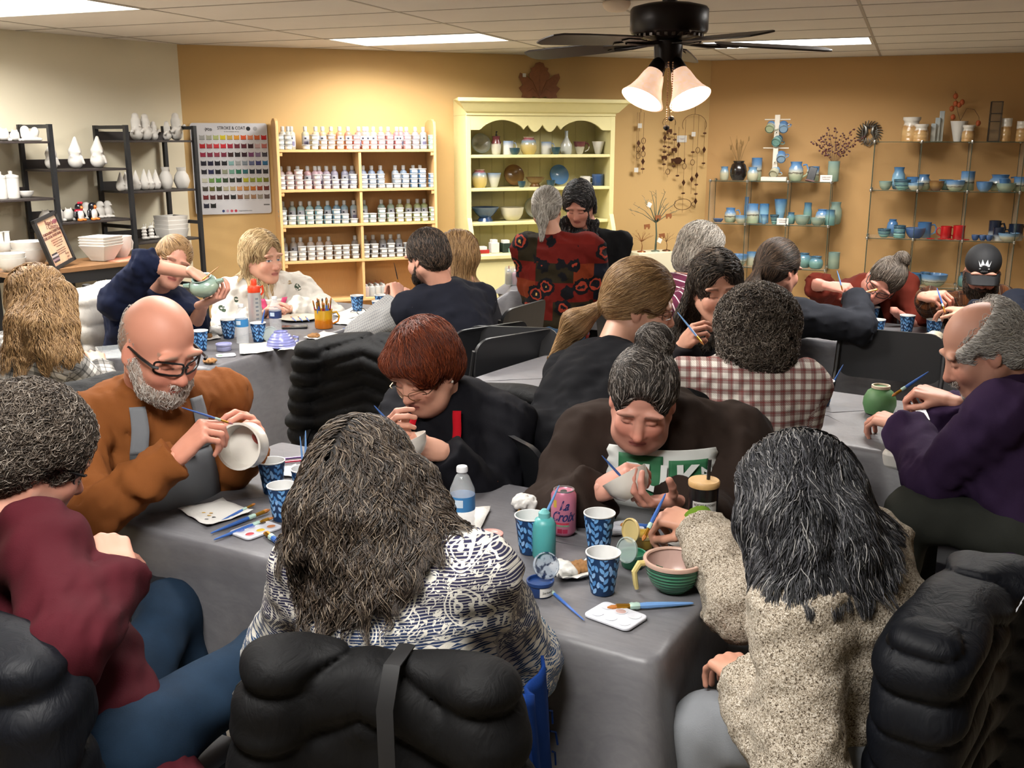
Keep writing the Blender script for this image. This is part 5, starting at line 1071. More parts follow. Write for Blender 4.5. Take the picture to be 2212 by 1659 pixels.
for ch,u in (('D',-.078+.155),('U',.012+.02),('K',-.055)):letters(p,ch,u,-.087,.1,WP,st,bold=.004,off=.026)
letters(p,'202',-.105,-.085,.04,WP,st,rot=-90,off=.026)
p=PEOPLE['greentee'];tee=panel(p,'tee_front',[(-.07,-.05,.05),(-.13,-.075,.08),(-.22,-.085,.10),(-.4,-.09,.11)],cloth('pale_green_tee','8fae86'),off=.016);letters(p,'ONLI',.0,-.16,.055,M('dark_green_print','2e4a35',.7),tee,off=.024)
p=PEOPLE['blonde'];PK=M('pink_satin','c8406e',.5);panel(p,'pink_placket',[(-.03,-.075,-.045),(-.12,-.03,.0),(-.22,.0,.03),(-.27,.0,.03)],PK,off=.022,nu=5);panel(p,'pink_placket',[(-.03,.05,.08),(-.1,.03,.06),(-.2,.0,.03)],PK,off=.024,nu=5);panel(p,'inner_shirt',[(-.035,-.05,.05),(-.1,-.03,.035),(-.15,-.005,.01)],M('white_tee','cfc8c0',.8),off=.02,nu=7)
p=PEOPLE['rust'];panel(p,'black_top',[(-.05,-.06,.07),(-.2,-.1,.12),(-.45,-.12,.14)],cloth('black_top','0e0d10'),off=.016)
p=PEOPLE['ponytail']
def band(p,name,s,mat,along=.0,r=.03,w=.02,parent=None,sides=14):
 d=nrm(p.wr[s]-p.el[s]);c=p.wr[s]+d*along;x=nrm(np.cross(d,[0,0,1]));m=MB().at(c,frame(x,np.cross(d,x),d));m.lathe([(r,-w/2),(r+.002,0),(r,w/2)],sides);return m.obj(name,mat,parent or p.root)
band(PEOPLE['purple'],'wristwatch','L',M('watch_black','0c0d10',.3),.012,.034,.028)
band(PEOPLE['cardigan'],'green_cuff','R',cloth('lime_ribbing','5c7a20'),.005,.036,.05)
# cargo pocket and trouser label
# ---------------------------------------------------------------- coats over chair backs
def downmat(name,c,c2=None,rough=.72):
 def f(t):
  v=t.tex('Object');n=t.noise(t.map(v,(1,1,.5)),20,4,.6,.8);b=lin(c);t.col(t.mix(t.noise(v,6,2),b,tuple(min(1,x*1.3) for x in b[:3])+(1,)));t.bump(n,.5,.01)
 return M(name,c,rough,f=f,spec=.2)
def puffer(label,key,mat,w=.235,zt=.9,zb=.42,th=.065,pitch=.075,amp=.012,slant=0,yoff=-.27,sleeves=((-.2,-.06),(.2,-.06)),wl=.1,lean=0,hood=False,res=.009,name='puffer_coat',seed=4,bulge=0,dx=0,extra=None):
 o,R,_=CHAIRS[key];c=o+R@np.array([dx,yoff,(zt+zb)/2]);hz_=(zt-zb)/2
 def quilt(P):
  q=(P-c.astype('f4'))@R.astype('f4');u=(q[:,2]+slant*np.abs(q[:,0]+.03))/pitch;s=np.abs(u-np.round(u))*pitch;return (amp*.9-amp*1.5*(1-np.exp(-s/(pitch*.16)))).astype('f4')
 L=[Bx(c,(w,th,hz_),min(th,.06)*.98,R,k=.04,dis=quilt)]
 if bulge:L.append(El(c+R@np.array([0,-.02,hz_-.06]),(w*.95,th+bulge,.1),R,k=.06,dis=quilt))
 for sx,sy in sleeves:
  a=c+R@np.array([sx*.9,sy,hz_-.05]);b=c+R@np.array([sx*1.15,sy-.02,-hz_*.2]);e=c+R@np.array([sx*1.05,sy+.01,-hz_-.02]);ax=nrm(e-a)
  def ring(P,a=a,ax=ax):u=((P-a.astype('f4'))@ax.astype('f4'))/pitch;s=np.abs(u-np.round(u))*pitch;return (amp*.9-amp*1.5*(1-np.exp(-s/(pitch*.16)))).astype('f4')
  L+=[Pr(a,b,.065,.06,k=.025,dis=ring),Pr(b,e,.06,.05,k=.025,dis=ring)]
 if hood:L+=[El(c+R@np.array([0,-.05,hz_-.09]),(.16,.06,.13),R,k=.02,dis=sines(seed,.008,.06))]
 if extra:L+=extra(c,R,hz_,quilt)
 V,Q=solid(L,res,sines(seed,.0035,wl));o_=link(name,qmesh(name,V,Q),mat);tag(o_,label,'coat','coats over chair backs');return o_,c,R
BKP=downmat('black_down','040405');NVP=downmat('navy_down','06080e',rough=.6);BKM2=downmat('black_matte_down','040405',rough=.7);WHP=downmat('white_down','bdb9b2',rough=.5)
j1,c1,R1=puffer('black quilted puffer coat with a strap behind the woman in the patterned sweater','patterned',BKP,.21,.91,.3,.06,.105,.014,slant=.5,res=.0065,sleeves=((-.2,-.04),(.19,-.03)),dx=.04)
MB().tube([c1+R1@np.array(q) for q in ((.03,.02,.31),(.03,-.06,.315),(.03,-.1,.26),(.035,-.105,0),(.05,-.1,-.3))],.016,6,flat=.2).obj('shoulder_strap',M('black_webbing','0a0a0c',.6),j1)
puffer('navy puffer coat slung behind the man in the dark red hoodie','hoodie',NVP,.25,.9,.3,.075,.15,.02,slant=.1,res=.0075,sleeves=((-.23,-.05),(.22,-.04)),bulge=.02)
j3,c3,R3=puffer('navy quilted coat with open lining slung behind the woman in the knit cardigan','cardigan',NVP,.25,.93,.25,.08,.075,.011,slant=.35,res=.0065,sleeves=((.2,-.06),))
V,Q=solid([El(c3+R3@np.array([-.03,.07,.06]),(.13,.05,.19),R3,k=.03,dis=sines(31,.012,.06)),Pr(c3+R3@np.array([-.2,.03,.3]),c3+R3@np.array([.05,.1,.1]),.035,.05,k=.03)],.009);link('coat_lining',qmesh('coat_lining',V,Q),downmat('glossy_black_lining','08080a',rough=.28),j3)
puffer('black quilted puffer coat on the chair between the bald man and auburn haired woman','e4',BKM2,.24,.95,.4,.07,.062,.012,slant=.35,yoff=-.24,sleeves=((-.22,.06),(.24,.06)),bulge=.03)
puffer('black puffer jacket hanging behind the auburn haired woman','redhair',BKM2,.22,.92,.42,.06,.07,.01,slant=.2,sleeves=((-.25,.05),),dx=-.06)
puffer('black quilted jacket on the chair of the woman in the brown sweatshirt','bun',BKM2,.24,.93,.45,.06,.06,.009,slant=.5,sleeves=((.22,.05),),bulge=.02)
puffer('dark jacket hung behind the curly haired woman','plaid',downmat('midnight_down','0e1018'),.24,.88,.5,.05,.12,.008,sleeves=((.2,-.03),))
puffer('black quilted jacket on the chair of the bald man','bald',BKM2,.26,1.0,.45,.07,.08,.01,slant=.2,sleeves=((.2,.0),(-.22,0)),bulge=.03)
j8,c8,R8=puffer('white puffer jacket with a black strap behind the woman painting the sage pot','potpainter',WHP,.23,.95,.4,.07,.1,.012,sleeves=((-.2,-.03),(.2,-.03)),bulge=.03,res=.012)
MB().tube([c8+R8@np.array(q) for q in ((.1,.03,.29),(.1,-.09,.3),(.1,-.13,.2),(.12,-.13,-.2))],.02,6,flat=.2).obj('shoulder_strap',MATS['black_webbing'],j8)
# embroidered mark on the navy coat
text('coat_embroidery','Marm',.03,M('white_embroidery','c9ccd2',.6),j3,c3+R3@np.array([.06,-.1,.335]),R3@frame([.2,-.3,.93],[-.95,-.2,.14],nrm([.1,-.9,-.35])),bold=.001)
# blue fringed scarf on the patterned woman's chair
o,R,_=CHAIRS['patterned'];sc=MB();nu,nv=9,16;V=[]
for j in range(nv):
 for i in range(nu):
  u=i/(nu-1);v=j/(nv-1);V.append((.255+.012*math.sin(u*9+v*2)+.03*v,-.17+.15*u+.02*v,.80-.38*v-.03*math.sin(u*3)))
sc.add(V,[(j*nu+i,j*nu+i+1,(j+1)*nu+i+1,(j+1)*nu+i) for j in range(nv-1) for i in range(nu-1)])
so_=sc.obj('blue_scarf',cloth('blue_wool','0d2c66'),loc=o,R=R,smooth=80);md=so_.modifiers.new('t','SOLIDIFY');md.thickness=.006
tag(so_,'royal blue fringed scarf hanging beside the patterned sweater','scarf');fm=MB()
for i in range(14):
 x,y=.285,-.15+.15*i/13;r_=random.uniform(-.02,.02);fm.tube([(x,y,.43),(x+r_,y+r_*.5,.38),(x-r_*.5,y+r_,.32)],.0022,4)
for i in range(9):
 z=.77-.36*i/8;r_=random.uniform(-.02,.02);x=.262+.03*i/8;fm.tube([(x,-.022+.02*i/8,z),(x+r_*.3,.015,z-.02),(x+r_*.5,.02,z-.05)],.0022,4)
fm.obj('fringe',MATS['blue_wool'],so_)['kind']='stuff'
# ================================================================ pottery and small things
PROF=dict(bowl=[(.24,0),(.26,.04),(.36,.2),(.45,.52),(.5,1),(.475,1),(.42,.55),(.32,.24),(.2,.14),(0,.12)],cyl=[(.44,0),(.47,.05),(.46,.5),(.47,.95),(.48,1),(.435,.99),(.42,.5),(.4,.1),(0,.09)],jar=[(.34,0),(.44,.08),(.5,.4),(.46,.66),(.35,.8),(.36,.9),(.4,1),(.36,.99),(.31,.82),(.4,.5),(0,.3)],vase=[(.3,0),(.36,.05),(.5,.35),(.42,.62),(.24,.82),(.3,1),(.26,.99),(.2,.82),(.3,.5),(0,.3)],tall=[(.5,0),(.5,.6),(.42,.75),(.44,1),(.38,.99),(.36,.75),(.42,.5),(0,.1)],belly=[(.34,0),(.48,.25),(.5,.5),(.42,.8),(.3,.9),(.34,1),(.3,.99),(.26,.88),(.38,.5),(0,.2)],cone=[(.2,0),(.24,.04),(.5,1),(.46,1),(.2,.1),(0,.08)],ped=[(.28,0),(.26,.08),(.2,.3),(.32,.5),(.5,1),(.47,1),(.3,.55),(0,.4)],bottle=[(.4,0),(.46,.06),(.48,.4),(.2,.66),(.14,.72),(.14,.97),(.17,1),(.1,1),(.1,.9),(0,.9)],dish=[(.3,0),(.34,.2),(.5,1),(.46,1),(.3,.4),(0,.35)],milk=[(.5,0),(.5,.55),(.4,.72),(.4,.82),(.48,.9),(.48,1),(.42,1),(.36,.8),(.42,.5),(0,.1)])
def glaze(name,stops,rough=.22,rings=0):
 def f(t):
  v=t.tex('Generated');z=t.sep(v)[2];n=t.noise(t.tex('Object'),35,3,.6);zz=t.math('ADD',z,t.math('MULTIPLY',t.math('SUBTRACT',n,.5),.16));t.col(t.ramp(zz,stops))
  if rings:t.bump(t.math('SINE',t.math('MULTIPLY',z,rings*6.28)),.5,.003)
 return M('glaze_'+name,rough=rough,f=f,coat=.3)
GZ=dict(lb=[(0,'8a9a7a'),(.35,'a9ac92'),(.42,'4a4038'),(.48,'b9b8a6'),(.7,'6d92b8'),(1,'4a78a8')],bl=[(0,'7f98a8'),(.3,'5d86b0'),(1,'4470a0')],sg=[(0,'6d8070'),(.5,'8c9a86'),(1,'7a948e')],gb=[(0,'4d6e68'),(.5,'6f948c'),(.8,'5a8298'),(1,'3c5f78')],cb=[(0,'a8a68c'),(.5,'b9b49a'),(.75,'7ea0b8'),(1,'5580a8')],rd=[(0,'9a1418'),(1,'b81c20')],nv=[(0,'c2bfb4'),(.3,'9aa2a6'),(.5,'232c40'),(1,'1c2538')],st=[(0,'4a7a74'),(.3,'7fa8a0'),(.45,'35566a'),(.6,'6f9a9c'),(.8,'2f4a5c'),(1,'3c5f70')],tn=[(0,'b58a54'),(.4,'c9a673'),(.62,'b08858'),(.68,'d8d2c6'),(1,'d6d2ca')],wh=[(0,'d6d3cd'),(1,'d9d6d0')],br=[(0,'5a3a22'),(.6,'8a6a3c'),(1,'6d4a28')],dk=[(0,'16100f'),(1,'1e1614')],gr=[(0,'8d8a7e'),(.6,'a9a695'),(1,'7d8478')],yb=[(0,'c9b060'),(.5,'c4ae72'),(.75,'7f9aa8'),(.9,'9a4048'),(1,'c0b49a')],wb=[(0,'b9bcb4'),(.5,'c2c2b8'),(1,'a8b4b8')],rw=[(0,'c9c4b4'),(.55,'b9b4a4'),(.62,'6a3436'),(1,'5a2a2e')],tl=[(0,'30525a'),(1,'26404a')],ob=[(0,'26406a'),(.8,'3c5a8a'),(1,'5a7298')],cr=[(0,'c9c2a4'),(1,'cdc6ac')],lbs=[(0,'5a86a8'),(.5,'86b0c6'),(1,'3a6a98')],wl=[(0,'c9c8c0'),(.6,'d0cfc8'),(1,'7d94b4')])
def gz(k):return glaze(k,GZ[k],rings=5 if k in ('st','tn') else 0)
def along(px,z,p0,d):
 k=px-1106;return (k*(p0[1]*CP-(z-HC)*SP)-p0[0]*F)/(d[0]*F-k*d[1]*CP)
POTC={}
def pot_mesh(kind,w,h,mat,n=20):
 key=(kind,round(w,3),round(h,3),mat.name)
 if key not in POTC:
  me=MB().lathe([(r*w,z*h) for r,z in PROF[kind]],n,caps=False).mesh(kind);me.materials.append(mat);POTC[key]=me
 return POTC[key]
def arc_handle(w,h,mat,o,side=1,r=None):
 r=r or max(.004,h*.05);x0=w*.44*side;return MB().tube([(x0,0,h*.82),(x0+side*w*.22,0,h*.86),(x0+side*w*.36,0,h*.62),(x0+side*w*.28,0,h*.34),(x0,0,h*.2)],r,7).obj('handle',mat,o)
def pot(name,label,cat,pos,R,w,h,kind,mat,group=None,handle=0,n=20):
 o=link(name,pot_mesh(kind,w,h,mat,n),None,loc=pos,R=R);tag(o,label,cat,group)
 if handle:arc_handle(w,h,mat,o,handle)
 return o
NAMES=dict(bowl='bowl',cyl='mug',jar='jar',vase='vase',tall='tall_vase',belly='vase',cone='bowl',ped='pedestal_bowl',bottle='bottle',dish='dish',milk='milk_can_jar')
COLN=dict(lb='blue over cream',bl='blue',sg='sage green',gb='green blue',cb='cream and pale blue',rd='bright red',nv='navy and white',st='teal striped',tn='white and tan',wh='white',br='amber brown',dk='black',gr='grey green',yb='yellow with red rim',wb='white with grey',rw='cream with maroon',tl='dark teal',ob='deep blue',cr='cream',lbs='sky blue striped',wl='pale with blue blush')
def row(unit,z,off,items,shelf,group,p0,d,R):
 its=sorted(items,key=lambda a:a[0])
 for i,it in enumerate(its):
  px,w,h,kind,col=it[:5];hd=it[5] if len(it)>5 else 0;dy=it[6] if len(it)>6 else 0
  N_=np.array([R[0,1],R[1,1]]);q0=p0-N_*(off+dy);s=along(px,z,q0,d);q=q0+d*s;P=np.array([q[0],q[1],z]);k=depth(P)/F
  nm=NAMES[kind] if not (kind=='cyl' and not hd) else 'tumbler'
  pot(nm,'%s %s, %s from left on the %s'%(COLN[col],nm.replace('_',' '),ORD[i],shelf),nm.split('_')[-1],P,R,w*k,h*k*1.02,kind,gz(col),group,hd)
Zs=HUT['z']
row(HUT,Zs[0],.2,[(1072,22,38,'jar','rw',0),(1098,24,28,'cyl','wl',1,.03),(1112,24,14,'bowl','tl',0,.09),(1142,36,36,'belly','yb'),(1180,24,26,'cyl','wl',1),(1201,20,15,'bowl','tl',0,.08),(1223,26,48,'bottle','wb'),(1252,28,26,'cone','rw',1),(1292,28,26,'cone','wh',1)],'top hutch shelf','pottery on the yellow hutch',HO[:2],BD,RB)
row(HUT,Zs[1],.2,[(1036,34,38,'belly','yb'),(1067,32,30,'cone','wl'),(1127,18,13,'bowl','tl',0,.1),(1156,44,20,'ped','br'),(1190,20,14,'bowl','tl',0,.1),(1264,24,20,'cyl','wh',1),(1291,28,24,'cyl','ob',1)],'middle hutch shelf','pottery on the yellow hutch',HO[:2],BD,RB)
row(HUT,Zs[2],.2,[(1048,62,30,'ped','ob'),(1106,52,28,'bowl','cr')],'lowest hutch shelf','pottery on the yellow hutch',HO[:2],BD,RB)
def plate(label,px,z,off,dpx,mat,p0=HO[:2],d=BD,R=RB,tilt=72):
 N_=np.array([R[0,1],R[1,1]]);q0=p0-N_*off;s=along(px,z,q0,d);q=q0+d*s;k=depth(np.array([q[0],q[1],z]))/F;r=dpx*k/2
 o=MB().lathe([(r*.5,0),(r*.55,.012),(r,.03),(r*.985,.036),(r*.5,.014),(0,.012)],28,caps=False).obj('plate',mat,loc=(q[0],q[1],z+r*math.sin(math.radians(tilt))),R=R@euler(math.radians(tilt),0,0));return tag(o,label,'plate','pottery on the yellow hutch')
plate('grey glazed plate leaning in the top shelf corner of the hutch',1037,Zs[0],.07,44,gz('gr'));plate('brown swirled plate leaning on the middle hutch shelf',1108,Zs[1],.07,46,gz('br'));plate('blue grey plate leaning behind the standing woman in black',1205,Zs[1],.07,44,gz('bl'));plate('pale grey plate leaning on the lowest hutch shelf',1152,Zs[2],.07,46,gz('gr'))
o=bpy.data.objects['jar'];MB().lathe([(.008,0),(.009,.012),(.004,.016),(.004,.03)],10).tube([(0,0,.03),(0,0,.036),(0,-.022,.034)],.004,6).obj('pump',M('black_plastic','141416',.4),o,loc=(0,0,o.dimensions[2]))
# counter of the hutch: packets and trays
for i,(px,w,h,dd,c,lb) in enumerate(((1042,24,8,.1,'a0201c','red tray of white cards on the hutch counter'),(1067,18,22,.08,'cfccc4','upright white packet on the hutch counter'),(1092,20,20,.09,'16281f','dark green box stack on the hutch counter'),(1104,22,10,.09,'8fb8b0','pale teal box on the hutch counter'))):
 q0=HO[:2]+BN*.3;s=along(px,zcn,q0,BD);q=q0+BD*s;k=depth(np.array([q[0],q[1],zcn]))/F;w_,h_=w*k,h*k
 o=MB().box((-w_/2,-dd/2,0),(w_/2,dd/2,h_)).obj('packet',M('packet_'+c,c,.5),loc=(q[0],q[1],zcn),R=RB,bevel=.004);tag(o,lb,'box');MB().box((-w_*.4,-dd*.4,h_),(w_*.3,dd*.3,h_+.025)).obj('card_pack',M('paper_white','d9d6cf',.8),o,smooth=0)
 # glass shelves
o1=GU1['of']-.17
row(GU1,GU1['z'][0],o1,[(1564,20,28,'jar','cb'),(1594,36,40,'belly','dk'),(1633,24,46,'cyl','lb',0,-.1),(1625,24,28,'jar','cb',0,.06),(1718,32,40,'jar','lb',1),(1757,24,30,'cyl','lb',0,-.08),(1799,26,42,'cyl','sg',0)],'lower glass display top','pots on the lower glass display',RC,RD,RRt)
row(GU1,GU1['z'][1],o1,[(1551,24,7,'dish','ob'),(1577,26,30,'jar','lb',1),(1600,26,16,'bowl','cb',0,.08),(1611,10,52,'tall','bl',0,-.1),(1625,26,40,'tall','lb'),(1649,22,40,'cyl','lbs',0,-.02),(1650,18,20,'cone','lbs',0,.1),(1672,20,20,'cone','st',0,.1),(1684,28,50,'cone','lbs',0,-.06),(1708,18,24,'jar','gb'),(1732,34,20,'bowl','sg',0,.08),(1743,18,44,'tall','gb',0,-.06),(1765,30,16,'bowl','sg',0,.1),(1775,30,32,'belly','lb'),(1792,22,32,'tall','gb',0,.04),(1803,28,46,'jar','sg',0,-.1)],'lower glass display middle shelf','pots on the lower glass display',RC,RD,RRt)
row(GU1,GU1['z'][2],o1,[(1572,22,20,'jar','sg'),(1594,40,24,'bowl','lb',0,.08),(1624,26,28,'cyl','cb'),(1638,22,18,'cyl','lb',0,.08),(1735,34,30,'belly','gb'),(1762,30,26,'jar','gb',0,.06),(1800,26,34,'cyl','sg')],'lower glass display third shelf','pots on the lower glass display',RC,RD,RRt)
row(GU2,GU2['z'][0],o1,[(1966,38,50,'milk','tn'),(1988,30,36,'milk','tn',0,.06),(2068,36,42,'cone','wh',0,-.06),(2090,26,34,'milk','tn',0,.06),(2171,22,48,'cyl','tn'),(2206,26,42,'cyl','tn')],'taller glass display top','pots on the taller glass display',RC,RD,RRt)
row(GU2,GU2['z'][1],o1,[(1912,28,18,'bowl','sg',0,.08),(1939,28,46,'jar','lbs',0,-.04),(1948,36,22,'bowl','st',0,.08),(1970,28,26,'cyl','bl',0,-.06),(1977,34,16,'bowl','cb',0,.1),(1994,28,32,'jar','lb',0,-.02),(2022,32,20,'bowl','br',0,.08),(2042,30,22,'bowl','gb',0,-.04),(2062,40,22,'bowl','lb',0,.08),(2088,30,40,'cyl','lb',0,-.02),(2125,34,20,'bowl','bl',0,.08),(2158,46,34,'jar','lb',1,-.02),(2167,22,26,'cyl','bl',0,.05),(2172,40,18,'bowl','sg',0,.1),(2203,30,30,'cyl','lb',1)],'taller glass display upper shelf','pots on the taller glass display',RC,RD,RRt)
row(GU2,GU2['z'][2],o1,[(1909,28,18,'bowl','st',0,.06),(1926,24,36,'belly','bl',0,-.05),(1942,26,26,'cyl','st',0,.06),(1976,42,22,'bowl','ob',0,.06),(1995,30,32,'cyl','bl',1,-.04),(2042,24,26,'cyl','rd',-1),(2070,26,28,'cyl','rd',-1),(2106,16,12,'bowl','ob',0,.1),(2122,16,12,'bowl','ob',0,.1),(2136,16,12,'bowl','ob',0,.1),(2146,26,40,'cyl','nv',1,-.02),(2156,26,28,'cyl','nv',1,.06),(2192,32,34,'cyl','nv',1,-.02),(2178,44,18,'bowl','cb',0,.1)],'taller glass display third shelf','pots on the taller glass display',RC,RD,RRt)
row(GU2,GU2['z'][3],o1,[(1972,34,24,'cyl','lbs'),(1996,26,26,'jar','cb',0,-.04),(2016,56,26,'bowl','lb',0,.06),(2085,34,30,'jar','gb')],'taller glass display bottom shelf','pots on the taller glass display',RC,RD,RRt)
def onglass(px,z,off):q0=RC+RN*off;s=along(px,z,q0,RD);q=q0+RD*s;P=np.array([q[0],q[1],z]);return P,depth(P)/F
# mug tree with hanging mugs
z0=GU1['z'][0];P,k=onglass(1672,z0,o1+.05);WPT=M('white_painted_wood','d2cabb',.6)
mt_=thing('mug_tree','white wooden mug tree on the lower glass display','mug tree',P,RRt)
MB().box((-.11,-.07,0),(.11,.07,.035)).obj('base',WPT,mt_,bevel=.004);hh=138*k;MB().box((-.022,-.02,.03),(.022,.02,hh)).obj('post',WPT,mt_,bevel=.003)
for zz,in ((hh*.93,),(hh*.5,)):MB().tube([(-.11,0,zz),(.11,0,zz)],.005,6).obj('peg',WPT,mt_)
MB().tube([(0,.02,hh*.72),(0,-.08,hh*.75)],.005,6).obj('peg',WPT,mt_);MB().tube([(0,.02,hh*.27),(0,-.08,hh*.3)],.005,6).obj('peg',WPT,mt_)
for dx,dz,ry,c,lb in ((-.06,hh*.78,14,'lb','blue mug hanging upper left on the mug tree'),(.06,hh*.78,-14,'bl','blue mug hanging upper right on the mug tree'),(0,hh*.58,24,'st','dark ribbed mug hanging midway on the mug tree'),(.055,hh*.33,-12,'bl','blue mug hanging low on the mug tree'),(-.005,hh*.1,18,'cb','cream and blue mug hanging lowest on the mug tree')):
 pot('mug',lb,'mug',P+RRt@np.array([dx,-.06,dz]),RRt@euler(math.radians(-62),math.radians(ry),0),.085,.085,'cyl',gz(c),'mugs on the mug tree',1)
 # wheat, berries, lanterns
P,k=onglass(1594,z0,o1);wh=thing('dried_wheat','dried wheat stems in the black vase on the lower glass display','dried flowers',P+[0,0,.12],RRt);WHM=M('wheat_straw','8f6f42',.8)
for i in range(22):
 a=random.uniform(0,6.28);r=random.uniform(.02,.11);h=random.uniform(.16,.27);e=np.array([math.cos(a)*r,math.sin(a)*r*.5,h]);s_=MB().tube([(0,0,0),e*.5+[0,0,.01],e],.0018,4).obj('stem',WHM,wh)
 if i%2:MB().ball((0,0,0),.009,5,sc=(.7,.7,2.6)).obj('ear',WHM,s_,loc=e)
P,k=onglass(1799,z0,o1);be=thing('berry_branch','dark red berry branches in the sage vase on the lower glass display','branches',P+[0,0,.14],RRt);BRM=M('berry_red','4a1418',.4);TWG=M('twig_brown','3a2a20',.8)
for i in range(9):
 a=-1.2+2.4*i/8;L_=random.uniform(.2,.34);e=np.array([math.sin(a)*L_*.75,random.uniform(-.05,.05),L_*math.cos(a*.55)]);st_=MB().tube([(0,0,0),e*.5+[0,0,.02],e],.002,4).obj('twig',TWG,be);m=MB()
 for j in range(14):
  u=.35+.65*j/13;q=e*u+np.array([random.uniform(-.02,.02),random.uniform(-.02,.02),random.uniform(-.015,.02)]);m.ball(q,.0085,4)
 m.obj('berries',BRM,st_)['kind']='stuff'
P,k=onglass(2070,GU2['z'][0],o1-.06);la=thing('lantern_branch','orange lantern seed pods arching from the white vase on the taller display','branch',P+[0,0,.17],RRt);LNM=M('lantern_orange','b0552a',.6)
pts=[(0,0,0),(-.03,0,.08),(-.05,0,.17),(-.06,0,.24)];MB().tube(pts,.002,4).obj('stem',TWG,la);MB().tube([(0,0,0),(.04,0,.1),(.1,0,.09),(.14,0,.03),(.15,0,-.03)],.002,4).obj('stem',TWG,la)
for q in ((-.05,0,.14),(-.075,0,.1),(-.02,0,.13),(.0,0,.15),(-.06,0,.03),(.14,0,-.02),(-.055,0,.2)):MB().ball(q,.02,6,sc=(1,1,1.25)).obj('seed_pod',LNM,la)
P,k=onglass(2145,GU2['z'][0],o1);gl=thing('glass_lantern','tall narrow glass and metal lantern vase on the taller display','lantern',P,RRt);w_,h_=22*k,84*k;PEW=M('pewter_frame','4a423a',.4,.6)
for sx in (-1,1):
 for sy in (-1,1):MB().box((sx*w_/2-.003,sy*w_/2-.003,0),(sx*w_/2+.003,sy*w_/2+.003,h_)).obj('corner_post',PEW,gl,smooth=0)
for zz in (.003,h_*.5,h_*.7,h_-.003):MB().box((-w_/2,-w_/2,zz-.003),(w_/2,w_/2,zz+.003)).obj('metal_band',PEW,gl,smooth=0)
MB().box((-w_/2+.002,-w_/2+.002,.004),(w_/2-.002,w_/2-.002,h_-.004)).obj('glass_pane',M('smoky_glass','8a8478',.1,trans=.6,alpha=.5),gl,smooth=0)
for i,(px,hh_) in enumerate(((2014,38),(2022,50),(2030,64))):
 P,k=onglass(px,GU2['z'][0],o1-.03*i);o=MB().box((-.02,-.01,0),(.02,.01,hh_*k)).obj('slab_vase',gz('wb'),loc=P,R=RRt,bevel=.004);tag(o,'%s pale slab vase in the row on the taller display top'%('shortest','middle','tallest')[i],'vase','slab vases')
for px,zi,u in ((1784,0,GU1),(1690,1,GU1)):
 P,k=onglass(px,u['z'][zi],o1+.12);c=thing('price_card','small white price card on the %s level of the lower glass display'%('top','middle')[zi],'card',P,RRt);MB().box((-.05,-.001,0),(.05,.001,.058)).obj('card',M('paper_white','d9d6cf',.8),c,smooth=0);text('card_text','OVEN SAFE\nhandmade',.016,M('ink_brown','6a3a30',.8),c,(0,-.002,.03),euler(math.pi/2,0,0),sx=.9)
P,k=onglass(1749,z0,o1+.09);o=MB().box((-.035,-.005,0),(.035,.005,.13)).obj('tablet_holder',M('black_gloss','0e0f12',.25),loc=P,R=RRt@euler(math.radians(-14),math.radians(12),0),bevel=.004);tag(o,'black phone standing in a small holder on the lower glass display','phone');MB().box((-.04,-.03,0),(.04,.02,.01)).obj('stand',M('red_brown_stand','5a2a22',.5),o,smooth=0)
for i,px in enumerate((2010,2034,2052,2075,2085)):
 P,k=onglass(px,GU2['z'][2],o1+.12);m=MB()
 for j in range(4):m.ball((.02*math.cos(j*1.6),.014*math.sin(j*1.6),.006),.011,4,sc=(1.3,1,.5))
 o=m.obj('clay_ornament',gz('rd'),loc=P,R=RRt);o['kind']='thing';tag(o,'small flat red clay ornament, %s from left on the taller display'%ORD[i],'ornament','red ornaments')
 # metal bird plaque
q=WRL(1878,288,.015);pl=thing('metal_plaque','cut metal wall plaque of two birds among branches','wall art',q,RRt);PW_=M('brushed_pewter','6a6862',.35,.8);m=MB()
for i in range(26):
 a=2*math.pi*i/26;r0,r1=.035+.02*random.random(),.105+.01*random.random();sx=abs(math.cos(a));m.tube([(r0*math.cos(a),0,r0*math.sin(a)),(r1*.7*math.cos(a+.2),-.006,r1*.7*math.sin(a+.2)),(r1*math.cos(a),0,r1*math.sin(a))],[.004,.006,.003],5)
m.obj('branch_work',PW_,pl)['kind']='stuff';
for s in (-1,1):MB().tube([(s*.055,-.01,.075),(s*.03,-.014,.05),(s*.025,-.016,.01),(s*.045,-.012,-.045)],[.004,.014,.018,.005],7).obj('bird',PW_,pl)
MB().tube([(.06*math.sin(a)*(1 if True else 1),-.008,.0+.085*(math.cos(a)-.45*math.cos(2*a)*.6)) for a in np.linspace(0,6.1,30)],.004,5).obj('heart_ring',PW_,pl)
# copper maple leaf above the hutch
q=BWL(1165,182,.02);k=depth(q)/F
half=[(0,-.9),(.05,-.62),(.3,-.55),(.55,-.75),(.62,-.62),(.85,-.6),(.8,-.42),(.98,-.18),(.8,-.05),(.98,.3),(.92,.5),(.68,.42),(.45,.25),(.5,.45),(.38,.6),(.42,.72),(.25,.78),(.18,.95),(0,1.0)]
pol=[(x*49*k,z*46*k) for x,z in half]+[(-x*49*k,z*46*k) for x,z in half[-2:0:-1]]
lf=thing('copper_leaf','large rust brown copper maple leaf on the wall over the hutch','wall art',q,RB);n=len(pol);CPM=M('copper_rust','8a5632',.5,.15,f=grain(.35,40,.4,.003))
MB().prism(pol,-.006,-.002,1).obj('leaf_blade',CPM,lf,smooth=0);
for e in ((0,.85),(.75,.35),(-.75,.35),(.7,-.4),(-.7,-.4)):MB().tube([(0,-.007,-.6*44*k),(e[0]*22*k,-.007,e[1]*22*k),(e[0]*40*k,-.007,e[1]*40*k)],[.004,.003,.0015],5).obj('vein',CPM,lf)
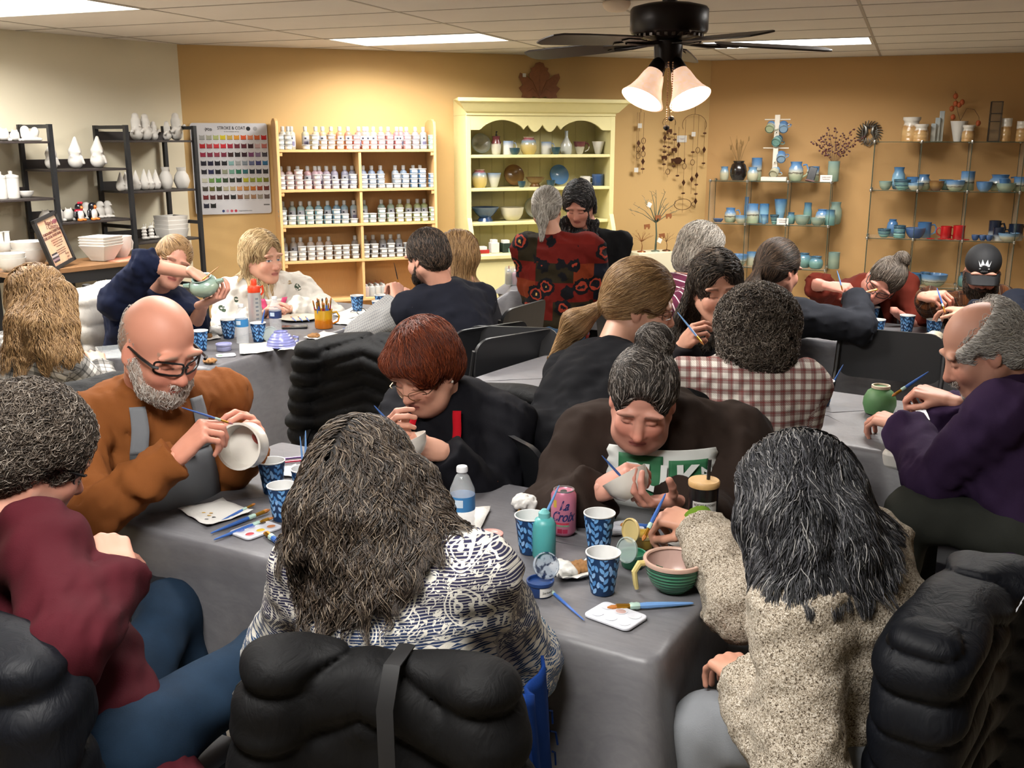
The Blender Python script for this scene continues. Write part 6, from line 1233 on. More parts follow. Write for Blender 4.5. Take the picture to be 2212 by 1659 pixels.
MB().box((-.015,-.002,0),(.015,0,.03)).obj('price_tag',M('paper_white','d9d6cf',.8),lf,loc=(-36*k,-.012,14*k),smooth=0)
# wind chimes and mobiles by the corner
CPW=M('copper_wire','5a3a28',.4,.7);TAGM=M('paper_white','d9d6cf',.8)
def chime(label,px,top,drops,ring=None):
 q=BWL(px,top,.06);k=depth(q)/F;c=thing('wind_chime',label,'wind chime',q,RB,'copper wind chimes');MB().tube([(0,.06,.0),(0,0,0),(0,0,-20*k)],.0018,4).obj('hook',CPW,c)
 if ring:MB().tube([((ring*math.sin(a))*k,0,(-20-ring*.75+ring*.75*math.cos(a))*k) for a in np.linspace(-2.0,2.0,15)],.002,4).obj('hoop',CPW,c)
 for dx,L_,bits in drops:
  z1=-20*k if not ring else (-20-ring*.75+ring*.75*math.cos(min(2,abs(dx)/ring*1.4)))*k;s_=MB().tube([(dx*k,0,z1),(dx*k,0,-L_*k)],.0013,4).obj('strand',CPW,c)
  for b,typ in bits:
   z=-b*k;m=MB()
   if typ=='d':m.prism([(-.018,0),(0,-.03),(.018,0),(0,.03)],-.002,.002,1)
   elif typ=='o':m.tube([(.02*math.cos(a),0,.026*math.sin(a)) for a in np.linspace(0,6.28,12,endpoint=False)],.0028,4,True)
   elif typ=='f':m.prism([(-.045,0),(-.02,.03),(.02,.03),(.05,0),(.075,.025),(.075,-.025),(.05,0),(.02,-.03),(-.02,-.03)],-.002,.002,1)
   elif typ=='F':m.tube([(.09*math.cos(a),0,.05*math.sin(a)) for a in np.linspace(0,6.28,16,endpoint=False)],.003,4,True).tube([(.085,0,0),(.13,0,.035),(.13,0,-.035),(.085,0,0)],.003,4)
   elif typ=='t':m.prism([(-.02,-.02),(.02,-.02),(.02,.02),(-.02,.02)],-.001,.001,1)
   elif typ=='e':m.prism([(-.03,.015),(.025,.02),(.03,-.005),(.022,-.025),(.012,-.025),(.01,-.01),(-.01,-.01),(-.012,-.025),(-.024,-.025),(-.026,-.005)],-.002,.002,1)
   else:m.ball((0,0,0),.02,5,sc=(1,.5,.45))
   m.obj('tag' if typ=='t' else 'charm',TAGM if typ=='t' else CPW,s_,loc=(dx*k,-.004,z))
chime('copper chime with a caged disc and curled wires near the hutch',1385,222,[(-2,60,[(48,'t')]),(-4,140,[(85,'d'),(98,'o'),(112,'o')]),(8,150,[(80,'o'),(96,'d'),(108,'o'),(124,'d'),(140,'x')]),(-8,146,[(142,'t')])])
chime('copper wind chime strung with little elephants and beads',1447,232,[(-10,136,[(64,'d'),(82,'x'),(94,'x'),(106,'e'),(120,'x')]),(0,148,[(50,'e'),(66,'x'),(84,'x'),(100,'x'),(136,'o')]),(14,130,[(56,'x'),(68,'x'),(90,'e'),(112,'e'),(124,'x')])],ring=16)
chime('copper hoop mobile hung with fish and leaf charms by the corner',1502,226,[(-38,150,[(85,'d'),(118,'f'),(150,'x')]),(-22,230,[(130,'o'),(165,'d'),(188,'x'),(212,'F')]),(-2,190,[(62,'t'),(100,'x'),(122,'o'),(158,'d')]),(10,220,[(96,'o'),(150,'d'),(170,'x'),(190,'x'),(206,'d')]),(26,130,[(60,'x'),(95,'d'),(124,'x')])],ring=30)
q=BWL(1473,300,.006);c=thing('wall_card','small white notice card on the wall among the wind chimes','card',q,RB);MB().box((-.05,-.001,-.03),(.05,.001,.03)).obj('card',TAGM,c,smooth=0);text('card_text','Copper',.016,M('ink_brown','6a3a30',.8),c,(0,-.002,0),euler(math.pi/2,0,0))
# white pedestal box with copper trees
q=BWL(1405,595,.4);k=depth(q)/F;zt5=BWL(1405,543,.4)[2];bx=MB().box((-44*k,-.12,0),(44*k,.12,zt5)).obj('display_plinth',M('plinth_cream','d3cbb0',.6),loc=(q[0],q[1],0),R=RB,bevel=.004);tag(bx,'cream box plinth under the copper trees beside the hutch','plinth')
def wire_tree(label,dx,h,spread,mat,n,tags=True,seed=1):
 rng=random.Random(seed);P=np.array([q[0],q[1],zt5])+RB@np.array([dx,-.02,0]);t=thing('copper_tree',label,'sculpture',P,RB);MB().tube([(0,0,0),(.006,0,h*.3),(-.004,0,h*.55)],[h*.022,h*.016,h*.012],6).lathe([(.04,0),(.035,.008),(.01,.014)],10).obj('trunk',mat,t)
 for i in range(n):
  a=-1.15+2.3*i/(n-1);L_=h*rng.uniform(.38,.55);e=np.array([math.sin(a)*L_*spread,rng.uniform(-.06,.06),h*.52+math.cos(a)*L_]);b=MB().tube([(-.004,0,h*.5),(e[0]*.5,e[1]*.5,h*.52+(e[2]-h*.52)*.62),e],[h*.009,h*.006,h*.003],4)
  for j in range(3):w_=e*rng.uniform(.75,.95)+np.array([0,0,h*.06]);b.tube([w_,w_+np.array([rng.uniform(-.07,.07),rng.uniform(-.03,.03),rng.uniform(.0,.07)])*h],h*.003,4)
  bo=b.obj('branch',mat,t)
 if tags:
  for dx2,z2 in ((-.8,.82),(.1,.2)):MB().box((-.02,-.001,-.02),(.02,.001,.02)).obj('price_tag',TAGM,t,loc=(dx2*h*.25,-.05,z2*h),R=euler(0,.5,0),smooth=0)
  for dx2,z2 in ((-.35,.45),(0,.6),(.35,.62),(.15,.28)):MB().prism([(-.03,.015),(.025,.02),(.03,-.005),(.022,-.025),(.012,-.025),(.01,-.01),(-.01,-.01),(-.012,-.025),(-.024,-.025)],-.003,.003,1).obj('charm',CPM,t,loc=(dx2*h*.6,-.03,z2*h))
 return t
VDG=M('verdigris_wire','5f6a5c',.5,.5)
wire_tree('tall verdigris wire tree hung with copper charms on the plinth',.03,122*k,1.0,VDG,11,seed=2);wire_tree('small bright copper wire tree on the plinth',-26*k,44*k,1.2,M('bright_copper','8a4a28',.35,.7),12,False,3);wire_tree('small dark wire bonsai on the plinth',34*k,40*k,1.3,CPW,10,False,4)
# ---------------------------------------------------------------- paint bottles and jars
def arc_patch(r,z0,z1,a0,a1,n=8):
 V=[];
 for z in (z0,z1):
  for i in range(n+1):a=math.radians(a0+(a1-a0)*i/n);V.append((r*math.cos(a),r*math.sin(a),z))
 return V,[(i,i+1,n+2+i,n+1+i) for i in range(n)]
PKJ=.0045
jb=MB().lathe([(.0285,0),(.031,.003),(.033,.03),(.031,.031)],14).mesh('jar');jb.materials.append(objcol(.35));jl=MB().lathe([(.035,.029),(.0355,.031),(.0355,.037),(.034,.038)],14).mesh('lid');jl.materials.append(M('jar_lid','b0b0ae',.4))
V_,F_=arc_patch(.0336,.006,.026,-135,-45);jt=MB().add(V_,F_).mesh('label');jt.materials.append(M('paper_white','d9d6cf',.8))
bb=MB().lathe([(.027,0),(.03,.004),(.03,.115),(.027,.128),(.013,.14),(.013,.146)],14).mesh('bottle');bb.materials.append(objcol(.35));bc=MB().lathe([(.015,.144),(.0155,.165),(.0145,.176),(.01,.178)],12).mesh('cap');bc.materials.append(M('cap_white','c0c0be',.4))
m=MB();V_,F_=arc_patch(.0306,.02,.105,-150,-30);m.add(V_,F_,'b4b4ba');V_,F_=arc_patch(.0309,.03,.062,-125,-62);m.add(V_,F_,'7a7896');V_,F_=arc_patch(.0309,.08,.092,-118,-90);m.add(V_,F_,'30303c');bt=m.mesh('label');bt.materials.append(COLATTR)
PZ0=PO[:2]
def mixc(stops,u):
 for (a,c0),(b,c1) in zip(stops,stops[1:]):
  if u<=b:k=(u-a)/(b-a);return tuple(np.array(lin(c0)[:3])*(1-k)+np.array(lin(c1)[:3])*k)
 return lin(stops[-1][1])[:3]
RCOL=[[(0,'b0b4ac'),(.2,'c0b890'),(.35,'d08a50'),(.5,'c86a5a'),(.62,'d8a090'),(.75,'b86468'),(.9,'a89aa0'),(1,'8fb8a8')],[(0,'b8a09a'),(.2,'c89aa0'),(.35,'9a92a8'),(.6,'7a90b0'),(.75,'a0b0c0'),(.9,'4f80b0'),(1,'7098c0')],[(0,'a8b0ac'),(.2,'8fb8b8'),(.35,'5a90b0'),(.5,'9ab0b8'),(.7,'86a89a'),(.8,'b8b878'),(1,'a0b87a')],[(0,'b4b0a8'),(.3,'b8a090'),(.5,'8a8078'),(.7,'7d7a78'),(1,'9aa0a8')]]
ROWS=[[(168,3,[192]),(232,3,[235,262]),(375,1,[372]),(440,3,[455]),(510,2,[510]),(575,3,[577]),(645,2,[645]),(712,2,[712]),(775,3,[795]),(845,2,[838,862]),(910,2,[912]),(975,3,[972]),(1040,3,[1030]),(1105,2,[1098,1132]),(1180,3,[1175]),(1248,3,[1245]),(1308,1,[1308]),(1378,3,[])],[(180,3,[178]),(248,3,[243]),(318,4,[312]),(390,2,[390]),(465,3,[450,484]),(540,3,[540]),(608,2,[603]),(680,2,[685]),(748,3,[745]),(835,3,[830]),(903,3,[897]),(970,3,[968]),(1036,1,[]),(1097,3,[1085]),(1165,3,[1150]),(1233,4,[1228]),(1300,4,[1283]),(1378,3,[1382])],[(192,3,[193]),(265,2,[268]),(335,2,[337]),(405,3,[408]),(478,3,[478]),(548,2,[550]),(618,3,[622]),(685,2,[682]),(755,1,[757]),(842,2,[838]),(905,2,[]),(978,3,[976]),(1050,2,[1050]),(1122,3,[1122]),(1187,2,[1190]),(1255,2,[1262]),(1317,2,[1317]),(1385,3,[1386])],[(203,2,[203]),(275,2,[278]),(345,3,[336]),(418,3,[417]),(487,3,[487]),(558,3,[558]),(628,3,[]),(692,3,[]),(768,3,[768]),(853,3,[845]),(920,3,[910]),(990,2,[986]),(1052,3,[1050]),(1120,2,[1115]),(1182,3,[]),(1245,2,[1240]),(1310,3,[1312]),(1378,2,[1380])]]
SHN=('top','second','third','fourth');LEVN={1:('only one there',),2:('lower','upper'),3:('lowest','middle','topmost'),4:('lowest','second lowest','second highest','topmost')}
rng=random.Random(5)
for r_i,rw in enumerate(ROWS):
 z=pz[r_i];nb_=0
 for c_i,(zx,nj,bts) in enumerate(rw):
  px=560+zx*.2712;u=(zx-160)/1230;q0=PZ0+BN*.2;s=along(px,z,q0,BD);q=q0+BD*s;cc=mixc(RCOL[r_i],u)
  for j in range(nj):
   v=rng.uniform(.88,1.12);o=link('paint_jar',jb,None,loc=(q[0]+rng.uniform(-.002,.002),q[1],z+j*.0382),R=RB@rotz(rng.uniform(-.2,.2)),color=[min(1,x*v) for x in cc])
   tag(o,'white-lidded paint jar, %s of the %s stack from left, %s rack shelf'%(LEVN[nj][j],ORD[c_i],SHN[r_i]),'jar','paint jars on the pine rack');link('lid',jl,None,o);link('label',jt,None,o)
  for bx_ in bts:
   px=560+bx_*.2712;q0=PZ0+BN*.1;s=along(px,z,q0,BD);q=q0+BD*s;cc=mixc(RCOL[r_i],(bx_-160)/1230);o=link('paint_bottle',bb,None,loc=(q[0],q[1],z),R=RB@rotz(rng.uniform(-.3,.3)),color=[min(1,.08+x*.75) for x in cc])
   tag(o,'tall white-capped paint bottle, %s from left on the %s rack shelf'%(ORD[nb_] if nb_<20 else 'last',SHN[r_i]),'bottle','paint bottles on the pine rack');link('cap',bc,None,o);link('label',bt,None,o);nb_+=1
   # squeeze bottles with fine tips
SQ={}
def squeeze(label,P,c,group,R=None,sc=1.0,tip='8a2030'):
 if 'b' not in SQ:
  SQ['b']=MB().lathe([(.018,0),(.02,.004),(.02,.06),(.016,.068),(.009,.072)],12).mesh('squeeze_bottle');SQ['b'].materials.append(objcol(.4));SQ['n']=MB().lathe([(.01,.07),(.01,.08),(.004,.086)],10).mesh('nozzle');SQ['n'].materials.append(M('cap_white','c0c0be',.4));SQ['t']=MB().tube([(0,0,.085),(0,0,.105)],.0016,5).mesh('tip');SQ['t'].materials.append(M('red_tip','8a2030',.5))
 o=link('squeeze_bottle',SQ['b'],None,loc=P,R=(R if R is not None else np.eye(3))*sc,color=c);tag(o,label,'bottle',group);link('nozzle',SQ['n'],None,o);link('tip',SQ['t'],None,o);return o
def tub(label,P,R,w,d,h):
 t=thing('clear_tub',label,'tub',P,R);CT=M('clear_plastic','dfe4e4',.1,alpha=.22)
 for lo,hi in (((-w,-d,0),(w,d,.002)),((-w,-d,0),(w,-d+.002,h)),((-w,d-.002,0),(w,d,h)),((-w,-d,0),(-w+.002,d,h)),((w-.002,-d,0),(w,d,h))):MB().box(lo,hi).obj('wall',CT,t,smooth=0)
 return t
q0=PO[:2]+BN*.13;s=along(808,pz[4],q0,BD);q=q0+BD*s;P0=np.array([q[0],q[1],pz[4]]);tub('clear tub of squeeze bottles on the bottom rack shelf',P0,RB,.1,.075,.09)
for i in range(4):
 for j in range(3):squeeze('pale squeeze bottle in the rack tub, %s from left in the %s row'%(ORD[i],('front','middle','back')[j]),P0+RB@np.array([-.072+.048*i,-.05+.048*j,.003]),('c9a69a','b8b8b4','c4beb4','a8a8a4')[(i+j)%4],'squeeze bottles in the rack tub',RB,1.15)
R5=TABLES['t5'][1];P0=UZ(1114,614,.737);tub('clear tub of coloured squeeze bottles on the small pale table',P0,R5,.075,.06,.12)
for i in range(3):
 for j in range(2):squeeze('squeeze bottle in the pale table tub, %s from left in the %s row'%(ORD[i],('front','back')[j]),P0+R5@np.array([-.048+.048*i,-.028+.054*j,.003]),('9a8a68','8a9a92','a86a78','6a7078','b0aca4','8f8f98')[i*2+j],'squeeze bottles on the pale table',R5,1.2)
for i,(px,py,c) in enumerate(((1280,612,'9aa4a4'),(1292,606,'b0b4b2'),(1302,612,'a0688a'),(1310,604,'a8acac'),(1288,622,'7f8c8a'))):
 P=UZ(px,py,.737);o=link('paint_bottle',bb,None,loc=P,R=rotz(.4*i),color=c);tag(o,'tall grey paint bottle on the pale table beside the coat, %s from left'%ORD[i],'bottle','paint bottles on the pale table');link('cap',bc,None,o);link('label',bt,None,o)
o=MB().lathe([(.03,0),(.032,.002),(.032,.02),(.028,.02),(.028,.006),(0,.006)],16,caps=False).obj('plastic_lid',M('cap_white','c0c0be',.4),loc=UZ(1138,621,.737));tag(o,'white plastic lid upturned on the pale table edge','lid')
# ---------------------------------------------------------------- colour chart poster
q=BWL(500,365,.012);k=depth(q)/F;W2,H2=80*k,96*k;po=thing('colour_chart','large white glaze colour chart poster with rows of swatches','poster',q,RB);MB().prism(rounded(W2,H2,.02,4),-.003,.003,1).obj('sheet',M('poster_card','c6c6ca',.6),po,smooth=0)
CH_='9a9a98 a0a08e a8b070 c8b820 b89a48 c88a28 c85020 c87850 c86028 c01c1c|b01820 b04048 c02c38 c0202c 981c34 601428 581424 300c18 c0a0a0 b86a62|8c1c3c 74203c 8a3444 742038 30100c 180c14 30081c 743c68 786484 383440|0c0c20 101030 10101c 0e0e18 80aaaa 989c9c 7c8894 5c6488 30346c 206088|0c0c1c 181c48 0c0c18 8a9078 6a9a88 20684c 206068 101c24 0c1428 0c0c14|b8b8a4 6a8a48 40783c 24381c 1c2418 101810 a8a81c 848c2c 84a02c 6c6c10|38342c 585824 30341c a8a084 a89468 c08858 b07c38 b06418 8c3818 5c1c14|6c1c1c 4c2020 381410 280c10 0c0c10 78503c 8c7864 9c785c 8c8478 584c48|1c1c30 0c0c0c'.split('|')
m=MB()
for r_,rr in enumerate(CH_):
 for c_,hx in enumerate(rr.split()):
  x=-W2+(.11+.0915*c_+.0)*2*W2*.98;z=H2-(.125+.0935*r_)*2*H2;w_,h_=5.6*k,5.4*k
  n_=5;top=[(x+w_*2*(i/(n_-1)),z-(.0 if i in (0,n_-1) else 2.0*k)) for i in range(n_)];m.add([(x,-.0036,z-2*h_),(x+2*w_,-.0036,z-2*h_)]+[(a,-.0036,b) for a,b in top[::-1]],[tuple(range(n_+2))],hx)
  m.add([(x,-.0037,z-2*h_),(x+2*w_,-.0037,z-2*h_),(x+2*w_,-.0037,z-1.75*h_),(x,-.0037,z-1.75*h_)],[(0,1,2,3)],[v*.45 for v in lin(hx)[:3]])
  m.add([(x+w_*.4,-.0036,z-2.5*h_),(x+w_*1.6,-.0036,z-2.5*h_),(x+w_*1.6,-.0036,z-2.4*h_),(x+w_*.4,-.0036,z-2.4*h_)],[(0,1,2,3)],'9a9a9e')
m.obj('swatch_print',COLATTR,po,smooth=0)['kind']='stuff'
INK=M('black_ink','17171a',.7);XZ=euler(math.pi/2,0,0);text('title_print','STROKE & COAT',9.5*k,INK,po,(.06*W2,-.004,H2*.89),XZ,bold=.0003,sx=.8);text('maker_print','Mayco',10*k,INK,po,(-.6*W2,-.004,H2*.88),XZ@np.array([[1,.3,0],[0,1,0],[0,0,1]]),bold=.0004);text('subtitle_print','for use on bisque and clay',3*k,INK,po,(.06*W2,-.004,H2*.815),XZ);text('address_print','maycocolors.com',4*k,INK,po,(.3*W2,-.004,-H2*.93),XZ)
m=MB();
for i,c in enumerate(('2a3a6a','b890a0','b84858','a83040')):m.add([((-.28+.11*i)*W2+3*k*math.cos(a),-.004,-H2*.93+3*k*math.sin(a)) for a in np.linspace(0,6.28,10,endpoint=False)],[tuple(range(10))],c)
for cx in (.5,.68):m.add([(cx*W2+4.5*k*math.cos(a),-.004,H2*.88+4.5*k*math.sin(a)) for a in np.linspace(0,6.28,12,endpoint=False)],[tuple(range(12))],'17171a' if cx<.6 else 'a0a0a2')
m.add([(.8*W2,-.004,-H2*.82),(.96*W2,-.004,-H2*.82),(.96*W2,-.004,-H2*.79),(.8*W2,-.004,-H2*.79)],[(0,1,2,3)],'6a6a6c');m.obj('icon_print',COLATTR,po,smooth=0)['kind']='stuff'
# ---------------------------------------------------------------- unpainted pottery on the ladder rack
BIS=M('white_bisque','cdc9c2',.75,f=grain(.04,60,.1));FIG={}
def fig(kind):
 if kind in FIG:return FIG[kind]
 E=lambda *a,**k:El(*a,**k)
 if kind=='snowman':L=[E((0,0,.042),(.045,.042,.044)),E((0,-.002,.098),(.034,.033,.034)),Pr((0,0,.13),(0,.0,.165),(.026,.026),(.024,.024),k=.008,e=(1,0,0)),Pr((0,0,.125),(0,0,.128),.034,.034,k=.006),Pr((-.035,-.015,.075),(.035,-.015,.075),.013,.013,k=.008),Pr((.04,-.01,.075),(.065,-.02,.1),.01,.012,k=.008),Pr((-.04,-.01,.075),(-.065,-.02,.06),.01,.012,k=.008),Pr((0,-.03,.1),(0,-.05,.098),.006,.003,k=.004)]
 elif kind=='hatgnome':L=[E((0,0,.055),(.058,.052,.057)),E((0,0,.125),(.043,.04,.045)),Pr((0,0,.13),(.012,0,.225),.045,.012,k=.015),Pr((-.045,-.012,.09),(.045,-.012,.09),.014,.014,k=.01),E((0,-.042,.12),.012,k=.004),Pr((.02,-.04,.085),(.03,-.05,.04),.012,.01,k=.006)]
 elif kind=='gnome':L=[E((0,0,.03),(.034,.032,.033)),Pr((0,0,.05),(.004,0,.135),.03,.003,k=.01),E((0,-.03,.045),.01,k=.004)]
 elif kind=='penguin':L=[E((0,0,.045),(.036,.034,.046)),E((0,-.004,.1),(.028,.028,.028)),Pr((.034,0,.065),(.05,-.01,.03),.012,.007,k=.008),Pr((-.034,0,.065),(-.05,-.01,.03),.012,.007,k=.008),E((.018,-.025,.008),(.018,.024,.01),k=.006),E((-.018,-.025,.008),(.018,.024,.01),k=.006),Pr((0,-.028,.098),(0,-.045,.094),.01,.004,k=.004)]
 elif kind=='owl':L=[E((0,0,.035),(.045,.04,.036)),E((0,-.01,.065),(.034,.03,.026)),Pr((.02,-.01,.08),(.028,-.01,.1),.01,.003,k=.006),Pr((-.02,-.01,.08),(-.028,-.01,.1),.01,.003,k=.006),E((.03,-.03,.01),(.016,.02,.012),k=.006)]
 elif kind=='caterpillar':L=[E((0,0,.02+.028*i),(.026-.001*i,.026-.001*i,.017),k=.003) for i in range(4)]+[E((.04,0,.016),(.022,.02,.016),k=.004),E((.07,0,.014),(.02,.018,.014),k=.004),Pr((.01,-.01,.12),(.016,-.012,.145),.005,.004,k=.003),Pr((-.01,-.01,.12),(-.016,-.012,.145),.005,.004,k=.003)]
 else:L=[E((0,0,.03),(.06,.03,.03)),E((.05,0,.06),(.025,.025,.028)),E((-.03,0,.065),(.03,.025,.03)),Pr((-.07,-.02,.01),(.07,-.02,.01),.012,.012,k=.006)]
 V,Q=solid(L,.006);me=qmesh(kind,V,Q);me.materials.append(BIS);FIG[kind]=me;return me
def onrack(px,z,off=.23):q0=LC+LN*off;s=along(px,z,q0,LU);q=q0+LU*s;P=np.array([q[0],q[1],z]);return P,depth(P)/F
FH=dict(snowman=.19,hatgnome=.238,gnome=.138,penguin=.128,owl=.104,caterpillar=.15,train=.1)
SHL=dict(a1='upper shelf at the photo edge',b1='upper middle rack shelf',c1='top rack shelf near the corner',c2='second rack shelf near the corner',b2='lower middle rack shelf',c3='third rack shelf near the corner',a2='lower shelf at the photo edge')
cnt={}
for sh,px,h,kind,ex in (('c1',296,58,'snowman','large'),('c1',316,56,'snowman','large'),('c1',333,40,'snowman','small'),('c1',362,40,'snowman','small'),('c1',382,58,'snowman','large'),('a1',8,30,'owl','plain'),('a1',32,26,'owl','plain'),('a1',64,34,'train','toy'),('b1',113,60,'hatgnome','large'),('b1',165,68,'hatgnome','large'),('b1',213,68,'hatgnome','large'),('c2',262,42,'gnome','pointed'),('c2',273,42,'gnome','pointed'),('c2',295,44,'gnome','pointed'),('c2',313,46,'gnome','pointed'),('c2',324,44,'gnome','pointed'),('c2',338,44,'gnome','pointed'),('b2',98,30,'owl','plain'),('b2',125,32,'owl','plain'),('b2',148,30,'owl','plain'),('b2',188,36,'penguin','unpainted'),('b2',218,36,'penguin','unpainted'),('b2',234,36,'penguin','unpainted'),('c3',313,36,'caterpillar','ridged'),('c3',328,38,'caterpillar','ridged')):
 P,k=onrack(px,RS[sh],.28 if kind!='penguin' else .2);cnt[sh]=cnt.get(sh,0);sc_=h*k/FH[kind]
 nm=dict(hatgnome='snowman_jar',gnome='gnome_figure',owl='animal_figure',train='train_figure',snowman='snowman_figure',penguin='penguin_figure',caterpillar='caterpillar_figure')[kind]
 o=link(nm,fig(kind),None,loc=P,R=RLk@rotz(.25)*sc_);tag(o,'%s white bisque %s, %s figure from left on the %s'%(ex,nm.split('_')[0],ORD[cnt[sh]],SHL[sh]),'figurine','unpainted bisque figures');cnt[sh]+=1
for px,lb,bow in ((172,'painted penguin with a red scarf and bow on the ladder rack',1),(201,'black and white painted penguin with orange feet on the ladder rack',0)):
 P,k=onrack(px,RS['b2'],.34);V=np.array([v.co for v in fig('penguin').vertices]);c=np.tile(np.array(lin('131318')),(len(V),1));belly=((V[:,0]/.028)**2+((V[:,2]-.045)/.04)**2<1)&(V[:,1]<-.012);c[belly]=lin('d0ccc6');c[(V[:,2]<.019)&(V[:,1]<-.01)]=lin('c86a28');c[(V[:,2]>.08)&(V[:,1]<-.027)&(np.abs(V[:,0])<.012)&(V[:,2]<.108)]=lin('c86a28')
 if bow:c[(V[:,2]>.072)&(V[:,2]<.084)]=lin('a81830')
 me=fig('penguin').copy();me.materials.clear();me.materials.append(M('painted_glaze',rough=.25,f=lambda t:t.col(t.attr('Col','Color'))));me.attributes.new('Col','FLOAT_COLOR','POINT').data.foreach_set('color',c.astype('f4').ravel())
 o=link('painted_penguin',me,None,loc=P,R=RLk@rotz(.25)*(38*k/.128));tag(o,lb,'figurine')
 if bow:MB().ball((-.012,0,0),.011,5,sc=(1.3,.6,1)).ball((.012,0,0),.011,5,sc=(1.3,.6,1)).obj('bow',M('red_glaze','a81830',.3),o,loc=(.01,-.01,.128))
for i,(sh,px,w,h,kind,nm) in enumerate((('a2',4,26,44,'cyl','canister'),('a2',28,32,44,'cyl','canister'),('a2',56,34,14,'bowl','dish'),('c2',360,30,46,'vase','vase'),('c2',394,34,44,'vase','vase'))):
 P,k=onrack(px,RS[sh],.25);o=pot(nm,'white bisque %s, %s on the %s'%(nm,('at the very edge','with a knobbed lid','stacked low','left of the pair','right of the pair')[i],SHL[sh]),nm,P,RLk,w*k,h*k,kind,BIS,'unpainted bisque vessels')
 if nm=='canister':MB().lathe([(w*k*.5,0),(w*k*.5,.012),(w*k*.2,.02),(.012,.022),(.014,.04),(0,.044)],18,caps=False).obj('lid',BIS,o,loc=(0,0,h*k))
def square_bowl(name,label,P,R,w,h,mat,wall=.012,flare=.62,inner=None,n=None):
 m=MB();a,b=w/2,w/2*flare;V=[(-b,-b,0),(b,-b,0),(b,b,0),(-b,b,0),(-a,-a,h),(a,-a,h),(a,a,h),(-a,a,h),(-a+wall,-a+wall,h),(a-wall,-a+wall,h),(a-wall,a-wall,h),(-a+wall,a-wall,h),(-b+wall,-b+wall,wall),(b-wall,-b+wall,wall),(b-wall,b-wall,wall),(-b+wall,b-wall,wall)]
 Fs=[(3,2,1,0)]+[(i,(i+1)%4,4+(i+1)%4,4+i) for i in range(4)]+[(4+i,4+(i+1)%4,8+(i+1)%4,8+i) for i in range(4)];In=[(8+i,8+(i+1)%4,12+(i+1)%4,12+i) for i in range(4)]+[(12,13,14,15)]
 o=MB().add(V,Fs+([] if inner else In)).obj(name,mat,loc=P,R=R,smooth=0,bevel=.003);tag(o,label,'bowl')
 if inner:MB().add(V,In).obj('glazed_inside',inner,o,smooth=0)
 return o
P,k=onrack(372,RS['c3'],.25)
for i in range(4):square_bowl('berry_basket','white square bisque basket, %s of the stack near the corner'%('lowest','second lowest','third','topmost')[i],P+[0,0,i*9*k],RLk,52*k,20*k,BIS,flare=.86)
for i,(px,w,h,kind) in enumerate(((20,52,30,'bowl'),(60,62,36,'bowl'))):
 P,k=onrack(px,.327,.75);pot('bisque_bowl','white bisque bowl low on the console shelf, %s from left'%ORD[i],'bowl',P,RLk,w*k,h*k,kind,BIS,'bisque on the console lower shelf')
 # console top
def oncon(px,off=None,z=None):z=CON['z'] if z is None else z;q0=LC+LN*(off if off is not None else CON['off']-.2);s=along(px,z,q0,LU);q=q0+LU*s;P=np.array([q[0],q[1],z]);return P,depth(P)/F
for i,(px,w,h,lift,of,lb) in enumerate(((28,58,30,0,-.1,'white bisque bowl at the front left of the console'),(28,56,30,10,-.1,'white bisque bowl nested on the front left console bowl'),(68,76,40,0,-.22,'wide white bisque bowl beside the framed notice'),(68,76,40,16,-.22,'wide white bisque bowl nested beside the framed notice'),(15,40,26,30,-.3,'white bisque bowl tipped at the photo edge'))):
 P,k=oncon(px,CON['off']+of);pot('bisque_bowl',lb,'bowl',P+[0,0,lift*k],RLk,w*k,h*k,'bowl',BIS,'bisque bowls on the console')
for i in range(4):P,k=oncon(222,CON['off']-.17);square_bowl('square_bowl','square white bisque bowl, %s of the stack on the console'%('lowest','second','third','topmost')[i],P+[0,0,i*6*k+.003],RLk@rotz(.35),66*k,34*k,BIS,flare=.5)
P,k=oncon(262,CON['off']-.25);pot('batter_bowl','white bisque batter bowl with a handle behind the square bowls','bowl',P,RLk@rotz(.3),50*k,46*k,'bowl',BIS,None,1)
P,k=oncon(275,CON['off']-.14);o=MB().box((-.16,-.12,0),(.16,.12,.003)).obj('paper_sheet',M('coral_paper','d88a70',.8),loc=P,R=RLk@rotz(.1),smooth=0);tag(o,'coral paper sheet lying on the console','paper')
for i,px in enumerate((8,22)):
 P,k=oncon(px,CON['off']-.34);pot('bisque_teapot','white bisque pointed-lid pot, %s of two at the photo edge'%('left','right')[i],'pot',P,RLk,40*k,76*k,'bottle',BIS)
 # framed notice
P,k=oncon(140,CON['off']-.05);FR=thing('framed_notice','black framed fundraising notice leaning on the console','sign',P+[0,0,.01],RLk@rotz(.55)@euler(math.radians(-14),math.radians(-9),0));fw,fh=47*k,112*k
for lo,hi in (((-fw,-.012,0),(fw,.012,.022)),((-fw,-.012,fh-.022),(fw,.012,fh)),((-fw,-.012,0),(-fw+.022,.012,fh)),((fw-.022,-.012,0),(fw,.012,fh))):MB().box(lo,hi).obj('frame_side',M('black_frame_wood','121113',.5),FR,bevel=.002)
def notmat(t):
 v=t.tex('Object');t.col(t.ramp(t.noise(v,9,3,.6),[(.35,'b88a70'),(.5,'c4a282'),(.62,'b8a08a'),(.75,'9aa09a')]))
MB().box((-fw+.02,-.004,.02),(fw-.02,.004,fh-.02)).obj('printed_sheet',M('notice_print',rough=.4,f=notmat),FR,smooth=0);INB=M('maroon_ink','5a2420',.7);X9=XZ
